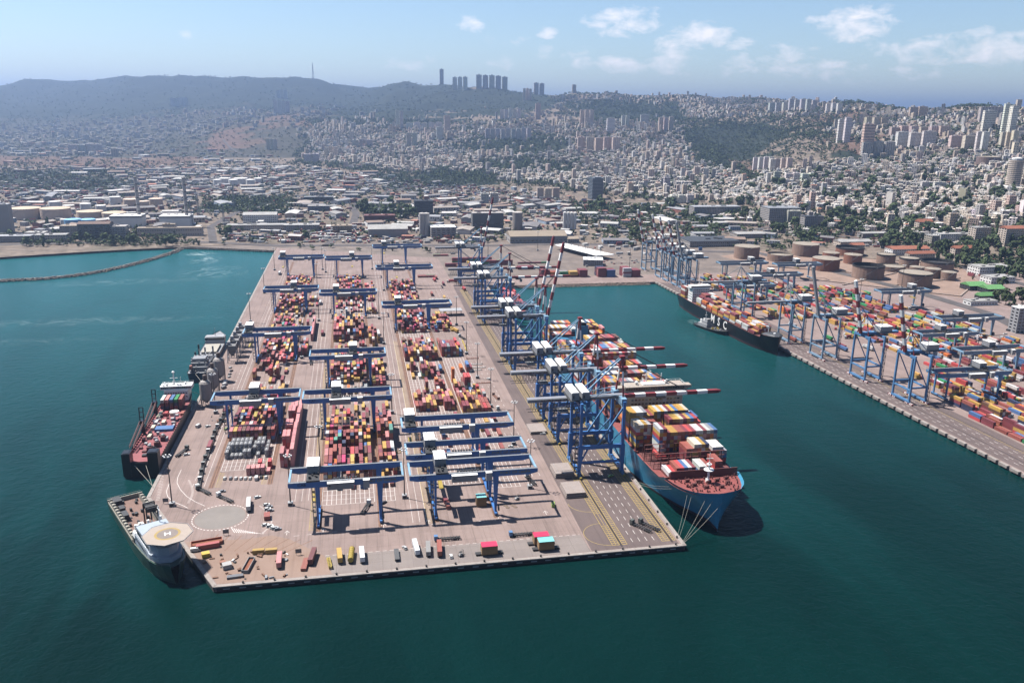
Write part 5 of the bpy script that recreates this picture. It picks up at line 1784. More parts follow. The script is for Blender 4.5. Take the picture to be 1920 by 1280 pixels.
    oc = lambda r, o=.3927: [(c.x + r * math.cos(o + i * math.pi / 4), c.y + r * math.sin(o + i * math.pi / 4)) for i in range(8)]
    mb = MB()
    mb.prism(oc(12.2), 21.2, 21.8)
    for i, (x, y) in enumerate(oc(8)):
        mb.bar((x, y, 21.2), (c.x - 4 + (x - c.x) * .25, c.y + (y - c.y) * .5, 15 if x < 90 else 11.5), .45)
    hd = mb.build('helicopter_deck', mat('buff_deck_paint', (.56, .46, .38), .8, var=.1, dirt=.12), t)
    mb = MB()
    mb.sheet(arcpts(c.x, c.y, 6.4, 0, 6.2832, 36)[:-1], 21.806)
    mb.build('landing_ring', mat('deck_yellow', (.55, .38, .10), .8, var=.15), hd)
    mb = MB()
    mb.sheet(arcpts(c.x, c.y, 5.2, 0, 6.2832, 36)[:-1], 21.812)
    mb.build('landing_disc', mat('deck_grey', (.33, .27, .24), .85, var=.12), hd)
    text('letter_h', 'H', 5.0, M_WHITE, hd, (c.x, c.y, 21.83), (0, 0, R_(63 + 14)), extrude=.006)
    mb = MB()
    for p, q in zip(oc(12.6), oc(12.6)[1:] + oc(12.6)[:1]):
        mb.bar((*p, 21.9), (*q, 21.9), .18)
        for i in range(4):
            a = (p[0] + (q[0] - p[0]) * i / 4, p[1] + (q[1] - p[1]) * i / 4)
            mb.bar((*a, 21.9), (a[0] * .985 + c.x * .015, a[1] * .985 + c.y * .015, 21.3), .14)
    mb.build('safety_net', M_LGREY, hd)
    mb = MB()
    for s in (-1, 1):
        mb = MB()
        rail(mb, [(x, s * b, z) for x, b, w, z in st if x >= 60], w=.12)
        mb.build('bow_rail', M_CR, t)
offshore()
# --- harbour tug and small boats
def tug():
    t = thing('tugboat', 'black tugboat with a grey wheelhouse beside the black container ship', 'tugboat', (388, 829, WZ), R_(17))
    st = [(-27, .6, .1, 5), (-24, 4, 2.4, 4.6), (-16, 6.2, 5, 3.6), (0, 6.6, 6, 2.6), (18, 6.2, 5.4, 2.4), (25, 4.6, 3.4, 2.6)]
    hull('hull', st, 3, [M_BLKHULL, M_BOOT], t, zboot=.4)
    deck('deck', st, .3, M_DARK, t)
    mb = MB()
    mb.box(-4.4, 4.4, 2, 17, 2.4, 6)
    mb.box(-3.4, 3.4, 3, 12, 6.01, 9)
    mb.box(-2.6, 2.6, 3.4, 8, 9.01, 11.6)
    windows(mb, -2.5, 2.5, 3.4, 9.8, 11, 5, 1, gap=.1)
    mb.build('wheelhouse', [M_LGREY, M_GLASS], t)
    mb = MB()
    mb.cyl((0, 9, 11), (0, 9, 19), .3, n=6)
    mb.box(-1.6, 1.6, 8.8, 9.2, 15, 15.3)
    mb.box(-3, -1.6, 12.5, 15, 6, 10)
    mb.box(1.6, 3, 12.5, 15, 6, 10)
    mb.build('mast', M_WHITE, t)
    mb = MB()
    for i in range(22):
        x, y = rnd.uniform(-4.6, 4.6), rnd.uniform(-20, 1)
        mb.box(x - .5, x + .5, y - .6, y + .6, 2.5, 3 + rnd.uniform(.6, 2), rnd.choice((0, 1)))
    mb.build('deck_gear', [M_GREY, M_YEL], t, kind='stuff')
    x, y = G(378, 714, WZ)
    t = thing('mooring_boat', 'small pale open boat floating between the two left ships', 'boat', (x, y, WZ), .3)
    mb = MB()
    sec = [[(-5.5 + 11 * k / 6, -w, .9), (-5.5 + 11 * k / 6, -w * .6, -.3), (-5.5 + 11 * k / 6, w * .6, -.3), (-5.5 + 11 * k / 6, w, .9)] for k, w in enumerate((1.3, 1.6, 1.7, 1.7, 1.5, 1.0, .1))]
    mb.loft(sec)
    mb.build('hull', M_LGREY, t)
    mb = MB()
    for k in range(5):
        mb.box(-4 + k * 1.8, -3.5 + k * 1.8, -1.2, 1.2, .3, .8)
    mb.box(1.5, 3, -.6, .6, .5, 2)
    mb.build('bench', M_DARK, t)
tug()
# ------------------------------------------------------------------ put the containers down
def build_containers():
    C12, C6 = container_mesh(12.19), container_mesh(6.06)
    best = []
    for c in CONT:
        x, y, z, L, ang, col, place, row, st, top, fr, tier, n = c
        px, py, dep = PXV(np.array(x), np.array(y), z + 1.3)
        ok = -20 < px < 1940 and -20 < py < 1300
        sc = ((1.0 if top else .45) + (.5 if fr else 0)) * L / dep ** 2 if ok else 0
        best.append(sc)
    order = sorted(range(len(CONT)), key=lambda i: -best[i])
    chosen = set(order[:285])
    seen = {}
    rows = {}
    for i in sorted(chosen):
        c = CONT[i]
        rows.setdefault((c[6]), set()).add(c[7])
    rows = {k: sorted(v) for k, v in rows.items()}
    rest = []
    for i, (x, y, z, L, ang, col, place, row, st, top, fr, tier, n) in enumerate(CONT):
        k = PAL[col]
        j = rnd.uniform(.82, 1.18)
        rgb = tuple(min(.85, v * j * rnd.uniform(.95, 1.05)) for v in k)
        if i in chosen:
            o = link('shipping_container', C12 if L > 8 else C6, loc=(x, y, z + .02), rz=ang, color=rgb)
            r = ORD[min(rows[place].index(row), len(ORD) - 1)]
            s = ORD[min(st, len(ORD) - 1)]
            lvl = 'atop' if top and n > 1 else ('single' if n == 1 else ('lowest in' if tier == 0 else 'midway up'))
            lvl = {'atop': f'on top of {s} stack', 'single': f'alone at {s} slot', 'lowest in': f'lowest in {s} stack', 'midway up': f'{ORD[tier]} tier of {s} stack'}[lvl]
            sz = 'long' if L > 8 else 'short'
            lab = f'{sz} {col.replace("salmon ", "")} container {lvl}, {r} row, {place}'
            q = seen.get(lab, 0)
            seen[lab] = q + 1
            if q:
                lab = lab.replace(' container ', ' container, rear half, ', 1)
            tag(o, lab, 'container', 'shipping containers')
        else:
            rest.append((x, y, z, L, ang, rgb))
    # everything smaller in one object
    V, Fc, Cc = [], [], []
    base = np.array([(sx, sy, sz) for sz in (0, 1) for sx, sy in ((-1, -1), (1, -1), (1, 1), (-1, 1))], float)
    faces = np.array([(0, 1, 5, 4), (1, 2, 6, 5), (2, 3, 7, 6), (3, 0, 4, 7), (4, 5, 6, 7)])
    for q, (x, y, z, L, ang, rgb) in enumerate(rest):
        c, s = math.cos(ang), math.sin(ang)
        b = base * np.array([1.2, L / 2, 2.56])
        V.append(np.stack([x + c * b[:, 0] - s * b[:, 1], y + s * b[:, 0] + c * b[:, 1], z + .02 + b[:, 2]], 1))
        Fc.append(faces + 8 * q)
        Cc.append(np.tile([*rgb, 1.0], (8, 1)))
    me = bpy.data.meshes.new('container_stacks')
    me.from_pydata(np.concatenate(V).tolist(), [], np.concatenate(Fc).tolist())
    me.color_attributes.new('tint', 'FLOAT_COLOR', 'POINT').data.foreach_set('color', np.concatenate(Cc).ravel())
    me.materials.append(M_ATT)
    tag(link('container_stacks', me), 'far stacks of mixed coloured shipping containers across yards and ship decks', 'containers', None, 'stuff')
    return len(CONT)
print('containers', build_containers())
# ------------------------------------------------------------------ light masts
def build_masts():
    def proto(h):
        t = thing('light_mast', 'x', 'light mast', (0, 0, 0), 0, 'floodlight masts of the terminal')
        mb = MB()
        mb.box(-1.5, 1.5, -1.5, 1.5, 0, 2.4)
        mb.box(-1.1, 1.1, -1.52, -1.5, .4, 1.9, 1)
        mb.build('base', [M_LGREY, M_DARK], t)
        mb = MB()
        mb.cyl((0, 0, 2.4), (0, 0, h), .42, .2, 8)
        mb.build('pole', mat('grey_galvanised', (.16, .15, .15), .5, .4), t)
        mb = MB()
        for k in range(12):
            a = k * math.pi / 6
            b = a + math.pi / 6
            mb.bar((1.9 * math.cos(a), 1.9 * math.sin(a), h), (1.9 * math.cos(b), 1.9 * math.sin(b), h), .16)
            if k % 2 == 0:
                mb.bar((0, 0, h), (1.9 * math.cos(a), 1.9 * math.sin(a), h), .12)
                mb.box(2.1 * math.cos(a) - .4, 2.1 * math.cos(a) + .4, 2.1 * math.sin(a) - .4, 2.1 * math.sin(a) + .4, h + .1, h + .7, 1)
        mb.build('lamp_ring', [M_GREY, M_WHITE], t)
        return t
    P = proto(32)
    spots = [((323, 948), 'grey light mast between roundabout and left quay'), ((545, 947), 'grey light mast left of the foremost middle gantry'), ((758.6, 933), 'grey light mast between the two front gantries'),
             ((993.5, 915), 'grey light mast at the right front, beside the white truck'), ((735, 775), 'grey light mast right of the long row of maroon stacks'), ((601, 885), 'grey light mast at the foot of the pink wall'),
             ((598, 602), 'grey light mast behind the far pink wall'), ((711, 598), 'grey light mast behind the nearly empty middle yard'), ((920, 763), 'grey light mast beside reefers of right block'),
             ((895, 709), 'grey light mast beside the flat racks'), ((874.6, 664), 'grey light mast beside the yellow pipes'), ((566, 672), 'grey light mast left of the middle block, halfway back'),
             ((720, 645), 'grey light mast right of middle block, halfway back'), ((405, 775), 'grey light mast at the cement silos'),
             ((470, 604), 'grey light mast behind the white trolley on the left quay'), ((496, 550), 'grey light mast near the left quay, far end'), ((515, 507), 'grey light mast on the left quay nearest the shore'),
             ((605, 506), 'grey light mast left of paired far gantries'), ((611, 511), 'grey light mast between paired far gantries'), ((698, 505), 'grey light mast right of paired far gantries'),
             ((856, 610), 'grey light mast beside the low pale building'), ((963, 833), 'grey light mast beside the forklift stand'), ((720, 545), 'grey light mast at the far right of middle block'), ((595, 540), 'grey light mast between left and middle gantries'),
             ((1450, 560), 'grey light mast behind the black ship'), ((1610, 570), 'grey light mast near the oil tanks'), ((1690, 540), 'grey light mast in front of black rimmed tank'), ((1826, 690), 'grey light mast among right terminal stacks'),
             ((1100, 500), 'grey light mast left of the low office'), ((1180, 505), 'grey light mast right of the low office'), ((915, 480), 'grey light mast on the bare apron'), ((1008, 470), 'grey light mast by the white canopy')]
    for i, (p, l) in enumerate(spots):
        x, y = G(*p)
        if i == 0:
            P.location = (x, y, 0)
            P['label'] = l
        else:
            copy_tree(P, (x, y, 0), label=l)
build_masts()
# ------------------------------------------------------------------ silos and hoppers of the left quay
def build_silos():
    for i, ((x, y), l) in enumerate((((-121.5, 652), 'pale cylindrical cement silo on left quay, nearest of three'), ((-120.8, 684), 'pale cylindrical cement silo on left quay, middle of three'), ((-120.4, 714), 'pale cylindrical cement silo on left quay, farthest of three'))):
        t = thing('cement_silo', l, 'silo', (x, y, 0), 0, 'cement silos on the left quay')
        mb = MB()
        mb.lathe(0, 0, [(4.6, 6), (4.6, 19), (3.4, 20.6), (1.6, 21.4)], 20)
        mb.build('tank', mat('weathered_silo_white', (.52, .47, .44), .8, var=.15, scale=.2, dirt=.4), t)
        mb = MB()
        for k in range(8):
            a = k * math.pi / 4
            mb.bar((4.2 * math.cos(a), 4.2 * math.sin(a), 0), (4.2 * math.cos(a), 4.2 * math.sin(a), 6.4), .5)
        mb.lathe(0, 0, [(1, 2.6), (4.4, 6.2)], 16, cap=False)
        mb.build('stand', M_GREY, t)
        mb = MB()
        mb.lathe(0, 0, [(1.5, 21.5), (1.5, 25.5), (.8, 26)], 12)
        mb.box(-.4, .4, 1.5, 2.6, 21.4, 25)
        mb.build('filter_head', mat('brown_steel', (.17, .12, .10), .7, var=.2, dirt=.3), t)
        mb = MB()
        rail(mb, [(4.4 * math.cos(a), 4.4 * math.sin(a), 19.4) for a in np.linspace(0, 6.28, 13)], w=.1)
        mb.bar((4.8, 0, 0), (4.8, 0, 20), .4)
        mb.build('ladder', M_DARK, t)
    for i, (y, l) in enumerate(((770, 'grey bulk hopper on left quay, nearest of five'), (789, 'grey bulk hopper on left quay, second of five'), (806, 'grey bulk hopper on left quay, third of five'), (823, 'grey bulk hopper on left quay, fourth of five'), (841, 'grey bulk hopper on left quay, farthest of five'))):
        t = thing('bulk_hopper', l, 'hopper', (-116.5 + i * .4, y, 0), 0, 'bulk hoppers on the left quay')
        mb = MB()
        for sx in (-1, 1):
            for sy in (-1, 1):
                mb.bar((sx * 4.4, sy * 4.2, 0), (sx * 3.6, sy * 3.6, 15), .6)
        for z in (5, 9.5):
            for s in (-1, 1):
                mb.bar((-4.1, s * 4, z), (4.1, s * 4, z), .35)
                mb.bar((s * 4.1, -4, z), (s * 4.1, 4, z), .35)
        mb.build('frame', M_GREY, t)
        mb = MB()
        mb.hexa([(-1.2, -1.2, 6), (1.2, -1.2, 6), (1.2, 1.2, 6), (-1.2, 1.2, 6)], [(-3.9, -3.9, 13), (3.9, -3.9, 13), (3.9, 3.9, 13), (-3.9, 3.9, 13)])
        mb.box(-4, 4, -4, 4, 13.01, 16.5)
        mb.build('bin', mat('dusty_grey_steel', (.27, .26, .26), .7, var=.2, dirt=.3), t)
        mb = MB()
        for s in (-1, 1):
            mb.box(s * 4 - .2, s * 4 + .2, -4.2, 4.2, 16.52, 18.4)
        mb.box(-4.2, -1.4, -1.6, 1.6, 16.52, 20)
        mb.build('rim', M_LGREY, t)
build_silos()
# ------------------------------------------------------------------ vehicles
def mesh_cache(f, _c={}):
    if f not in _c:
        _c[f] = f()
    return _c[f]
def car_mesh():
    mb = MB()
    mb.hexa([(-2.1, -.85, .3), (2.1, -.85, .3), (2.1, .85, .3), (-2.1, .85, .3)], [(-2.05, -.82, .9), (2.0, -.82, .85), (2.0, .82, .85), (-2.05, .82, .9)])
    mb.hexa([(-1.9, -.78, .9), (1.1, -.78, .88), (1.1, .78, .88), (-1.9, .78, .9)], [(-1.5, -.62, 1.42), (.4, -.62, 1.42), (.4, .62, 1.42), (-1.5, .62, 1.42)], 1)
    mb.box(-1.5, .42, -.63, .63, 1.421, 1.46)
    for x in (-1.3, 1.3):
        for s in (-1, 1):
            mb.cyl((x, s * .62, .34), (x, s * .88, .34), .34, n=8, mi=2)
    return mb.mesh('parked_car', [M_OBJ, M_GLASS, M_BLACK])
def van_mesh():
    mb = MB()
    mb.hexa([(-2.6, -1, .4), (2.6, -1, .4), (2.6, 1, .4), (-2.6, 1, .4)], [(-2.6, -.95, 2.3), (1.3, -.95, 2.3), (1.3, .95, 2.3), (-2.6, .95, 2.3)])
    mb.hexa([(1.31, -.9, 1.25), (2.35, -.9, 1.2), (2.35, .9, 1.2), (1.31, .9, 1.25)], [(1.31, -.85, 2.1), (1.5, -.85, 2.1), (1.5, .85, 2.1), (1.31, .85, 2.1)], 1)
    for x in (-1.6, 1.7):
        for s in (-1, 1):
            mb.cyl((x, s * .8, .4), (x, s * 1.02, .4), .4, n=8, mi=2)
    return mb.mesh('parked_van', [M_OBJ, M_GLASS, M_BLACK])
def build_cars():
    wht, blk, gry, slv, red, blu, grn = (.72, .72, .70), (.03, .03, .035), (.25, .26, .28), (.5, .5, .5), (.45, .05, .05), (.08, .14, .3), (.35, .5, .1)
    nm = {wht: 'white', blk: 'black', gry: 'dark grey', slv: 'silver', red: 'red', blu: 'blue', grn: 'lime green'}
    L = []
    for k, x in enumerate((240, 305, 363, 418, 468, 518)):
        L.append((*G(380 + x / 5.818, 740 + 917 / 5.818), 1.57, (wht, gry, wht, wht, wht, wht)[k], 0, f'{ORD[k]} from the left in the row behind the low pink containers'))
    x, y = G(380 + 588 / 5.818, 740 + 920 / 5.818)
    L.append((x, y, 1.57, wht, 1, 'in the car row before the low pink group'))
    L.append((*G(380 + 640 / 5.818, 740 + 905 / 5.818), 1.57, blk, 0, 'between the white van and the last parked car'))
    L.append((*G(380 + 690 / 5.818, 740 + 905 / 5.818), 1.57, wht, 0, 'at the right end of the car row'))
    for k, (px, py, c) in enumerate(((500, 947, wht), (505, 951, gry), (502, 955, wht), (507, 958, gry), (498, 985, wht), (506, 987, wht), (513, 990, wht), (521, 993, gry), (516, 991, slv))):
        L.append((*G(px, py), .3, c, 0, f'{ORD[k]} of the cluster right of the roundabout'))
    for px, py, a, c, v, d in ((483, 933, .5, wht, 0, 'driving past the roundabout'), (417, 922, .2, gry, 0, 'behind the truck line by the roundabout'), (367, 1033, .15, wht, 1, 'behind the helicopter deck ship'), (350, 853, .4, wht, 0, 'beside the dark forklift on left quay'),
                              (372, 800, 1.2, wht, 1, 'on the left quay beside the cargo ship'), (390, 800, .7, wht, 0, 'below the cement silos'), (759, 1028, 2.0, slv, 0, 'on the front quay beside the grey trailer'), (846, 1044, 1.6, wht, 0, 'at the front quay edge'),
                              (1018, 814, 2.9, wht, 0, 'on the dark apron beside hatch covers'), (432, 690, 1.2, wht, 0, 'nearest of the line behind the hoppers'), (434, 696, 1.2, blk, 0, 'second of the line behind the hoppers'), (431, 702, 1.2, gry, 0, 'third of the line behind the hoppers'),
                              (430, 707, 1.2, wht, 0, 'fourth of the line behind the hoppers'), (424, 717, 1.0, wht, 1, 'parked behind the middle silo'), (422, 722, 1.0, wht, 1, 'parked beside the middle silo'), (420, 728, 1.0, gry, 1, 'parked before the middle silo'),
                              (916, 711, 2.2, wht, 0, 'beside the flat racks at the right yard edge'), (958, 838, 2.6, wht, 0, 'under the second front gantry'), (720, 943, .8, blk, 0, 'dark, under the front middle gantry'), (1130, 865, .4, grn, 0, 'under the nearest quay crane'),
                              (1145, 893, .4, grn, 0, 'beside the nearest quay crane leg'), (1037, 948, 1.4, grn, 1, 'at the corner of the gantry shadow'), (433, 770, .8, grn, 0, 'in the truck queue by left block'), (425, 805, .8, grn, 0, 'beside the rail of left block'),
                              (1410, 640, .3, wht, 0, 'behind the black ship'), (1450, 655, 1.2, wht, 0, 'by the black bow')):
        L.append((*G(px, py), a, c, v, d))
    rr = random.Random(4)
    for k in range(30):
        px, py = rr.uniform(1560, 1900), rr.uniform(590, 640)
        L.append((*G(px, py), rr.uniform(0, 3), rr.choice((wht, wht, slv, gry, blk, blu, red)), rr.random() < .3, 'far right'))
    for k in range(26):
        px, py = rr.uniform(1120, 1200), rr.uniform(478, 500)
        L.append((*G(px, py), .4, rr.choice((wht, slv, gry, red)), 0, 'far office'))
    for x, y, a, c, v, d in L:
        kind = 'van' if v else 'car'
        o = link('parked_' + kind, mesh_cache(van_mesh if v else car_mesh), loc=(x, y, .012), rz=a, color=c)
        g = 'cars and vans on the pier'
        if d == 'far right':
            lab, g = f'{nm[c]} {kind} on the road behind the right terminal', 'vehicles behind the right terminal'
        elif d == 'far office':
            lab, g = f'{nm[c]} {kind} in the car park beside the low office', 'cars beside the low office'
        else:
            lab = f'{nm[c]} {kind} {d}'
        tag(o, lab, kind, g)
build_cars()
def build_trucks():
    def cab(col):
        mb = MB()
        mb.box(-1.2, 1.2, 1.0, 3.0, .9, 3.3)
        mb.box(-1.1, 1.1, 3.0, 3.04, 2.0, 3.0, 1)
        mb.box(-1.1, 1.1, -.6, .98, .7, 1.2, 2)
        for y in (.0, 2.2):
            for s in (-1, 1):
                mb.cyl((s * .85, y, .5), (s * 1.22, y, .5), .5, n=8, mi=2)
        return mb.mesh('cab', [M_OBJ, M_GLASS, M_BLACK])
    def chassis():
        mb = MB()
        for s in (-1, 1):
            mb.box(s * .75 - .3, s * .75 + .3, -11.6, .8, 1.0, 1.35)
        for k in range(8):
            y = -11.4 + k * 1.7
            mb.box(-1.22, 1.22, y - .3, y + .3, 1.36, 1.52)
        for y in (-10.6, -9.3, -8.0, -.6):
            for s in (-1, 1):
                mb.cyl((s * .8, y, .5), (s * 1.22, y, .5), .5, n=8, mi=1)
        return mb.mesh('trailer', [M_DARK, M_BLACK])
    ck, tk = cab(None), chassis()
    def truck(px, py, ang, col, lab, load=None, group='terminal trucks on the pier', xy=None):
        x, y = xy or G(px, py)
        t = thing('terminal_truck', lab, 'truck', (x, y, .012), ang, group)
        link('cab', ck, t, color=col)
        link('trailer', tk, t)
        if load:
            mb = MB()
            mb.box(-1.22, 1.22, -11.9, .2, 1.54, 4.1)
            o = mb.build('box_body', M_OBJ, t)
            o.color = (*load, 1)
        return t
    W_, G_, B_ = (.70, .70, .68), (.10, .11, .10), (.10, .22, .42)
    # the queue of empty trailers along the left block
    path = [(371, 925), (374, 907), (377, 892), (380, 878), (384, 865), (389, 853), (394, 841), (398, 829), (401, 818), (406, 806), (412, 795), (418, 784), (424, 774), (429, 764), (434, 755)]
    for k, (p, q) in enumerate(zip(path, path[1:])):
        a, b = G(*p), G(*q)
        ang = math.atan2(a[1] - b[1], a[0] - b[0]) - math.pi / 2
        truck(0, 0, ang, (G_, W_, G_, (.3, .3, .28))[k % 4], f'dark empty trailer truck, {ORD[k]} from the roundabout in the queue beside left block', PAL['maroon'] if k in (5, 11) else None, 'trucks queueing beside the left block', xy=((a[0] + b[0]) / 2, (a[1] + b[1]) / 2))
    for k, (p, q) in enumerate((((374, 918), (402, 932)), ((414, 933), (448, 948)))):
        a, b = G(*p), G(*q)
        ang = math.atan2(a[1] - b[1], a[0] - b[0]) - math.pi / 2
        truck(0, 0, ang, W_, f'truck with white cab and long black trailer at roundabout, {"behind" if k == 0 else "front"} of the pair', None, 'trucks queueing beside the left block', xy=a)
    truck(467, 944, R_(5), W_, 'white tank truck beside the roundabout', (.6, .6, .58))
    for px, py, ang, lab in ((812, 1013, R_(90), 'blue tractor with long flatbed trailer behind the rust container'), (952, 1005, R_(90), 'blue tractor with flatbed trailer behind the red topped crates')):
        truck(px + 12, py, ang, B_, lab)
    for px, py, ang, load, lab in ((990, 897, R_(12), None, 'white truck beside the right front light mast'), (780, 815, 0, None, 'white cab truck at the right of middle block'), (727, 742, 0, PAL['navy'], 'dark blue boxed truck right of the middle block'), (605, 625, 0, PAL['maroon'], 'maroon boxed truck in the lane left of the maroon pyramid'),
                                  (583, 678, R_(4), None, 'white truck under the gantry left of middle block'), (601, 568, 0, (.6, .6, .6), 'white boxed truck by the far gantry'), (525, 513, 0, (.6, .6, .6), 'white truck on far left apron'), (935, 770, .2, None, 'white truck beside the reefers'), (795, 828, 0, None, 'white short truck near the two yellow frames'),
                                  (690, 948, R_(-18), None, 'loose trailer truck under the front middle gantry'), (555, 785, 0, None, 'dark truck in the lane under the pink wall gantry'), (850, 620, .3, PAL['mustard yellow'], 'truck with yellow box near low pale building'),
                                  (863, 632, .3, None, 'empty truck near low pale building'), (660, 560, .2, None, 'dark truck beside far middle gantry leg'), (765, 560, 0, None, 'dark truck in the lane left of right block'), (771, 605, 0, None, 'second dark truck in the lane left of right block'),
                                  (1190, 985, R_(33), None, 'left of two black coupled trailers near the pier corner'), (1206, 983, R_(33), None, 'right of two black coupled trailers near the pier corner'), (348, 845, R_(-20), None, 'dark heavy forklift truck on the left quay'), (420, 985, R_(200), None, 'pale truck below the roundabout')):
        if py > 980 and px < 500:
            continue
        truck(px, py, ang, W_ if 'dark' not in lab and 'black' not in lab else G_, lab, load)
    rr = random.Random(9)
    for k in range(26):
        if k < 16:
            px, py = rr.uniform(1480, 1760), rr.uniform(560, 660)
            lab, g, load = 'truck with coloured box inside the right terminal yard', 'trucks in the right terminal', PAL[pick(RIGHTC, rr)]
        else:
            px, py = rr.uniform(800, 880), rr.uniform(490, 560)
            lab, g, load = 'truck with box body near the far quay cranes', 'trucks near the far cranes', PAL[pick(YARD, rr)]
        truck(px, py, rr.choice((0, 1.57, .1)), W_, lab, load, g)
build_trucks()
# ------------------------------------------------------------------ what stands along the front quay and on the apron
def build_front():
    def trailer(px, py, ang, col, lab, L=12.2, h=2.7, legs=True, mat_=M_OBJ, nm='box_trailer', cat='trailer'):
        x, y = G(px, py)
        t = thing(nm, lab, cat, (x, y, .012), ang, 'trailers along the front quay')
        mb = MB()
        mb.box(-1.25, 1.25, -L / 2, L / 2, 1.25, 1.25 + h)
        for k in range(1, 9):
            mb.box(-1.28, 1.28, -L / 2 + L * k / 9 - .08, -L / 2 + L * k / 9 + .08, 1.3, 1.22 + h)
        o = mb.build('box_body', mat_, t)
        o.color = (*col, 1)
        mb = MB()
        mb.box(-.6, .6, -L / 2 + .3, L / 2 - .3, .9, 1.24)
        for y in (-L / 2 + 1.2, -L / 2 + 2.5, -L / 2 + 3.8, L / 2 - 2):
            for s in (-1, 1):
                mb.cyl((s * .85, y, .48), (s * 1.22, y, .48), .48, n=8)
        mb.build('undercarriage', M_BLACK, t)
        return t
    trailer(524, 1056, R_(2), PAL['salmon pink'], 'pink box trailer on the front quay right of the open skip', 12)
    trailer(586, 1049, R_(-8), (.16, .05, .05), 'dark maroon box trailer on the front quay', 13)
    trailer(637, 1048, R_(4), PAL['mustard yellow'], 'mustard box trailer, left of the yellow tanker on the front quay', 11)
    trailer(679, 1046, R_(2), (.75, .76, .78), 'white box trailer right of the yellow tanker', 12)
    trailer(744, 1043, R_(0), (.10, .10, .10), 'dark grey flat trailer on the front quay', 11, .5)
    trailer(780, 1032, R_(4), (.74, .76, .78), 'tall white box trailer in mid front quay', 13)
    trailer(803, 1034, R_(-4), (.28, .27, .26), 'grey curtain trailer beside the tall white one', 12, 2.2)
    trailer(824, 1034, R_(-4), PAL['rust red'], 'rust red box trailer rightmost of the front group', 13)
    # yellow tanker
    x, y = G(659, 1046)
    t = thing('tank_trailer', 'yellow ribbed tank trailer on the front quay', 'tanker', (x, y, .012), R_(-4), None)
    mb = MB()
    mb.cyl((0, -6, 2.4), (0, 6, 2.4), 1.45, n=12)
    for k in range(7):
        mb.cyl((0, -5.8 + k * 1.9, 2.4), (0, -5.5 + k * 1.9, 2.4), 1.58, n=12)
    mb.build('tank', M_YEL, t)
    mb = MB()
    mb.box(-1, 1, -6, 6, .6, 1.0)
    for yy in (-5, -3.6, 4.5):
        for s in (-1, 1):
            mb.cyl((s * .85, yy, .48), (s * 1.22, yy, .48), .48, n=8)
    mb.build('undercarriage', M_BLACK, t)
    # open skips and dirt-corner gear
    M_SKIP = mat('orange_skip_paint', (.45, .16, .08), .7, var=.2, dirt=.35)
    for px, py, ang, lx, ly, c, lab in ((388, 1020, .2, 16, 5, (.42, .12, .06), 'long open orange skip behind the helicopter deck'), (466, 1062, R_(-10), 3.2, 13, (.30, .30, .29), 'grey open skip full of red soil on the front quay')):
        x, y = G(px, py)
        t = thing('open_skip', lab, 'skip', (x, y, .012), ang)
        mb = MB()
        for a in (-1, 1):
            mb.box(a * lx / 2 - .12, a * lx / 2 + .12, -ly / 2, ly / 2, 0, 2.0)
            mb.box(-lx / 2 + .13, lx / 2 - .13, a * ly / 2 - .12, a * ly / 2 + .12, 0, 2.0)
        for k in range(6):
            s = -max(lx, ly) / 2 + max(lx, ly) * (k + .5) / 6
            for a in (-1, 1):
                if lx > ly:
                    mb.box(s - .1, s + .1, a * (ly / 2 + .2) - .08, a * (ly / 2 + .2) + .08, 0, 1.9)
                else:
                    mb.box(a * (lx / 2 + .2) - .08, a * (lx / 2 + .2) + .08, s - .1, s + .1, 0, 1.9)
        o = mb.build('shell', M_OBJ, t)
        o.color = (*c, 1)
        mb = MB()
        mb.box(-lx / 2 + .14, lx / 2 - .14, -ly / 2 + .14, ly / 2 - .14, .1, .9)
        mb.build('soil', mat('red_soil', (.36, .12, .06), .95, var=.3, scale=.6), t)
    def rbx(px, py, ang, lx, ly, h, col, nm, lab, cat, grp=None, ribs=5, z=.012):
        x, y = G(px, py)
        t = thing(nm, lab, cat, (x, y, z), ang, grp)
        mb = MB()
        mb.box(-lx / 2, lx / 2, -ly / 2, ly / 2, .15, h)
        for k in range(ribs):
            s = -lx / 2 + lx * (k + .5) / ribs
            mb.box(s - .08, s + .08, -ly / 2 - .05, ly / 2 + .05, .2, h + .04)
        o = mb.build('body', M_OBJ, t)
        o.color = (*col, 1)
        mb = MB()
        for s in (-1, 1):
            mb.box(-lx / 2, lx / 2, s * ly * .35 - .12, s * ly * .35 + .12, 0, .14)
        mb.build('skid', M_DARK, t)
        return t
    rbx(390, 1027, .2, 12, 2.6, 2.8, (.42, .10, .09), 'box_trailer', 'pale red box with white roof beside the orange skip', 'trailer')
    rbx(485, 1037, .0, 6.1, 2.4, 2.5, (.42, .27, .07), 'site_container', 'left mustard site container beyond the soil skip', 'container', 'two mustard site containers')
    rbx(509, 1036, .0, 6.1, 2.4, 2.5, (.42, .27, .07), 'site_container', 'right mustard site container beyond the soil skip', 'container', 'two mustard site containers')
    rbx(572, 1060, R_(-6), 2.8, 11, 1.6, (.30, .10, .07), 'flat_rack', 'rusty flat rack with folded ends on the front quay', 'flat rack', ribs=2)
    rbx(386, 1043, .3, 4, 3.4, 2.4, (.60, .42, .05), 'generator', 'yellow generator set on sandy hardstanding', 'generator', ribs=3)
    rbx(426, 1064, .3, 4.5, 4, 2.6, (.42, .40, .38), 'pump_unit', 'grey pump unit on sandy hardstanding', 'pump', ribs=3)
    rbx(418, 1056, .3, 3, 2, 1.4, (.33, .14, .08), 'pump_unit', 'small rusty pump unit on sandy hardstanding', 'pump', ribs=2)
    rbx(441, 1082, .1, 8, 2.4, 1.2, (.16, .16, .17), 'pump_skid', 'dark steel frame at the quay edge corner', 'pump', ribs=6)
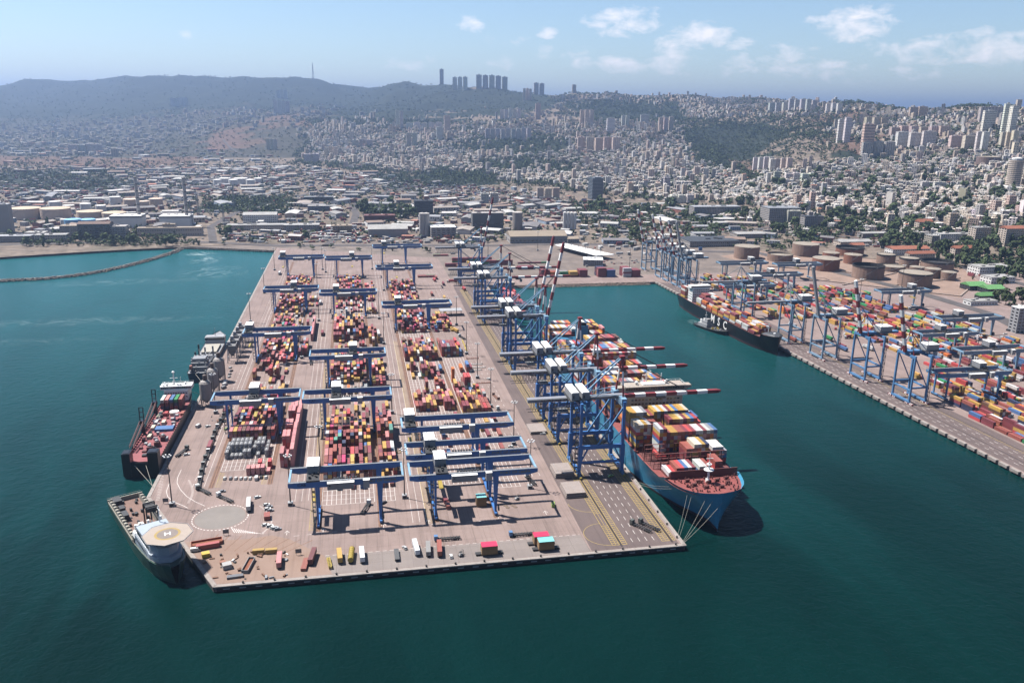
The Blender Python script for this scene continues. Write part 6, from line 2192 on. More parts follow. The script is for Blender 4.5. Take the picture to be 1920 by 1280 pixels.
    rbx(377, 1026, .3, 3.8, 1.8, 1.5, (.45, .04, .06), 'parked_car', 'red car beside the orange skip', 'car', ribs=1)
    rbx(501, 971, .1, 3.4, 6, 2.6, PAL['rust red'], 'site_container', 'small red site container among cars by the roundabout', 'container')
    mb = MB()
    rr = random.Random(3)
    for k in range(60):
        px, py = (rr.uniform(378, 540), rr.uniform(1035, 1085)) if k < 44 else (rr.uniform(395, 425), rr.uniform(772, 800))
        x, y = G(px, py)
        if y < 385 or x < -76 + (y - 382) * -.5 + 3:
            continue
        mb.rbox(x, y, rr.uniform(0, 3), rr.uniform(.5, 3.2), rr.uniform(.4, 1.3), .012, rr.uniform(.3, 1.2), rr.choice((0, 0, 1, 2, 2, 2, 3)))
    tag(mb.build('scattered_gear', [M_DARK, M_GREY, M_RUST, M_WHITE]), 'scrap, hoses and small gear strewn over the sandy corner and silo yard', 'gear', None, 'stuff')
    # crane hook block, yellow
    x, y = G(618, 1058)
    t = thing('crane_grab', 'yellow lattice crane attachment on the front quay', 'crane attachment', (x, y, .012), R_(8))
    mb = MB()
    for s in (-1, 1):
        mb.bar((s * .7, -5, .5), (s * .9, 5, 1.0), .35)
        mb.bar((s * .7, -5, 1.9), (s * .6, 5, 1.6), .3)
    for k in range(7):
        yy = -4.6 + k * 1.5
        mb.bar((-.8, yy, .6), (.8, yy + .7, 1.7), .25)
        mb.cyl((-.9, yy, 1.2), (.9, yy, 1.2), .5, n=8)
    mb.build('frame', M_YEL, t)
    # big wooden crates with coloured covers, on low trailers and alone
    M_PLY = mat('plywood', (.46, .27, .12), .8, var=.12, scale=.3, dirt=.1)
    for px, py, top, lab, onT in ((917, 1038, (.62, .03, .10), 'wooden crate with pink red cover alone on a front trailer', 1), (1014, 1019, (.62, .03, .10), 'wooden crate with pink red cover, rear of the pair', 1), (1023, 1029, (.22, .58, .60), 'wooden crate with turquoise cover, front of the pair', 1),
                                  (902, 946, (.25, .62, .62), 'tall wooden crate with turquoise cover under the front right gantry', 0)):
        x, y = G(px, py)
        if onT:
            tr = thing('low_loader', 'low trailer under the ' + lab, 'trailer', (x, y, .012), 0, 'low trailers along the front quay')
            mb = MB()
            mb.box(-7.5, 7.5, -1.3, 1.3, .7, 1.1)
            mb.build('bed', M_DARK, tr)
            mb = MB()
            for k in (-6.6, -5.4, 5.4, 6.6):
                for s in (-1, 1):
                    mb.cyl((k, s * .9, .42), (k, s * 1.35, .42), .42, n=8)
            mb.build('wheel_set', M_BLACK, tr)
        z = 1.13 if onT else .012
        t = thing('wooden_crate', lab, 'crate', (x, y, z), 0, 'wooden crates with coloured covers')
        w, d, h = (4.2, 2.6, 4.8) if onT else (2.9, 2.7, 6.2)
        mb = MB()
        mb.box(-w, w, -d, d, .0, h)
        mb.build('box_body', M_PLY, t)
        mb = MB()
        for k in range(7):
            xx = -w + 2 * w * k / 6
            mb.box(xx - .1, xx + .1, -d - .06, d + .06, 0.02, h - .05)
        mb.build('batten', M_PLY, t)
        mb = MB()
        mb.box(-w - .12, w + .12, -d - .12, d + .12, h + .005, h + .14)
        for k in range(5):
            xx = -w + 2 * w * (k + .5) / 5
            mb.box(xx - .06, xx + .06, -d - .14, d + .14, h + .141, h + .2)
        o = mb.build('cover', M_OBJ, t)
        o.color = (*top, 1)
    # small forklift and things under the gantries
    for px, py, col, lab in ((864, 1042, (.35, .34, .33), 'small grey forklift at the front quay edge'), (560, 887, (.4, .38, .1), 'yellow forklift under the left end of the front middle gantry'), (969, 936, (.55, .54, .52), 'white forklift beside scattered pallets')):
        x, y = G(px, py)
        t = thing('forklift', lab, 'forklift', (x, y, .012), .6)
        mb = MB()
        mb.box(-1.4, 1.2, -.7, .7, .4, 1.3)
        o = mb.build('body', M_OBJ, t)
        o.color = (*col, 1)
        mb = MB()
        for s in (-1, 1):
            mb.bar((1.4, s * .5, .2), (1.4, s * .5, 3.6), .16)
            mb.bar((1.5, s * .4, .25), (2.9, s * .4, .25), .14)
            for xx in (-.9, .8):
                mb.cyl((xx, s * .5, .42), (xx, s * .85, .42), .42, n=8)
        mb.build('mast', M_DARK, t)
        mb = MB()
        for s in (-1, 1):
            for xx in (-.9, .6):
                mb.bar((xx, s * .6, 1.3), (xx * .8, s * .6, 2.5), .1)
        mb.box(-.9, .7, -.7, .7, 2.5, 2.6)
        mb.build('cage', M_DARK, t)
    for k, (px, py) in enumerate(((942, 945), (948, 948), (955, 944), (961, 947), (952, 951), (966, 950))):
        x, y = G(px, py)
        o = MB()
        for j in range(5):
            o.box(-1, 1, -1 + j * .45, -.7 + j * .45, .12, .2)
        o.box(-1, -.8, -1, 1, 0, .12)
        o.box(.8, 1, -1, 1, 0, .12)
        q = o.build('pallet', mat('weathered_wood', (.38, .27, .20), .9, var=.2))
        q.location = (x, y, .012)
        q.rotation_euler = (0, 0, k * .7)
        tag(q, 'loose wooden pallet on the ground right of the front right gantry', 'pallet', 'loose pallets right of the front gantry')
    x, y = G(884, 953)
    for k, (px, py, c, lab) in enumerate(((835, 940, PAL['maroon'], 'maroon container on the ground under the front right gantry'), (840, 951, PAL['rust red'], 'rust red container below the maroon one under the front right gantry'))):
        x, y = G(px, py)
        o = link('shipping_container', bpy.data.meshes['container_shell.001'], loc=(x, y, .02), rz=R_(4), color=c)
        tag(o, lab, 'container', 'shipping containers')
    # hatch covers of the blue ship, lifted off and laid on the apron in stacks
    M_HC = mat('hatch_cover_buff', (.46, .38, .34), .8, var=.12, dirt=.35)
    for i, (x, y, n, lab) in enumerate(((129, 484, 3, 'stack of buff hatch covers on apron beside the nearest quay crane'), (128.8, 455, 3, 'stack of buff hatch covers nearest the pier corner'), (128.6, 560, 2, 'stack of buff hatch covers beside the second quay crane'))):
        for k in range(n):
            t = thing('hatch_cover', f'{("lowest", "middle", "topmost")[k if n == 3 else k * 2]} buff hatch cover, {lab}'[:96], 'hatch cover', (x + k * .15, y + k * .2, .012 + k * 1.15), 0, 'hatch covers laid on the apron')
            mb = MB()
            mb.box(-6.2, 6.2, -8.2, 8.2, .25, 1.1)
            mb.build('plate', M_HC, t)
            mb = MB()
            for q in (-4, 0, 4):
                for r in (-7, -4.2, -1.4, 1.4, 4.2, 7):
                    mb.box(q - .25, q + .25, r - .25, r + .25, 0, .24)
                    mb.box(q - .3, q + .3, r - .3, r + .3, 1.1, 1.13, 1)
            mb.build('pad', [M_DARK, M_GREY], t)
    for k, (px, py, lab) in enumerate(((720, 940, 'dark'),)):
        pass
    # bollards on the two quay edges
    mb = MB()
    mb.lathe(0, 0, [(.5, 0), (.4, .5), (.62, .75), (.55, .95)], 10)
    me = mb.mesh('bollard', M_BLACK)
    for k in range(16):
        q = link('bollard', me, loc=(-62 + k * 15.4, 382.6, .26))
        tag(q, 'black mooring bollard on the coping of the front quay', 'bollard', 'bollards on the front quay')
    for k in range(44):
        q = link('bollard', me, loc=(172.6, 390 + k * 15.4, .26))
        tag(q, 'black mooring bollard on the coping of the pier beside the blue ship', 'bollard', 'bollards beside the blue ship')
    # flat racks, pipes, reefers, platform beside the right block
    def pipes(px, py):
        x, y = G(px, py)
        for k in range(2):
            mb = MB()
            mb.cyl((0, -20 + k * 21, .8), (0, .2 + k * 21, .8), .8, n=10)
            o = mb.build('yellow_pipe', M_YEL)
            o.location = (x + k * .6, y, .012)
            tag(o, ('nearer' if k == 0 else 'farther') + ' of two long yellow pipes lying beside the right block', 'pipe', 'yellow pipes')
    pipes(871, 650)
    for k, (px, py, ang, lab) in enumerate(((886, 672, 1.57, 'rust flat rack beside the reefers'), (892, 683, 1.55, 'rear of three long pale flat racks'), (898, 689, 1.55, 'middle of three long pale flat racks'), (890, 694, 1.55, 'front of three long pale flat racks'), (906, 718, 1.57, 'brown flat rack near the road'), (930, 745, .2, 'small upright frame pallet stand'))):
        x, y = G(px, py)
        t = thing('flat_rack', lab, 'flat rack', (x, y, .012), ang, 'flat racks beside the right block')
        mb = MB()
        mb.box(-1.2, 1.2, -6, 6, .1, .5)
        for s in (-5.9, 5.9):
            mb.box(-1.2, 1.2, s - .1, s + .1, .5, 2.2 if k % 2 else 1.2)
        o = mb.build('bed', M_OBJ, t)
        o.color = (*((.40, .36, .33) if 0 < k < 4 else (.25, .12, .08)), 1)
        mb = MB()
        for q in range(6):
            mb.box(-1.3, 1.3, -5 + q * 2 - .1, -5 + q * 2 + .1, .501, .62)
        mb.build('cross_member', M_DARK, t)
    # two yellow frames
    for px in (741, 748):
        x, y = G(px, 847)
        o = MB()
        for s in (-1, 1):
            o.bar((-1.1, s * 2.2, .2), (1.1, s * 2.2, .2), .25)
            o.bar((s * 1.1, -2.2, .2), (s * 1.1, 2.2, .2), .25)
            o.bar((s * 1.1, -2.2, .2), (s * 1.1, -2.2, 1.4), .25)
        q = o.build('spreader_frame', M_YEL)
        q.location = (x, y, .012)
        tag(q, f'{"left" if px < 745 else "right"} of two small yellow frames right of the middle block', 'spreader', 'two yellow frames')
    # low pale building in the right block and the raised platform
    x, y = G(823, 573)
    t = thing('yard_workshop', 'low pale flat roofed building between right block and far cranes', 'building', (x, y, 0), 0)
    mb = MB()
    mb.box(-11, 11, -14, 16, 0, 5)
    mb.box(-10.4, 10.4, -13.4, 15.4, 5.01, 5.6, 1)
    windows(mb, -10, 10, -14, 2, 3.6, 6, 2)
    mb.build('wall', [mat('pale_render', (.62, .55, .46), .9, var=.08, dirt=.1), mat('pale_roof', (.66, .60, .50), .9, var=.1), M_GLASS], t)
    mb = MB()
    for k in range(6):
        mb.box(-8 + k * 2.6, -6.6 + k * 2.6, rnd.uniform(-10, 10), rnd.uniform(11, 13), 5.61, 6.6)
    mb.build('roof_unit', M_LGREY, t)
    x, y = G(845, 590)
    t = thing('steel_canopy', 'pale roof of a steel canopy in front of the low yard building', 'canopy', (x, y, 0), 0)
    mb = MB()
    mb.box(-13, 13, -7, 7, 6, 6.4)
    mb.build('roof', M_LGREY, t)
    for a in (-12, 0, 12):
        for b_ in (-6.5, 6.5):
            mb = MB()
            mb.bar((a, b_, 0), (a, b_, 6), .4)
            mb.build('post', M_DARK, t)
    # road signs of the truck lanes: dark lattice boards
    for px, py, lab in ((311, 944, 'small dark sign board beside the left mast'), (424, 1003, 'small dark sign board below the roundabout'), (560, 1040, 'small dark sign board on the front road')):
        x, y = G(px, py)
        t = thing('sign_board', lab, 'sign', (x, y, .012), 0, 'sign boards beside the front road')
        mb = MB()
        mb.box(-1.6, 1.6, -.08, .08, 1.2, 3.6)
        for k in range(3):
            mb.box(-1.5, 1.5, -.1, -.081, 1.4 + k * .75, 1.9 + k * .75, 1)
        mb.build('board', [M_DARK, M_GREY], t)
        mb = MB()
        for s in (-1.2, 1.2):
            mb.bar((s, 0, 0), (s, 0, 1.3), .16)
        mb.build('post', M_DARK, t)
    # tank containers of the left block
    def tank(x, y, z, lab):
        t = thing('tank_container', lab, 'tank container', (x, y, z), 0, 'grey tank containers in the left block')
        link('frame', mesh_cache(tank_frame), t)
        link('tank', mesh_cache(tank_body), t)
    def tank_frame():
        mb = MB()
        for sx in (-1.12, 1.12):
            for sy in (-2.95, 2.95):
                mb.box(sx - .1, sx + .1, sy - .1, sy + .1, 0, 2.6)
            for z in (.1, 2.5):
                mb.box(sx - .1, sx + .1, -2.84, 2.84, z - .1, z + .1)
        for sy in (-2.95, 2.95):
            for z in (.1, 2.5):
                mb.box(-1.0, 1.0, sy - .1, sy + .1, z - .1, z + .1)
        return mb.mesh('tank_frame', M_GREY)
    def tank_body():
        mb = MB()
        mb.cyl((0, -2.6, 1.3), (0, 2.6, 1.3), 1.13, n=12)
        mb.cyl((0, -2.8, 1.3), (0, -2.6, 1.3), .55, 1.1, n=12)
        mb.box(-.3, .3, -1.8, 1.8, 2.42, 2.56)
        return mb.mesh('tank_body', M_LGREY)
    hs0 = [2, 1, 1, 1, 2, 2, 0, 1, 0, 2]
    hs1 = [2, 3, 3, 3, 3, 3, 2, 3, 3, 2]
    for r, (y, hs) in enumerate(((543.5, hs0), (550.2, hs1), (556.8, hs1))):
        for c, n in enumerate(hs):
            for k in range(n):
                if k < n - 1 and r == 2:
                    continue
                tank(-91.2 + c * 2.9, y, .02 + k * 2.66, f'grey tank container, {ORD[c]} from left, {("front", "middle", "rear")[r]} row, {ORD[k]} level, left block')
build_front()
# ------------------------------------------------------------------ behind the port: works, tanks, city
R7 = random.Random(77)
TAKEN = []                       # discs already built on: (x, y, r)
def free(x, y, r):
    for a, b, c in TAKEN:
        if (a - x) ** 2 + (b - y) ** 2 < (c + r) ** 2:
            return False
    return True
M_ROOFW = mat('pale_sheet_roof', (.54, .52, .49), .7, var=.3, scale=.05, coord='world', dirt=.2)
M_ROOFT = mat('tan_sheet_roof', (.46, .36, .26), .8, var=.12, scale=.05, coord='world', dirt=.2)
M_ROOFR = mat('orange_tiled_roof', (.50, .17, .09), .8, var=.15, scale=.2, dirt=.1)
M_STONE = mat('breakwater_rock', (.30, .26, .22), .95, var=.45, scale=.25, coord='world')
M_CHIM = mat('ribbed_concrete_chimney', (.46, .42, .39), .9, var=.12, scale=.1, alb=.8)
M_TANKR = mat('weathered_buff_tank', (.42, .27, .20), .85, var=.25, scale=.12, dirt=.35, alb=.5)
M_TANKRIM = mat('black_tank_rim', (.03, .026, .026), .7, var=.2)
M_TOP = mat('tank_roof', (.45, .38, .30), .9, var=.2, scale=.1, dirt=.3)
M_TBEIGE = mat('beige_tank', (.60, .46, .36), .8, var=.08, dirt=.1, alb=.85)
M_TROOF = mat('cream_tank_roof', (.66, .53, .38), .85, var=.1, dirt=.15, alb=.6)
M_TBLUE = mat('blue_tank', (.18, .40, .62), .7, var=.08, alb=.85)
M_TWHITE = mat('white_tank', (.68, .66, .63), .8, var=.08, dirt=.1, alb=.85)
def G3(px, py):
    x, y = G(px, py)
    return x, y
def tank(px, py, r, h, lab, wall, roof, cone=1.5, rim=None, open_=False, grp=None, ang=0):
    """py is the image row of the middle of its foot"""
    x, y = G3(px, py)
    z = float(TZ(x, y))
    t = thing('storage_tank', lab, 'tank', (x, y, z - .1), 0, grp)
    mb = MB()
    n = 28
    mb.lathe(0, 0, [(r, 0), (r, h)], n, cap=False)
    for k in range(1, 5):
        mb.lathe(0, 0, [(r + .05, h * k / 5 - .12), (r + .05, h * k / 5 + .12)], n, cap=False)
    mb.build('wall', wall, t)
    mb = MB()
    if open_:
        mb.lathe(0, 0, [(r - .25, h), (r - .25, h * .72), (.1, h * .72 + .2)], n)
    else:
        mb.lathe(0, 0, [(r + .1, h), (r * .5, h + cone * .55), (.1, h + cone)], n)
    mb.build('roof', roof, t)
    if rim:
        mb = MB()
        mb.lathe(0, 0, [(r + .3, h - 1.6), (r + .3, h + .6), (r - .2, h + .6), (r - .2, h - 1)], n, cap=False)
        mb.build('rim', rim, t)
    mb = MB()
    for k in range(9):
        a, b = 3.6 + k * .12, 3.72 + k * .12
        mb.bar(((r + .5) * math.cos(a), (r + .5) * math.sin(a), h * k / 9), ((r + .5) * math.cos(b), (r + .5) * math.sin(b), h * (k + 1) / 9), .5, .3)
    mb.build('stair', M_GREY, t)
    TAKEN.append((x, y, r + 3))
    return t
def build_tanks():
    g = 'rust coloured oil tanks'
    for px, py, wpx, hpx, lab, o, rim in ((1399, 483, 44, 21, 'buff oil tank with pale roof, leftmost of the tank farm', 0, None), (1509, 478, 45, 20, 'buff oil tank with pale roof behind trees', 0, None), (1462, 488, 44, 12, 'low open rusty oil tank between two buff ones', 1, None),
                                      (1547, 505, 46, 20, 'buff oil tank with pale top in front of the rust red one', 0, None), (1592, 478, 46, 13, 'rust red open oil tank in second row', 1, M_TANKRIM), (1557, 486, 28, 12, 'small buff tank beside the rust red open one', 0, None), (1598, 493, 30, 15, 'buff tank in front of the rust red open one', 0, None),
                                      (1660, 493, 30, 15, 'small buff tank left of the orange roofed hall', 0, M_TANKRIM), (1703, 500, 31, 15, 'small buff tank in front of the orange roofed hall', 0, M_TANKRIM), (1626, 520, 52, 21, 'large buff tank with black rim, centre of the farm', 1, M_TANKRIM), (1671, 506, 44, 8, 'low rusty tank ring between black rimmed ones', 1, None),
                                      (1714, 535, 53, 22, 'large buff tank with black rim nearest the terminal', 0, M_TANKRIM), (1756, 505, 50, 14, 'wide open black rimmed tank at the back right', 1, M_TANKRIM), (1718, 512, 23, 11, 'small buff tank behind the nearest black rimmed one', 0, None), (1747, 520, 25, 15, 'left of two small buff tanks at the farm edge', 0, None), (1777, 524, 24, 13, 'right of two small buff tanks at the farm edge', 0, None)):
        x, y = G3(px, py)
        s = math.hypot(x, y, CAM_H) / F_PX
        tank(px, py, wpx * s / 2, hpx * s * 1.02, lab, M_TANKR if 'red' not in lab else mat('rust_red_tank', (.42, .17, .10), .85, var=.2, scale=.15), M_TOP if not rim or o == 0 else M_TANKRIM, rim=rim, open_=o, grp=g)
    # earth bunds between the tanks
    mb = MB()
    for a, b in (((1440, 500), (1600, 512)), ((1580, 535), (1680, 512)), ((1680, 535), (1800, 522)), ((1360, 490), (1500, 520)), ((1500, 522), (1800, 556)), ((1800, 556), (1830, 530))):
        p, q = G3(*a), G3(*b)
        mb.bar((*p, .6), (*q, .6), 2.2, 1.6)
    mb.build('bund_wall', mat('pale_bund_concrete', (.50, .38, .31), .9, var=.15), kind='structure')
    mb = MB()
    mb.sheet([G3(*p) for p in ((1350, 480), (1480, 462), (1800, 500), (1840, 530), (1800, 558), (1500, 522))], .012)
    mb.build('tank_yard', [mat('ochre_tank_yard', (.42, .28, .21), .95, var=.25, scale=.05, coord='world')], kind='structure')
    g = 'beige and blue tanks of the power station'
    for px, py, w, h, lab, wl, rf in ((50, 410, 45, 18, 'beige tank with cream cone roof, leftmost', M_TBEIGE, M_TROOF), (106, 410, 45, 18, 'beige tank with cream cone roof, second from left', M_TBEIGE, M_TROOF), (170, 411, 40, 14, 'pinkish tank behind the blue ones', M_TBEIGE, M_TROOF), (215, 411, 38, 12, 'cream roofed tank half hidden by the left turbine hall', M_TBEIGE, M_TROOF),
                                    (138, 425, 26, 13, 'light blue tank, left of the pair', M_TBLUE, M_TBLUE), (165, 424, 25, 12, 'light blue tank, right of the pair', M_TBLUE, M_TBLUE), (123, 424, 14, 12, 'small pale tank beside the blue pair', M_TWHITE, M_TWHITE),
                                    (217, 384, 18, 14, 'white tank standing alone behind the left turbine hall', M_TWHITE, M_TWHITE), (246, 386, 24, 12, 'buff tank left of the first chimney', M_TBEIGE, M_TBEIGE), (293, 386, 22, 13, 'buff tank right of the first chimney', M_TBEIGE, M_TBEIGE), (270, 390, 18, 12, 'buff tank behind the first chimney', M_TBEIGE, M_TBEIGE), (162, 398, 17, 15, 'pale tank behind the pinkish tank', M_TWHITE, M_TWHITE), (104, 392, 18, 13, 'small white tank behind cream roofed tanks', M_TWHITE, M_TWHITE), (130, 398, 18, 12, 'pinkish low tank behind cream roofed tanks', M_TBEIGE, M_TWHITE), (190, 398, 16, 12, 'pale slim tank left of the first turbine hall', M_TWHITE, M_TWHITE)):
        x, y = G3(px, py)
        s = math.hypot(x, y, CAM_H) / F_PX
        tank(px, py, w * s / 2, h * s * .95, lab, wl, rf, cone=3 if rf is M_TROOF else 1, grp=g)
    for k, (px, w) in enumerate(((408, 14), (422, 20), (438, 16), (452, 24), (470, 15), (486, 16))):
        x, y = G3(px, 348)
        s = math.hypot(x, y, CAM_H) / F_PX
        tank(px, 348 - (k % 2) * 3, w * s / 2, 10 * s, f'white fuel tank in the far row by the highway, {ORD[k]} from left', M_TWHITE, M_TWHITE, cone=2, grp='far row of white fuel tanks')
build_tanks()
def hall(px, py, wpx, hpx, dep, lab, wall, roof, ang=0.0, nm='warehouse', cat='building', gable=0.0, win=0, pyz=True, wcol=None, parts=None, grp=None, floors=0, z0=None):
    """building whose front foot runs through (px, py) with the given width and height in photograph pixels"""
    x, y, z = GT(px, py)
    s = math.hypot(x, y, CAM_H - z) / F_PX
    w, h = wpx * s, hpx * s * 1.02
    t = thing(nm, lab, cat, (x, y, z - .3), ang, grp)
    mb = MB()
    mb.box(-w / 2, w / 2, 0, dep, -3, h)
    o = mb.build('wall', wall, t)
    mb = MB()
    if gable:
        mb.hexa([(-w / 2 - .4, -.4, h + .004), (w / 2 + .4, -.4, h + .004), (w / 2 + .4, dep + .4, h + .004), (-w / 2 - .4, dep + .4, h + .004)],
                [(-w / 2 - .4, dep * .46, h + gable), (w / 2 + .4, dep * .46, h + gable), (w / 2 + .4, dep * .54, h + gable), (-w / 2 - .4, dep * .54, h + gable)])
    else:
        mb.box(-w / 2 - .3, w / 2 + .3, -.3, dep + .3, h + .004, h + .7)
        for k in range(3):
            a = R7.uniform(-w * .4, w * .25)
            b = R7.uniform(dep * .2, dep * .7)
            mb.box(a, a + w * .08 + 1, b, b + 3, h + .71, h + 2.4, 0)
    mb.build('roof', roof, t)
    fl = floors or max(1, int(h / 3.4))
    nw = win or max(2, int(w / 4))
    if win >= 0:
        for f in range(fl):
            za = h * (f + .35) / fl
            zb = za + min(1.5, h / fl * .45)
            mb = MB()
            windows(mb, -w / 2 + .6, w / 2 - .6, 0, za, zb, nw, 0, gap=.4)
            m = max(1, int(dep / 5))
            for i in range(m):
                a = dep * (i + .2) / m
                for sx in (-1, 1):
                    mb.box(sx * w / 2 - (.06 if sx < 0 else 0), sx * w / 2 + (.06 if sx > 0 else 0), a, a + dep / m * .55, za, zb)
            q = mb.build('window_row', M_GLASS, t)
            q['kind'] = 'stuff'
    for k in range(max(1, int(w / dep))):
        a = -w / 2 + w * (k + .5) / max(1, int(w / dep))
        TAKEN.append((x + a * math.cos(ang), y + dep * .5 + a * math.sin(ang), dep * .66))
    return t, w, h
def build_works():
    WH, GR = M_TWHITE, mat('grey_render', (.36, .33, .31), .9, var=.1, dirt=.2, alb=.75)
    BE = mat('beige_render', (.55, .46, .38), .9, var=.08, dirt=.15, alb=.8)
    DK = mat('dark_cladding', (.06, .065, .075), .6, var=.1)
    GLB = mat('blue_curtain_glass', (.05, .085, .12), .2, var=.12, spec=.8)
    # power station halls with their chimneys
    for px, lab in ((237, 'left white turbine hall with grey roof'), (329, 'right white turbine hall with grey roof')):
        t, w, h = hall(px, 427, 50, 19, 38, lab, M_TWHITE, M_TWHITE, win=-1, nm='turbine_hall')
        mb = MB()
        mb.box(-w / 2 - .5, w / 2 + .5, -.5, 38.5, h * .86, h * .98)
        mb.build('eaves_band', M_GREY, t)
    for px, py, top, lab in ((263, 424, 341, 'tall concrete chimney beside the left turbine hall'), (352, 425, 341, 'tall concrete chimney beside the right turbine hall')):
        x, y = G3(px, py)
        s = math.hypot(x, y, CAM_H) / F_PX
        H = (py - top) * s
        t = thing('chimney', lab, 'chimney', (x, y, -.2), 0, 'power station chimneys')
        mb = MB()
        mb.lathe(0, 0, [(3.7, 0), (3.2, H * .5), (3.1, H)], 16)
        mb.build('shaft', M_CHIM, t)
        for k in range(6):
            mb = MB()
            z = H * (.3 + k * .135)
            mb.lathe(0, 0, [(3.4, z), (3.8, z + 1.4), (3.3, z + 1.8)], 16, cap=False)
            mb.build('platform_ring', M_DARK, t)
        mb = MB()
        mb.box(-7, 7, -7, 7, 0, H * .22)
        mb.build('boiler_house', GR, t)
        TAKEN.append((x, y, 12))
    t, w, h = hall(319, 443, 105, 14, 16, 'long pale office building with columns in front of the turbine halls', BE, M_ROOFT, floors=2, nm='office_building')
    hall(318, 442, 20, 19, 10, 'taller middle block of the columned office building', BE, M_ROOFT, nm='office_building')
    hall(178, 450, 50, 26, 26, 'old concrete power house with brown roof', mat('sooty_concrete', (.26, .23, .21), .95, var=.25, scale=.1, dirt=.4), mat('brown_roof', (.24, .15, .12), .9, var=.2), nm='power_house', win=6, gable=3)
    hall(222, 449, 26, 21, 22, 'old concrete annex right of the brown roofed power house', GR, GR, nm='power_house')
    hall(140, 447, 42, 20, 22, 'long low works with stepped roof left of the power house', GR, M_ROOFT, nm='works_building')
    hall(95, 455, 48, 12, 20, 'pale two storey works by the shore, left of the power house', BE, M_ROOFW, nm='works_building')
    hall(66, 446, 30, 8, 18, 'small white roofed shed by the shore', BE, M_ROOFW)
    hall(20, 455, 60, 10, 20, 'low grey works at the left edge of the shore', GR, M_LGREY)
    t = hall(6, 437, 24, 44, 18, 'tall grey power block with a yellow band at the left edge', GR, M_LGREY, win=-1, nm='power_house')
    hall(488, 418, 58, 14, 34, 'white roofed warehouse with raised ridge left of the pier root', WH, M_ROOFW, gable=4)
    hall(480, 432, 100, 9, 22, 'long white roofed shed by the pier root', BE, M_ROOFW)
    hall(566, 434, 62, 11, 26, 'white canopied shed behind the grass corner', GR, M_ROOFW)
    hall(604, 396, 50, 9, 20, 'blue grey shed with white roof beside the curving road', mat('blue_grey_cladding', (.22, .27, .34), .7), M_ROOFW)
    hall(598, 378, 52, 8, 18, 'long dark shed behind the curving road', DK, M_GREY)
    hall(642, 436, 34, 12, 22, 'tan shed with skylights right of the pier road', M_ROOFT, M_ROOFT)
    hall(728, 445, 72, 15, 40, 'large shed with wide white sloping roof', GR, M_ROOFW, gable=6, win=-1)
    hall(712, 415, 56, 10, 26, 'dark red stacked shed behind the wide white roof', mat('maroon_cladding', (.17, .04, .045), .7, var=.25), M_LASH, win=-1)
    hall(735, 402, 68, 8, 18, 'long low grey shed before the dark office block', GR, M_LGREY)
    hall(795, 402, 34, 24, 30, 'dark office block with pale floor bands', DK, M_DARK, nm='office_block', floors=6, win=9)
    hall(832, 446, 46, 19, 34, 'grey grain works with white roof edge', GR, M_WHITE, nm='grain_works', win=5)
    hall(915, 431, 58, 30, 22, 'large grey grain elevator block', mat('elevator_concrete', (.21, .20, .19), .95, var=.2, scale=.08, dirt=.3), GR, nm='grain_elevator', win=12, floors=1)
    for k, px in enumerate((792, 800)):
        x, y = G3(px, 442)
        tank(px, 442, 6, 42, f'{("left", "right")[k]} slim concrete silo beside the grain works', M_CHIM, M_CHIM, grp='slim silos by the grain works')
    x, y = G3(970, 432)
    tank(970, 432, 10, 36, 'tall pale round silo right of the grain elevator', mat('pale_silo_concrete', (.50, .44, .40), .9, var=.1, dirt=.2), M_CHIM)
    for k in range(4):
        tank(1058 + k * 6.4, 429 + k * .2, 3.3, 33, f'white slim silo, {ORD[k]} of four by the trees', M_TWHITE, M_TWHITE, grp='four white slim silos')
    hall(1010, 456, 108, 13, 46, 'large shed with long tan roof behind the far apron', GR, M_ROOFT, gable=7, win=14, floors=1)
    hall(1075, 456, 22, 8, 24, 'lower tan shed at the right end of the long one', GR, M_ROOFT, gable=3)
    # canopy with its row of masts, low office
    A, B = G3(1052, 472), G3(1128, 492)
    t = thing('white_canopy', 'long white truck gate canopy with a row of slim masts', 'canopy', (0, 0, 0), 0)
    a = [G(1040, 459, 8), G(1060, 456, 8), G(1152, 477, 8), G(1118, 479, 8)]
    mb = MB()
    mb.prism(a, 7.2, 8)
    mb.build('roof', M_WHITE, t)
    for k in range(6):
        f = .1 + k * .16
        p = [(a[0][i] + a[1][i]) / 2 * (1 - f) + (a[2][i] + a[3][i]) / 2 * f for i in (0, 1)]
        mb = MB()
        mb.cyl((*p, 0), (*p, 15), .7, .4, 8)
        mb.build('mast', M_GREY, t)
    TAKEN.append(((a[0][0] + a[2][0]) / 2, (a[0][1] + a[2][1]) / 2, 50))
    t, w, h = hall(1112, 499, 36, 11, 26, 'low white roofed office with dark window bands behind the basin', M_LGREY, M_WHITE, ang=-.25, nm='office_building', floors=3, win=9)
    # blue glass tower
    x, y, z = GT(1117, 373)
    s = math.hypot(x, y, CAM_H) / F_PX
    t = thing('glass_tower', 'dark blue glass office tower with rounded side', 'office tower', (x, y, z), .2)
    H, r = 38 * s, 12 * s
    mb = MB()
    pr = [(-r, -r * .7), (r * .8, -r * .7), (r, -r * .2), (r, r * .7), (-r, r * .7)]
    mb.prism(pr, 0, H)
    mb.build('wall', GLB, t)
    n = 15
    for k in range(n):
        mb = MB()
        mb.prism([(a * 1.02, b * 1.03) for a, b in pr], H * (k + .62) / n, H * (k + .92) / n)
        mb.build('floor_band', mat('pale_spandrel', (.40, .45, .50), .6), t)
    mb = MB()
    mb.box(-r * .5, r * .6, -r * .4, r * .4, H, H * 1.05)
    mb.build('roof_plant', M_GREY, t)
    TAKEN.append((x, y, 26))
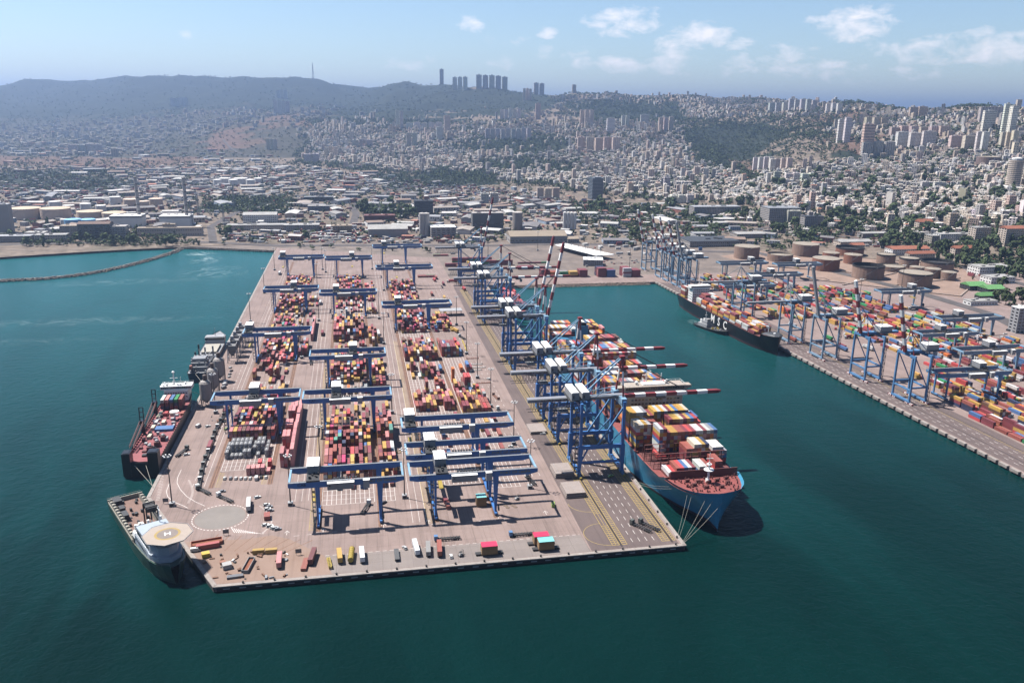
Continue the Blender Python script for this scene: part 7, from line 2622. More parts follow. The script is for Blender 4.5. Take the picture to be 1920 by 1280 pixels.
    for px, py, w_, h_, d, lab, wl, rf, gb in ((1345, 405, 90, 16, 30, 'wide grey shed beside the rail yard, right of the trees', GR, M_LGREY, 0), (1470, 420, 60, 27, 40, 'grey slab office block with pale end wall', GR, M_GREY, 0), (1285, 352, 34, 10, 26, 'grey office slab above the viaduct', GR, GR, 0),
                                          (1340, 463, 96, 10, 60, 'wide hall with black solar roof behind the rail yard', GR, DK, 0), (1408, 447, 54, 8, 30, 'white roofed hall right of the black roofed one', GR, M_ROOFW, 2), (760 + 1000, 463, 30, 18, 20, 'long cream building with square windows', mat('cream_render', (.62, .55, .44), .9, var=.06), M_ROOFW, 0), (1795, 458, 66, 16, 18, 'white school building with tall windows', WH, M_ROOFW, 0),
                                          (1735, 430, 26, 12, 14, 'cream house with red hipped roof', BE, M_ROOFR, 5), (1728, 487, 48, 10, 12, 'long orange roofed hall, left of the tank farm edge', BE, M_ROOFR, 4), (1708, 477, 70, 9, 22, 'red roofed shed with white wall behind tanks', WH, M_ROOFR, 4), (1812, 478, 44, 11, 12, 'orange roofed row house at the right', BE, M_ROOFR, 4), (1610, 468, 22, 8, 14, 'small orange roofed shed behind tanks', BE, M_ROOFR, 3), (1605, 462, 60, 8, 24, 'white roofed shed with orange neighbour', BE, M_ROOFW, 3), (1640, 445, 46, 7, 18, 'white roofed long shed by the railway', GR, M_ROOFW, 2),
                                          (1866, 516, 60, 13, 26, 'white flat roofed pavilion right of the tank farm', WH, M_ROOFW, 0), (1880, 532, 44, 10, 22, 'second white flat roofed pavilion', WH, M_ROOFW, 0), (1840, 458, 28, 26, 18, 'cream apartment slab above the pavilions', BE, M_ROOFW, 0), (1900, 460, 34, 26, 18, 'cream apartment block at the right edge', BE, M_ROOFR, 4), (1525, 428, 36, 20, 18, 'dark grey office block at the viaduct', GR, DK, 0)):
        hall(px, py, w_, h_, d, lab, wl, rf, gable=gb)
    # green roofed market sheds
    M_GRN = mat('green_sheet_roof', (.20, .50, .16), .7, var=.1, dirt=.1)
    for px, py, w_, h_, d, lab in ((1834, 545, 32, 8, 20, 'bright green roofed shed, left of three'), (1868, 551, 32, 8, 20, 'bright green roofed shed, rightmost'), (1855, 560, 36, 5, 10, 'low bright green roofed shed in front')):
        hall(px, py, w_, h_, d, lab, DK, M_GRN, gable=4, grp='green roofed sheds')
    hall(1845, 573, 50, 7, 14, 'low white kiosk row in front of the green roofs', WH, M_ROOFW)
    x, y = G3(1911, 614)
    t, w, h = hall(1912, 625, 16, 40, 12, 'tall grey gatehouse tower at the right edge', M_LGREY, M_WHITE, nm='gatehouse')
    # cylindrical hotel tower and round hall on the right slope
    x, y, z = GT(1897, 355)
    s = math.hypot(x, y, CAM_H - z) / F_PX
    t = thing('round_tower', 'round ringed residential tower on the right hillside', 'tower', (x, y, z - 2), 0)
    H, r = 47 * s, 10.5 * s
    mb = MB()
    mb.lathe(0, 0, [(r * .92, 0), (r * .92, H)], 20)
    mb.build('wall', DK, t)
    for k in range(16):
        mb = MB()
        za = H * k / 16
        mb.lathe(0, 0, [(r * 1.02, za), (r * 1.02, za + H * .038), (r * .9, za + H * .04)], 20, cap=False)
        mb.build('balcony_ring', BE, t)
    mb = MB()
    mb.lathe(0, 0, [(r * .7, H), (r * .7, H * 1.05), (r * .3, H * 1.08)], 16)
    mb.box(-r * 2, r * 2, -r * 1.6, r, -3, 7 * s, 0)
    mb.build('podium', M_TWHITE, t)
    TAKEN.append((x, y, r * 2))
    tank(1838, 389, 28, 20, 'round brown ringed hall among apartment blocks', mat('brown_ringed_wall', (.32, .22, .19), .9, var=.15), M_TOP)
    # shore breakwater
    t = thing('breakwater', 'curved rubble breakwater across the left bay', 'breakwater', (0, 0, 0), 0)
    pts = [G(x, y, WZ) for x, y in ((345, 464), (325, 474), (285, 487), (240, 499), (190, 510), (140, 518), (80, 524), (0, 528), (-120, 532))]
    mb = MB()
    for p, q in zip(pts, pts[1:]):
        l = math.hypot(q[0] - p[0], q[1] - p[1])
        ux, uy = (q[0] - p[0]) / l, (q[1] - p[1]) / l
        for s0 in np.arange(0, l, 1.5):
            for k in range(5):
                o = R7.uniform(-6, 6)
                c = (p[0] + ux * s0 - uy * o, p[1] + uy * s0 + ux * o)
                e = R7.uniform(.9, 1.9)
                zt = WZ + 3.0 * (1 - abs(o) / 7.5)
                mb.rbox(c[0], c[1], R7.uniform(0, 3), e * 1.5, e * 1.2, zt - 2.2, zt + R7.uniform(-.3, .8))
    q = mb.build('rubble', M_STONE, t)
    q['kind'] = 'stuff'
    mb = MB()
    for p, q in zip(pts, pts[1:]):
        mb.bar((*p, WZ + 1.9), (*q, WZ + 1.9), 3.4, 1.2)
    mb.build('crest_path', mat('crest_gravel', (.38, .33, .28), .95, var=.2), t)
    # rock slope at the head of the basin
    mb = MB()
    for x in np.arange(176, 406, 1.5):
        for k in range(4):
            yy = 1077.5 - k * 1.5 + R7.uniform(-.5, .5)
            e = R7.uniform(.8, 1.5)
            mb.rbox(x, yy, R7.uniform(0, 3), e * 1.4, e * 1.2, -4, .3 - k * .9 + R7.uniform(-.2, .4))
    tag(mb.build('rock_slope', mat('pale_rock_slope', (.44, .34, .27), .95, var=.35, scale=.3)), 'pale rock slope at the head of the basin', 'rocks', None, 'stuff')
    mb = MB()
    for p, q in zip(*(lambda s_: (s_, s_[1:]))([G(x, y, 0) for x, y in ((-200, 471), (0, 469), (60, 471), (200, 468), (330, 463), (420, 466), (516, 470))])):
        l = math.hypot(q[0] - p[0], q[1] - p[1])
        for s0 in np.arange(0, l, 2.2):
            for k in range(2):
                c = (p[0] + (q[0] - p[0]) * s0 / l, p[1] + (q[1] - p[1]) * s0 / l - k * 1.6)
                e = R7.uniform(.8, 1.7)
                mb.rbox(c[0], c[1], R7.uniform(0, 3), e * 1.5, e * 1.3, -4, .6 - k * 1.4)
    tag(mb.build('shore_rocks', M_STONE), 'dark rock revetment along the left shore', 'rocks', None, 'stuff')
    # pylons and the mast on the ridge
    for px, py, hpx, lab in ((360, 425, 45, 'slim lattice pylon right of the second chimney'), (373, 408, 40, 'slim lattice pylon by the green mound'), (439, 392, 42, 'slim lattice pylon behind the green mound'), (494, 372, 40, 'slim lattice pylon at the rail yard'), (586, 330, 60, 'slim lattice pylon before the white towers'), (587, 145, 26, 'thin radio mast on the far ridge'), (420, 418, 30, 'slim lattice pylon by the green bank')):
        x, y, z = GT(px, py)
        s = math.hypot(x, y, CAM_H - z) / F_PX
        t = thing('lattice_pylon', lab, 'pylon', (x, y, z), .4, 'lattice pylons')
        H = hpx * s
        mb = MB()
        for a in (-1, 1):
            for b in (-1, 1):
                mb.bar((a * H * .05, b * H * .05, 0), (a * .4, b * .4, H), .5 * max(1, s / 1.6))
        for k in range(8):
            f, g_ = k / 8, (k + 1) / 8
            for a in (-1, 1):
                mb.bar((-H * .05 * (1 - f), a * H * .05 * (1 - f), H * f), (H * .05 * (1 - g_), a * H * .05 * (1 - g_), H * g_), .3)
        mb.build('lattice', M_GREY, t)
        mb = MB()
        for f in (.72, .84, .94):
            mb.bar((-H * .1, 0, H * f), (H * .1, 0, H * f), .4)
        mb.build('cross_arm', M_GREY, t)
build_works()
# ------------------------------------------------------------------ roads and tracks of the hinterland
def ribbon(pts, w, z, name, m):
    mb = MB()
    P = []
    for p, q in zip(pts, pts[1:]):
        a, b = GT(*p), GT(*q)
        n = max(1, int(math.hypot(b[0] - a[0], b[1] - a[1]) / 25))
        for i in range(n):
            P.append((a[0] + (b[0] - a[0]) * i / n, a[1] + (b[1] - a[1]) * i / n))
    P.append(GT(*pts[-1])[:2])
    L, Rr = [], []
    for i, p in enumerate(P):
        a, b = P[max(0, i - 1)], P[min(len(P) - 1, i + 1)]
        l = math.hypot(b[0] - a[0], b[1] - a[1]) or 1
        nx, ny = -(b[1] - a[1]) / l * w / 2, (b[0] - a[0]) / l * w / 2
        zz = float(TZ(*p)) + z
        L.append((p[0] + nx, p[1] + ny, zz))
        Rr.append((p[0] - nx, p[1] - ny, zz))
    mb.loft([[a, b] for a, b in zip(L, Rr)])
    mb.build(name, m, kind='structure')
    for p in P:
        TAKEN.append((p[0], p[1], w / 2 + 2))
for pts, w in ((((-100, 461), (330, 452), (520, 461), (700, 460), (900, 461), (1100, 457), (1250, 470)), 16), (((610, 462), (640, 440), (662, 420), (668, 400), (660, 386), (690, 370), (760, 352)), 16), (((400, 455), (395, 425), (440, 400), (500, 385), (640, 345), (760, 322)), 14),
               (((1250, 470), (1420, 474), (1560, 508), (1720, 548), (1860, 590), (1960, 640)), 18), (((1300, 440), (1450, 425), (1640, 452), (1800, 500), (1960, 545)), 16), (((420, 262), (445, 285), (500, 302), (560, 315)), 18), (((1290, 362), (1400, 358), (1500, 352)), 14), (((-100, 352), (200, 335), (420, 330), (620, 322)), 14),
               (((1560, 400), (1700, 418), (1920, 425)), 12), (((1330, 300), (1340, 312), (1362, 318)), 12)):
    ribbon(pts, w, .25, 'road', ROADM)
for k in range(4):
    ribbon(((720, 338 + k * 3), (860, 352 + k * 3.2), (1000, 366 + k * 3.4), (1200, 388 + k * 4)), 4, .3, 'railway_track', mat('rust_track_bed', (.27, .15, .12), .95, var=.25, coord='world'))
for k in range(4):
    ribbon(((1420, 414 + k * 4), (1560, 430 + k * 4), (1700, 452 + k * 4), (1800, 470 + k * 4)), 4.5, .3, 'railway_track', mat('rust_track_bed', (0, 0, 0)))
# ------------------------------------------------------------------ housing
WALLC = [('cream', (.58, .49, .39)), ('white', (.66, .61, .55)), ('beige', (.50, .40, .32)), ('grey', (.37, .34, .32)), ('pinkish', (.54, .42, .36)), ('sand', (.50, .40, .30)), ('pale grey', (.50, .48, .46))]
def apt_parts(w, d, h, fl, nw, style):
    """wall, windows and roof pieces of one apartment house, foot centre at the origin"""
    wall = MB()
    wall.box(-w / 2, w / 2, -d / 2, d / 2, -6, h)
    wall.box(-w / 2 - .15, w / 2 + .15, -d / 2 - .15, d / 2 + .15, h, h + .5)
    for f in range(1, fl):
        if style == 1:
            wall.box(-w * .42, -w * .12, -d / 2 - 1.2, -d / 2 - .01, h * f / fl - .1, h * f / fl + .95)
            wall.box(w * .12, w * .42, -d / 2 - 1.2, -d / 2 - .01, h * f / fl - .1, h * f / fl + .95)
    if style == 2:
        for k in range(nw + 1):
            x = -w / 2 + w * k / nw
            wall.box(x - .25, x + .25, -d / 2 - .5, -d / 2 - .01, -1, h)
    win = MB()
    for f in range(fl):
        za, zb = h * (f + .3) / fl, h * (f + .78) / fl
        windows(win, -w / 2 + .4, w / 2 - .4, -d / 2, za, zb, nw, 0, gap=.42)
        m = max(1, nw // 2)
        for i in range(m):
            a = -d / 2 + d * (i + .28) / m
            for sx in (-1, 1):
                win.box(sx * w / 2 - (.06 if sx < 0 else 0), sx * w / 2 + (.06 if sx > 0 else 0), a, a + d / m * .45, za, zb)
    top = MB()
    top.box(-w * .12, w * .14, -d * .1, d * .25, h + .51, h + 3)
    for i in range(5):
        x, y = -w * .4 + i * w * .17, -d * .3 + (i * 7 % 3) * d * .22
        top.box(x, x + 1.3, y, y + 1.3, h + .51, h + 1.7)
    return wall, win, top
PROTO = []
for (w, d, h, fl, nw, st) in ((16, 12, 13, 4, 5, 1), (20, 12, 16, 5, 6, 1), (13, 12, 10, 3, 4, 0), (26, 12, 14, 4, 8, 1), (14, 14, 19, 6, 4, 2), (32, 12, 17, 5, 10, 2), (12, 10, 8, 2, 3, 0)):
    a, b, c = apt_parts(w, d, h, fl, nw, st)
    PROTO.append(((w, d, h, fl), a.mesh('wall', [M_OBJ2]), b.mesh('windows', [M_GLASS]), c.mesh('roof_tanks', [M_LGREY])))
HPROTO = []
for (w, d, h, fl, nw, st) in ((20, 18, 60, 18, 5, 2), (24, 16, 48, 14, 6, 1), (18, 18, 54, 16, 4, 0), (30, 16, 40, 11, 8, 2)):
    a, b, c = apt_parts(w, d, h, fl, nw, st)
    HPROTO.append(((w, d, h, fl), a.mesh('wall', [M_OBJ2]), b.mesh('windows', [M_GLASS]), c.mesh('roof_tanks', [M_LGREY])))
NB = [0]
def house(p, x, y, z, ang, sc, col, lab, grp, nm='apartment_building', cat='building'):
    t = thing(nm, lab, cat, (x, y, z), ang, grp)
    t.scale = sc
    link('wall', p[1], t, color=col)
    o = link('windows', p[2], t)
    o['kind'] = 'stuff'
    link('roof_tank', p[3], t)['kind'] = 'stuff'
    NB[0] += 1
    return t
TOWERS = [  # x left, x right, top row, foot row, how many side by side, tone, where
    (824, 832, 122, 147, 1, 3, 'lone tall dark tower on the ridge'), (848, 877, 147, 168, 3, 1, 'white slab group below the lone ridge tower'), (892, 952, 144, 166, 5, 3, 'row of five ridge towers right of the lone tower'), (980, 997, 168, 188, 3, 4, 'pinkish towers below the twin ridge towers'), (1000, 1021, 149, 169, 2, 3, 'twin ridge towers'),
    (1072, 1080, 160, 174, 1, 3, 'small lone tower right of the twin ridge towers'), (742, 757, 210, 243, 2, 6, 'pale pair of towers on the mid slope'), (761, 830, 231, 242, 5, 1, 'long low white row on the mid slope'), (832, 845, 217, 251, 1, 4, 'tall pinkish tower on the mid slope'), (817, 832, 241, 265, 1, 6, 'grey tower below the pinkish tower'), (761, 783, 251, 275, 2, 3, 'grey pair of towers above the lower town'),
    (909, 996, 242, 263, 9, 6, 'long cluster of pale towers in mid slope'), (1003, 1014, 197, 224, 1, 4, 'slim tower above the pale cluster'), (937, 977, 205, 222, 5, 1, 'white row above the pale cluster'), (1086, 1113, 208, 235, 3, 4, 'three pinkish towers on the upper slope'), (1136, 1153, 224, 250, 1, 1, 'white tower right of three pinkish ones'), (1164, 1180, 217, 240, 2, 6, 'pale pair right of the white tower'),
    (1199, 1216, 218, 242, 1, 6, 'bluish tower left of the valley'), (1233, 1262, 222, 248, 3, 4, 'three towers at the valley edge'), (1081, 1162, 260, 284, 5, 4, 'row of five pinkish blocks in mid town'), (1567, 1592, 229, 268, 2, 1, 'tall white pair at the valley edge'), (1612, 1634, 238, 291, 1, 2, 'tall beige tower with ribbed front'), (1613, 1674, 270, 293, 3, 3, 'three grey blocks below the beige tower'),
    (1677, 1751, 252, 276, 3, 1, 'three white blocks in a row on the right slope'), (1778, 1800, 258, 281, 1, 0, 'cream block right of three white blocks'), (1803, 1826, 259, 283, 1, 0, 'cream block second right of three white blocks'), (1826, 1849, 252, 284, 2, 1, 'tall white pair on the right slope'), (1872, 1904, 252, 280, 3, 0, 'cream ribbed towers at the right'), (1875, 1900, 208, 252, 2, 1, 'tallest white pair at the right edge'), (1840, 1861, 214, 245, 1, 1, 'white tower below the long ridge slab'),
    (1835, 1882, 207, 229, 1, 3, 'wide grey slab on the right ridge'), (1667, 1778, 239, 253, 6, 4, 'long row of pinkish terraces on the right slope'), (1703, 1736, 204, 221, 2, 2, 'beige slabs at the right ridge dip'), (1477, 1531, 189, 208, 5, 6, 'row of pale towers under the right ridge'), (1440, 1478, 194, 209, 3, 6, 'pale towers left of the row under the ridge'), (1547, 1578, 196, 210, 3, 1, 'white towers under the ridge dip'),
    (1620, 1664, 222, 239, 3, 5, 'yellowish blocks above the beige tower'), (513, 544, 191, 212, 4, 6, 'hazy group of four towers on the left hill'), (519, 539, 170, 184, 3, 6, 'hazy towers high on the left hill'), (320, 354, 186, 200, 4, 6, 'hazy towers far left on the slope'), (130, 193, 273, 288, 4, 6, 'white office blocks on the far left plain'), (500, 521, 263, 281, 3, 0, 'cream blocks at the foot of the brown hill'), (608, 634, 276, 297, 3, 0, 'cream towers above the rail yard'),
    (570, 600, 288, 306, 2, 6, 'pale blocks by the rail yard'), (660, 700, 262, 276, 3, 3, 'grey blocks left of mid town'), (1410, 1450, 296, 318, 4, 1, 'white terraced blocks at the valley mouth'), (1450, 1484, 298, 321, 3, 0, 'cream blocks at the valley mouth'), (1470, 1530, 326, 342, 4, 1, 'white clinic group at the valley foot'), (1724, 1772, 343, 356, 2, 1, 'white cubic buildings in the right town'), (900, 935, 362, 380, 2, 3, 'grey blocks behind the rail yard'),
    (1005, 1050, 352, 372, 3, 4, 'pinkish office row left of the glass tower'), (1440, 1500, 394, 418, 2, 3, 'grey slab beside the pale end wall'), (1255, 1300, 365, 380, 3, 1, 'white houses at the trees of the viaduct')]
def build_towers():
    for x0, x1, yt, yb, n, tone, lab in TOWERS:
        for k in range(n):
            w = (x1 - x0) / n
            px = x0 + (k + .5) * w
            x, y, z = GT(px, yb + R7.uniform(-.8, .8) * (n > 1))
            s = math.hypot(x, y, CAM_H - z) / F_PX
            H = (yb - yt) * s * R7.uniform(.93, 1.05)
            W_ = w * s * (.8 if n > 1 else .85)
            p = HPROTO[(k + tone) % 3 if W_ < 30 else 3] if H > 26 else PROTO[5 if W_ > 22 else 4]
            (pw, pd, ph, _) = p[0]
            cn, c = WALLC[tone % 7]
            c = tuple(min(.8, v * R7.uniform(1.0, 1.15) * (.9 if 'dark' in lab else 1.25 if tone == 3 else 1.1)) for v in c)
            l = lab if n == 1 else f'{ORD[k]} from the left, {lab}'
            house(p, x, y, z - 1, -math.atan2(x, y) * .3 + R7.uniform(-.1, .1), (W_ / pw, max(.45, min(1.1, W_ / pw * .8)), H / ph), c, l, None if n == 1 else lab, 'tower_block', 'building')
            TAKEN.append((x, y, max(W_, 16) * .6))
build_towers()
ZONES = [('apt', [(1330, 335), (1480, 322), (1600, 296), (1920, 284), (2060, 300), (2060, 425), (1920, 432), (1700, 412), (1560, 402), (1400, 386), (1290, 372)], 16, .97, 'right hillside town'),
         ('apt', [(560, 243), (700, 216), (900, 236), (1060, 226), (1290, 236), (1300, 300), (1420, 336), (1300, 378), (1150, 362), (1000, 346), (760, 326), (590, 305)], 20, .92, 'middle hillside town'),
         ('apt', [(1060, 180), (1300, 178), (1560, 192), (1720, 212), (1920, 208), (2060, 208), (2060, 286), (1700, 291), (1560, 263), (1560, 226), (1290, 223), (1060, 212)], 25, .88, 'upper ridge town'),
         ('apt', [(640, 212), (840, 210), (1060, 200), (1060, 226), (900, 236), (700, 218)], 44, .6, 'upper slope'),
         ('far', [(0, 238), (200, 226), (420, 207), (560, 193), (700, 212), (560, 243), (480, 236), (330, 262), (300, 292), (-100, 292), (-100, 245)], 58, .6, 'left plain'),
         ('ind', [(-120, 318), (560, 312), (760, 335), (1000, 362), (1320, 388), (1450, 430), (1250, 452), (900, 450), (520, 455), (-120, 448)], 44, .8, 'port works district'),
         ('low', [(1340, 400), (1560, 408), (1920, 436), (2000, 470), (2000, 540), (1840, 520), (1800, 470), (1600, 440), (1450, 440)], 20, .8, 'lower right town'),
         ('ind', [(1340, 430), (1600, 442), (1800, 480), (1760, 495), (1500, 460), (1350, 468)], 40, .6, 'railway sheds'),
         ('ind', [(-100, 270), (420, 275), (560, 300), (560, 312), (-100, 292)], 80, .6, 'far industrial plain')]
TREEZ = [([(1280, 330), (1480, 320), (1700, 292), (2060, 284), (2060, 440), (1700, 416), (1400, 390), (1280, 376)], 13, .6, 'm'), ([(560, 225), (900, 228), (1290, 225), (1420, 336), (1300, 385), (1000, 350), (560, 310)], 17, .65, 'm'),
         ([(1060, 172), (1560, 186), (1920, 200), (2060, 205), (2060, 292), (1700, 292), (1560, 265), (1060, 215)], 21, .8, 'm'), ([(380, 372), (560, 366), (545, 402), (380, 400)], 12, .8, 'm'), ([(-50, 326), (245, 322), (245, 352), (-50, 354)], 22, .8, 'm'),
         ([(660, 382), (760, 384), (800, 408), (690, 416)], 13, .75, 'm'), ([(700, 328), (900, 324), (950, 346), (720, 352)], 20, .8, 'm'), ([(1075, 392), (1340, 392), (1400, 420), (1310, 440), (1090, 420)], 15, .75, 'm'), ([(1300, 405), (1345, 405), (1340, 440), (1290, 446)], 12, .8, 'm'),
         ([(1330, 462), (1480, 440), (1560, 452), (1540, 470), (1370, 480)], 15, .6, 'm'), ([(1780, 430), (2000, 440), (2000, 560), (1900, 560), (1780, 500)], 22, .5, 'm'), ([(1840, 560), (1960, 560), (1960, 580), (1880, 578)], 12, .8, 'm'),
         ([(100, 452), (330, 446), (400, 455), (320, 464), (40, 463)], 11, .7, 'm'), ([(560, 462), (700, 460), (860, 470), (800, 478), (560, 474)], 24, .4, 'm'), ([(400, 425), (560, 436), (500, 460), (400, 460)], 20, .5, 'm'), ([(-100, 300), (1340, 300), (1440, 440), (1340, 455), (-100, 455)], 27, .55, 'm'), ([(-100, 225), (560, 195), (600, 290), (-100, 300)], 40, .7, 'm'), ([(-60, 100), (850, 100), (850, 215), (560, 212), (420, 208), (200, 226), (-60, 245)], 57, .3, 'm'),
         ([(1280, 225), (1560, 222), (1620, 300), (1480, 322), (1400, 335), (1290, 320)], 19, .85, 'm'), ([(600, 195), (1060, 160), (1060, 232), (600, 240)], 46, .7, 'm'), ([(1140, 418), (1160, 418), (1160, 450), (1130, 450)], 12, .9, 'm'), ([(1180, 425), (1215, 425), (1215, 452), (1180, 452)], 11, .9, 'm'), ([(1490, 425), (1560, 430), (1550, 455), (1490, 450)], 9, .95, 'm'), ([(1330, 396), (1560, 405), (2000, 440), (2000, 545), (1830, 510), (1600, 452), (1450, 436)], 13, .7, 'm'), ([(1285, 403), (1350, 403), (1345, 446), (1285, 448)], 9, .95, 'm'), ([(1070, 385), (1330, 390), (1330, 408), (1080, 400)], 13, .8, 'm'), ([(60, 449), (330, 444), (335, 462), (40, 464)], 9, .6, 'm')]
def jgrid(poly, sp):
    """jittered grid of places on the ground whose picture falls in poly"""
    ys = [p[1] for p in poly]
    xs = [p[0] for p in poly]
    c = [GT(x, y) for x in np.linspace(min(xs), max(xs), 7) for y in np.linspace(min(ys), max(ys), 7)]
    x0, x1 = min(p[0] for p in c) - 50, max(p[0] for p in c) + 50
    y0, y1 = min(p[1] for p in c) - 50, max(p[1] for p in c) + 50
    X, Y = np.meshgrid(np.arange(x0, x1, sp), np.arange(y0, y1, sp))
    r = np.random.RandomState(int(sp * 10) + len(poly) + int(xs[0]))
    X = X + r.uniform(-.42, .42, X.shape) * sp
    Y = Y + r.uniform(-.42, .42, Y.shape) * sp
    X, Y = X.ravel(), Y.ravel()
    Z = TZ(X, Y)
    px, py, dep = PXV(X, Y, Z)
    jx, jy = (fbm(X / 120, Y / 120, 61) - .5), (fbm(X / 120, Y / 120, 71) - .5)
    w = np.clip((sp - 12) * 9, 6, 150)
    k = inpoly(px + jx * w, py + jy * w * .22, poly) & (dep > 50)
    return X[k], Y[k], Z[k], px[k], py[k], dep[k]
MARKS = [(237, 410, 'left turbine hall'), (329, 410, 'right turbine hall'), (263, 370, 'first chimney'), (352, 370, 'second chimney'), (80, 405, 'cream roofed tanks'), (20, 430, 'grey power block'), (178, 435, 'brown roofed power house'), (319, 438, 'columned office'), (488, 412, 'white ridge warehouse'),
         (480, 430, 'long white shed'), (642, 430, 'tan skylight shed'), (728, 437, 'wide white roof'), (795, 390, 'dark office block'), (832, 438, 'grain works'), (915, 415, 'grain elevator'), (970, 415, 'pale round silo'), (1067, 415, 'four white silos'), (1010, 448, 'long tan shed'), (1100, 468, 'white gate canopy'), (1112, 492, 'low white roofed office'),
         (1117, 355, 'blue glass tower'), (1345, 397, 'wide grey shed'), (1470, 407, 'grey slab block'), (1340, 458, 'black solar roof'), (1399, 474, 'leftmost buff tank'), (1509, 470, 'buff tank by the trees'), (1592, 472, 'rust red tank'), (1714, 525, 'nearest black rimmed tank'), (1728, 482, 'orange roofed hall'), (1795, 450, 'white school'), (1735, 424, 'red hipped roof'),
         (1850, 548, 'green roofed sheds'), (1866, 510, 'white pavilion'), (1897, 330, 'round ringed tower'), (1838, 380, 'round brown hall'), (1580, 250, 'tall white pair'), (1623, 265, 'tall beige ribbed tower'), (1713, 264, 'three white blocks'), (1890, 230, 'tallest white pair'), (952, 252, 'long pale cluster'), (1100, 222, 'three pinkish towers'), (838, 234, 'tall pinkish tower'),
         (750, 226, 'pale pair of towers'), (1120, 272, 'five pinkish blocks'), (1500, 334, 'white clinic group'), (1430, 308, 'white terraced blocks'), (1748, 350, 'white cubic buildings'), (440, 345, 'white fuel tanks'), (618, 286, 'cream towers by rail yard'), (160, 280, 'white office blocks'), (600, 392, 'blue grey shed'), (1525, 418, 'dark grey office block')]
def near(px, py):
    a, b, n = min(MARKS, key=lambda q: (q[0] - px) ** 2 + 2.5 * (q[1] - py) ** 2)
    dx, dy = px - a, (py - b) * 1.6
    rel = ('left of' if dx < 0 else 'right of') if abs(dx) > abs(dy) else ('behind' if dy < 0 else 'in front of')
    d = math.hypot(dx, dy)
    return ('just ' if d < 22 else 'well ' if d > 55 else '') + f'{rel} the {n}'
class Grid:
    def __init__(s, cell=40):
        s.c, s.d = cell, {}
    def add(s, x, y, r):
        s.d.setdefault((int(x // s.c), int(y // s.c)), []).append((x, y, r))
    def hit(s, x, y, r, reach=1):
        i, j = int(x // s.c), int(y // s.c)
        for a in range(i - reach, i + reach + 1):
            for b in range(j - reach, j + reach + 1):
                for (u, v, w) in s.d.get((a, b), ()):
                    if (u - x) ** 2 + (v - y) ** 2 < (w + r) ** 2:
                        return True
        return False
GR_ = Grid()
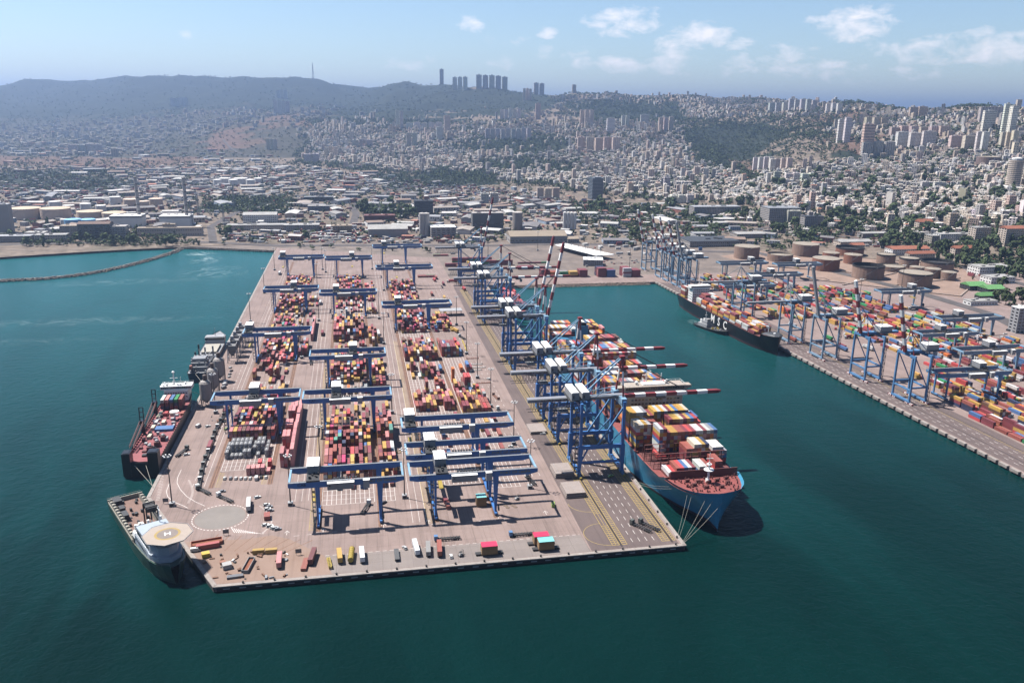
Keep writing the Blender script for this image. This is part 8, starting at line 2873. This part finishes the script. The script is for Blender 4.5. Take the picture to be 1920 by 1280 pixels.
def build_city():
    for x, y, r in TAKEN:
        if r < 40:
            GR_.add(x, y, r)
        else:
            for a in np.linspace(-r, r, int(r / 12)):
                for b in np.linspace(-r, r, int(r / 12)):
                    if a * a + b * b < r * r:
                        GR_.add(x + a, y + b, 10)
    B = []
    for kind, poly, sp, prob, where in ZONES:
        X, Y, Z, px, py, dep = jgrid(poly, sp)
        g, d, _, _ = cover(X, Y, Z)
        slope = np.hypot(TZ(X + 6, Y) - Z, TZ(X, Y + 6) - Z) / 6
        gap = fbm(X / 150, Y / 150, 44)
        for i in range(len(X)):
            if R7.random() > prob or (g[i] and R7.random() > .06) or (d[i] and R7.random() > .05) or slope[i] > .75 or gap[i] < .14:
                continue
            if py[i] > 462 or (px[i] < 520 and py[i] > 452):
                continue
            base = -.25 * math.atan2(X[i], Y[i]) + (fbm(np.array(X[i] / 300), np.array(Y[i] / 300), 5) - .5) * 3
            ang = float(base) + R7.choice((0, 0, 1.5708)) + R7.uniform(-.12, .12)
            if kind in ('apt', 'low', 'far'):
                w, dd = R7.uniform(9, 17), R7.uniform(8, 12)
                h = R7.choice((7, 9, 10, 12, 13, 15, 16)) + (R7.random() < (.09 if sp == 20 else .03)) * R7.uniform(8, 28)
                if kind == 'low':
                    h *= .7
                if kind == 'far':
                    w, dd, h = w * 1.7, dd * 1.4, h * R7.uniform(.6, 1.5)
            else:
                big = R7.random() < .35
                w, dd, h = (R7.uniform(30, 70), R7.uniform(16, 34), R7.uniform(6, 10)) if big else (R7.uniform(10, 26), R7.uniform(8, 15), R7.uniform(4, 9))
            r = min(w, dd) * .55 + (max(w, dd) - min(w, dd)) * .18
            if GR_.hit(X[i], Y[i], r):
                continue
            GR_.add(X[i], Y[i], r)
            B.append((X[i], Y[i], Z[i], ang, w, dd, h, kind, where, dep[i], px[i], py[i]))
    B.sort(key=lambda b: -(b[4] * b[6] + b[4] * b[5] * .4) / b[9] ** 2 * (1 if -5 < b[10] < 1925 else 0))
    nind = max(0, 292 - NB[0])
    ROOFC = [(.66, .63, .57), (.60, .54, .46), (.45, .42, .39), (.70, .67, .63), (.36, .33, .30), (.55, .49, .43)]
    INDR = [(.34, .33, .31), (.20, .19, .18), (.13, .12, .12), (.26, .22, .19), (.42, .40, .38), (.19, .13, .10), (.22, .22, .23)]
    INDW = [('white', (.60, .58, .55)), ('grey', (.30, .29, .28)), ('tan', (.45, .36, .28)), ('rust', (.26, .10, .075)), ('blue grey', (.25, .31, .38)), ('pale grey', (.48, .46, .44))]
    SHED = []
    for (w, d, h) in ((40, 22, 8), (18, 11, 6)):
        a = MB()
        a.box(-w / 2, w / 2, -d / 2, d / 2, -3, h)
        b = MB()
        windows(b, -w / 2 + 1, w / 2 - 1, -d / 2, h * .5, h * .78, 9 if w > 20 else 5, 0)
        for i in range(3):
            b.box(-w * .35 + i * w * .3, -w * .35 + i * w * .3 + 3.4, -d / 2 - .08, -d / 2, 0, h * .42)
        c = MB()
        c.hexa([(-w / 2 - .4, -d / 2 - .4, h), (w / 2 + .4, -d / 2 - .4, h), (w / 2 + .4, d / 2 + .4, h), (-w / 2 - .4, d / 2 + .4, h)], [(-w / 2 - .4, -.8, h + 2), (w / 2 + .4, -.8, h + 2), (w / 2 + .4, .8, h + 2), (-w / 2 - .4, .8, h + 2)])
        SHED.append(((w, d, h), a.mesh('wall', [M_OBJ2]), b.mesh('opening', [M_DARK]), c.mesh('roof', [M_OBJ2])))
    for b in B[:nind]:
        x, y, z, ang, w, dd, h, kind, where, dep, px, py = b
        if kind == 'ind':
            cn, c = R7.choice(INDW)
            p = SHED[0 if w > 28 else 1]
            lab = f'{"large" if w > 28 else "small"} {cn} walled shed {near(px, py)}'
            t = thing('industrial_shed', lab, 'building', (x, y, z), ang, lab)
            t.scale = (w / p[0][0], dd / p[0][1], h / p[0][2])
            link('wall', p[1], t, color=c)
            link('doors', p[2], t)['kind'] = 'stuff'
            rc = R7.choice(INDR)
            link('roof', p[3], t, color=rc)
            NB[0] += 1
        else:
            cn, c = R7.choice(WALLC)
            p = min(PROTO, key=lambda q: abs(q[0][2] - h) + abs(q[0][0] - w) * .6)
            fl = max(1, round(h / 3.2))
            lab = f'{cn} {["one", "two", "three", "four", "five", "six", "seven", "eight", "nine", "ten", "eleven"][min(10, fl - 1)]} storey house {near(px, py)}'
            house(p, x, y, z, ang, (w / p[0][0], dd / p[0][1], h / p[0][2]), tuple(v * R7.uniform(.9, 1.08) for v in c), lab, lab)
    # the rest of the town as one object: walls, roofs, window openings
    V, Fq, Ci = [], [], []
    rest = B[nind:]
    def quad(a, b, c, d, col):
        k = len(V)
        V.extend((a, b, c, d))
        Fq.append((k, k + 1, k + 2, k + 3))
        Ci.extend((col,) * 4)
    for (x, y, z, ang, w, dd, h, kind, where, dep, px, py) in rest:
        c_, s_ = math.cos(ang), math.sin(ang)
        T = lambda a, b, q: (x + c_ * a - s_ * b, y + s_ * a + c_ * b, z + q)
        wc = R7.choice(INDW if kind == 'ind' else WALLC)[1]
        k = R7.uniform(.85, 1.1)
        wc = tuple(v * k for v in wc)
        rc = R7.choice(ROOFC) if kind != 'ind' else R7.choice(INDR) if R7.random() < .9 else (.30, .13, .09)
        if R7.random() < .05 and kind != 'ind':
            rc = (.45, .18, .10)
        W2, D2 = w / 2, dd / 2
        for (a0, b0), (a1, b1) in (((-W2, -D2), (W2, -D2)), ((W2, -D2), (W2, D2)), ((W2, D2), (-W2, D2)), ((-W2, D2), (-W2, -D2))):
            quad(T(a0, b0, -6), T(a1, b1, -6), T(a1, b1, h), T(a0, b0, h), wc)
            # outward normal towards the camera side only gets openings
            mx, my = (a0 + a1) / 2, (b0 + b1) / 2
            nx, ny = c_ * (b1 - b0) + s_ * (a1 - a0), s_ * (b1 - b0) - c_ * (a1 - a0)
            if nx * x + ny * y > 0:
                continue
            L = math.hypot(a1 - a0, b1 - b0)
            n = max(1, int(L / 4.2))
            fl = max(1, int(h / 3.2))
            ux, uy = (a1 - a0) / L, (b1 - b0) / L
            ox, oy = uy * .06, -ux * .06
            if dep > 3600:
                n = max(1, n // 2)
            for f in range(fl):
                za, zb = h * (f + .28) / fl, h * (f + .74) / fl
                for q in range(n):
                    if R7.random() < .12:
                        continue
                    p0, p1 = L * (q + .24) / n, L * (q + .72) / n
                    quad(T(a0 + ux * p0 + ox, b0 + uy * p0 + oy, za), T(a0 + ux * p1 + ox, b0 + uy * p1 + oy, za), T(a0 + ux * p1 + ox, b0 + uy * p1 + oy, zb), T(a0 + ux * p0 + ox, b0 + uy * p0 + oy, zb), (.035, .04, .05))
        quad(T(-W2, -D2, h), T(W2, -D2, h), T(W2, D2, h), T(-W2, D2, h), rc)
        if kind != 'ind':
            for q in range(2):
                a, b, e, hh = R7.uniform(-W2 * .6, W2 * .4), R7.uniform(-D2 * .6, D2 * .4), R7.uniform(1.4, 4), R7.uniform(1.4, 3)
                pts = [(a, b), (a + e, b), (a + e, b + e * .8), (a, b + e * .8)]
                for (a0, b0), (a1, b1) in zip(pts, pts[1:] + pts[:1]):
                    quad(T(a0, b0, h), T(a1, b1, h), T(a1, b1, h + hh), T(a0, b0, h + hh), wc)
                quad(*[T(*p, h + hh) for p in pts], (.55, .53, .5))
    me = bpy.data.meshes.new('town_buildings')
    me.from_pydata(V, [], Fq)
    ca = np.ones((len(Ci), 4))
    ca[:, :3] = Ci
    me.color_attributes.new('tint', 'FLOAT_COLOR', 'POINT').data.foreach_set('color', ca.ravel())
    me.materials.append(mat('town_render', (.5, .5, .5), .9, var=.1, scale=.05, attr='tint', coord='world', dirt=.12, alb=.98))
    tag(link('town_buildings', me), 'the rest of the packed town and works climbing the hills behind the port', 'buildings', None, 'stuff')
    print('buildings', len(B), 'faces', len(Fq))
build_city()
# ------------------------------------------------------------------ clutter of the rail yards and truck parks
def build_clutter():
    V, Fq, Ci = [], [], []
    cols = [PAL['maroon']] * 4 + [PAL['rust red']] * 4 + [(.6, .6, .58)] * 5 + [PAL['blue'], PAL['navy'], (.3, .3, .3), (.12, .12, .12), PAL['brown']]
    base = [(-1, -1, 0), (1, -1, 0), (1, 1, 0), (-1, 1, 0), (-1, -1, 1), (1, -1, 1), (1, 1, 1), (-1, 1, 1)]
    fc = [(0, 1, 5, 4), (1, 2, 6, 5), (2, 3, 7, 6), (3, 0, 4, 7), (4, 5, 6, 7)]
    def bx(x, y, z, ang, l, w, h, col):
        k = len(V)
        c, s = math.cos(ang), math.sin(ang)
        for a, b, q in base:
            V.append((x + c * a * l / 2 - s * b * w / 2, y + s * a * l / 2 + c * b * w / 2, z + q * h))
            Ci.append(col)
        Fq.extend(tuple(k + i for i in f) for f in fc)
    for poly, sp, pr, rail_ in (([(720, 336), (1000, 362), (1200, 386), (1180, 400), (980, 376), (720, 350)], 13, .55, 1), ([(0, 372), (120, 365), (520, 330), (520, 352), (240, 380), (0, 392)], 15, .5, 0), ([(420, 440), (760, 446), (900, 452), (880, 458), (420, 456)], 9, .5, 0),
                               ([(560, 425), (680, 430), (660, 455), (600, 455)], 9, .6, 0), ([(1420, 414), (1800, 466), (1800, 486), (1420, 434)], 12, .5, 1), ([(-50, 352), (200, 345), (200, 362), (-50, 372)], 18, .5, 0), ([(1090, 455), (1320, 440), (1320, 475), (1200, 480), (1100, 470)], 12, .3, 0), ([(900, 372), (1240, 400), (1240, 425), (1000, 400)], 13, .4, 0), ([(1800, 480), (1960, 500), (1960, 520), (1820, 520)], 11, .4, 0), ([(-50, 312), (560, 312), (1000, 362), (1400, 430), (1250, 452), (-50, 450)], 17, .45, 0)):
        X, Y, Z, px, py, dep = jgrid(poly, sp)
        for i in range(len(X)):
            if R7.random() > pr or GR_.hit(X[i], Y[i], 2):
                continue
            a = (-.35 if rail_ else R7.choice((0, 1.57, .4)))
            t = R7.random()
            if t < .45:
                bx(X[i], Y[i], Z[i] + .3, a, R7.choice((6, 12.2, 12.2)), 2.5, R7.choice((2.6, 2.6, 5.2, 3.4)), R7.choice(cols))
            elif t < .8:
                bx(X[i], Y[i], Z[i] + .3, a, 4.3, 1.8, 1.4, R7.choice(((.62, .62, .6), (.3, .3, .3), (.05, .05, .05), (.4, .06, .05), (.5, .5, .5))))
            else:
                bx(X[i], Y[i], Z[i] + .2, a, R7.uniform(5, 14), R7.uniform(4, 9), R7.uniform(2.5, 5), R7.choice(((.6, .58, .54), (.4, .36, .32), (.5, .46, .42))))
    me = bpy.data.meshes.new('yard_clutter')
    me.from_pydata(V, [], Fq)
    ca = np.ones((len(Ci), 4))
    ca[:, :3] = Ci
    me.color_attributes.new('tint', 'FLOAT_COLOR', 'POINT').data.foreach_set('color', ca.ravel())
    me.materials.append(M_ATT)
    tag(link('yard_clutter', me), 'wagons, parked vehicles and huts scattered through far rail yards and lorry parks', 'vehicles', None, 'stuff')
build_clutter()
# ------------------------------------------------------------------ trees
def leaf_mat(name, a, b):
    m = bpy.data.materials.new(name)
    m.use_nodes = True
    g = NT(m.node_tree)
    pos = g.add('ShaderNodeNewGeometry').outputs['Position']
    n = g.add('ShaderNodeTexNoise', {'Vector': pos, 'Scale': .11, 'Detail': 3.0})
    oi = g.add('ShaderNodeObjectInfo').outputs['Random']
    c = g.mix(g.ramp(n.outputs[0], [(.35, 0.0), (.65, 1.0)]), a, b)
    c = g.mix(1.0, c, g.ramp(oi, [(0, .75), (1, 1.25)]), 'MULTIPLY')
    p = g.add('ShaderNodeBsdfPrincipled', {'Base Color': c, 'Roughness': .9, 'Specular IOR Level': .15})
    g.add('ShaderNodeOutputMaterial', {0: p.outputs[0]})
    return m
M_LEAF = leaf_mat('tree_leaves', (.030, .045, .020), (.060, .078, .034))
M_TRUNK = mat('tree_bark', (.10, .075, .055), .95, var=.2)
def crown_mesh(seed, tall, nclump, nleaf):
    """leaf clumps spread through an uneven crown of unit height"""
    r = random.Random(seed)
    mb = MB()
    cl = []
    for i in range(nclump):
        a = r.uniform(0, 6.28)
        if tall:
            z = .12 + .86 * (i + .5) / nclump
            q = .16 * math.sin(min(1, z * 1.15) * math.pi) ** .6 + .02
            cl.append((q * .6 * math.cos(a), q * .6 * math.sin(a), z, q))
        else:
            z = r.uniform(.38, .92)
            q = .36 * math.sqrt(max(.05, 1 - ((z - .6) / .42) ** 2))
            rr = q * r.uniform(.3, 1)
            cl.append((rr * math.cos(a), rr * math.sin(a), z, r.uniform(.13, .2)))
    for (x, y, z, q) in cl:
        for k in range(nleaf):
            u, v = r.uniform(-1, 1), r.uniform(0, 6.28)
            s = math.sqrt(1 - u * u)
            n = Vector((s * math.cos(v), s * math.sin(v), u))
            c = Vector((x, y, z)) + n * q * r.uniform(.65, 1.05)
            t = n.orthogonal().normalized()
            t.rotate(Matrix.Rotation(r.uniform(0, 6.28), 3, n))
            n2 = (n + Vector((r.uniform(-.5, .5), r.uniform(-.5, .5), r.uniform(-.3, .6)))).normalized()
            t = (t - n2 * t.dot(n2)).normalized()
            w = n2.cross(t)
            e = q * r.uniform(.45, .8)
            mb.face([c - t * e - w * e * .6, c + t * e - w * e * .6, c + t * e * .7 + w * e * .7, c - t * e * .7 + w * e * .7])
    return mb
def build_trees():
    big = [(False, crown_mesh(s, False, 11, 17)) for s in range(4)] + [(True, crown_mesh(9 + s, True, 9, 14)) for s in range(2)]
    crowns = [(t, m.mesh('crown', [M_LEAF])) for t, m in big]
    trunks = []
    for tall in (False, True):
        mb = MB()
        mb.cyl((0, 0, -.15), (0, 0, .5), .035, .018, 7)
        if not tall:
            for a in (.4, 2.4, 4.5):
                mb.bar((0, 0, .3), (.2 * math.cos(a), .2 * math.sin(a), .58), .022, w2=.01)
        trunks.append(mb.mesh('trunk', [M_TRUNK]))
    small = [crown_mesh(30 + s, s == 3, 4, 8) for s in range(4)]
    sm = [(np.array([tuple(v) for v in m.v]), np.array(m.f)) for m in small]
    T = []
    g2 = Grid(20)
    for poly, sp, prob, kind in TREEZ:
        X, Y, Z, px, py, dep = jgrid(poly, sp)
        dn = fbm(X / 70, Y / 70, 17)
        for i in range(len(X)):
            if R7.random() > prob * min(1.0, .35 + 1.3 * dn[i]) or py[i] > 590 or (py[i] > 462 and px[i] < 520):
                continue
            if GR_.hit(X[i], Y[i], -.6 if sp in (9, 13, 17, 21) else 2.5) or g2.hit(X[i], Y[i], 3):
                continue
            g2.add(X[i], Y[i], 3)
            h = R7.uniform(6, 13) * (1.25 if R7.random() < .2 else 1) * (1.35 if sp in (13, 17, 21) else 1.2 if sp == 57 else 1)
            T.append((X[i], Y[i], Z[i], h, R7.random() < (.2 if py[i] > 290 else .05), dep[i], px[i], py[i]))
    T.sort(key=lambda t: -t[3] / t[5] * (1 if 0 < t[6] < 1920 else 0))
    # palms and shore trees come out of the same list: the 285 that show largest become trees of their own
    for k, (x, y, z, h, tall, dep, px, py) in enumerate(T[:285]):
        kind = 'cypress' if tall else 'broadleaf'
        size = 'tall' if h > 11 else 'middling' if h > 8.5 else 'small'
        lab = f'{size} dark green {kind} tree {near(px, py)}'
        t = thing(f'{kind}_tree', lab, 'tree', (x, y, z), R7.uniform(0, 6.28), lab)
        e = h * (1.15 if not tall else 1.2)
        t.scale = (e, e, e) if not tall else (e * .8, e * .8, e * 1.3)
        c = crowns[R7.randrange(4)] if not tall else crowns[4 + R7.randrange(2)]
        link('crown', c[1], t)
        link('trunk', trunks[1 if tall else 0], t)
    V, Fq = [], []
    n = 0
    for (x, y, z, h, tall, dep, px, py) in T[285:]:
        v, f = sm[3] if tall else sm[R7.randrange(3)]
        a = R7.uniform(0, 6.28)
        c, s = math.cos(a), math.sin(a)
        e = h * 1.1
        w = e * (1.35 if not tall else .95)
        V.append(np.stack([x + (c * v[:, 0] - s * v[:, 1]) * w, y + (s * v[:, 0] + c * v[:, 1]) * w, z - h * .12 + v[:, 2] * e], 1))
        Fq.append(f + n)
        n += len(v)
    V, Fq = np.concatenate(V), np.concatenate(Fq)
    me = bpy.data.meshes.new('far_trees')
    me.vertices.add(len(V))
    me.vertices.foreach_set('co', V.ravel())
    me.loops.add(Fq.size)
    me.loops.foreach_set('vertex_index', Fq.ravel())
    me.polygons.add(len(Fq))
    me.polygons.foreach_set('loop_start', np.arange(0, Fq.size, 4))
    me.update(calc_edges=True)
    me.materials.append(M_LEAF)
    tag(link('far_trees', me), 'countless dark trees between houses and over the hills behind the port', 'trees', None, 'stuff')
    print('trees', len(T), len(Fq))
build_trees()
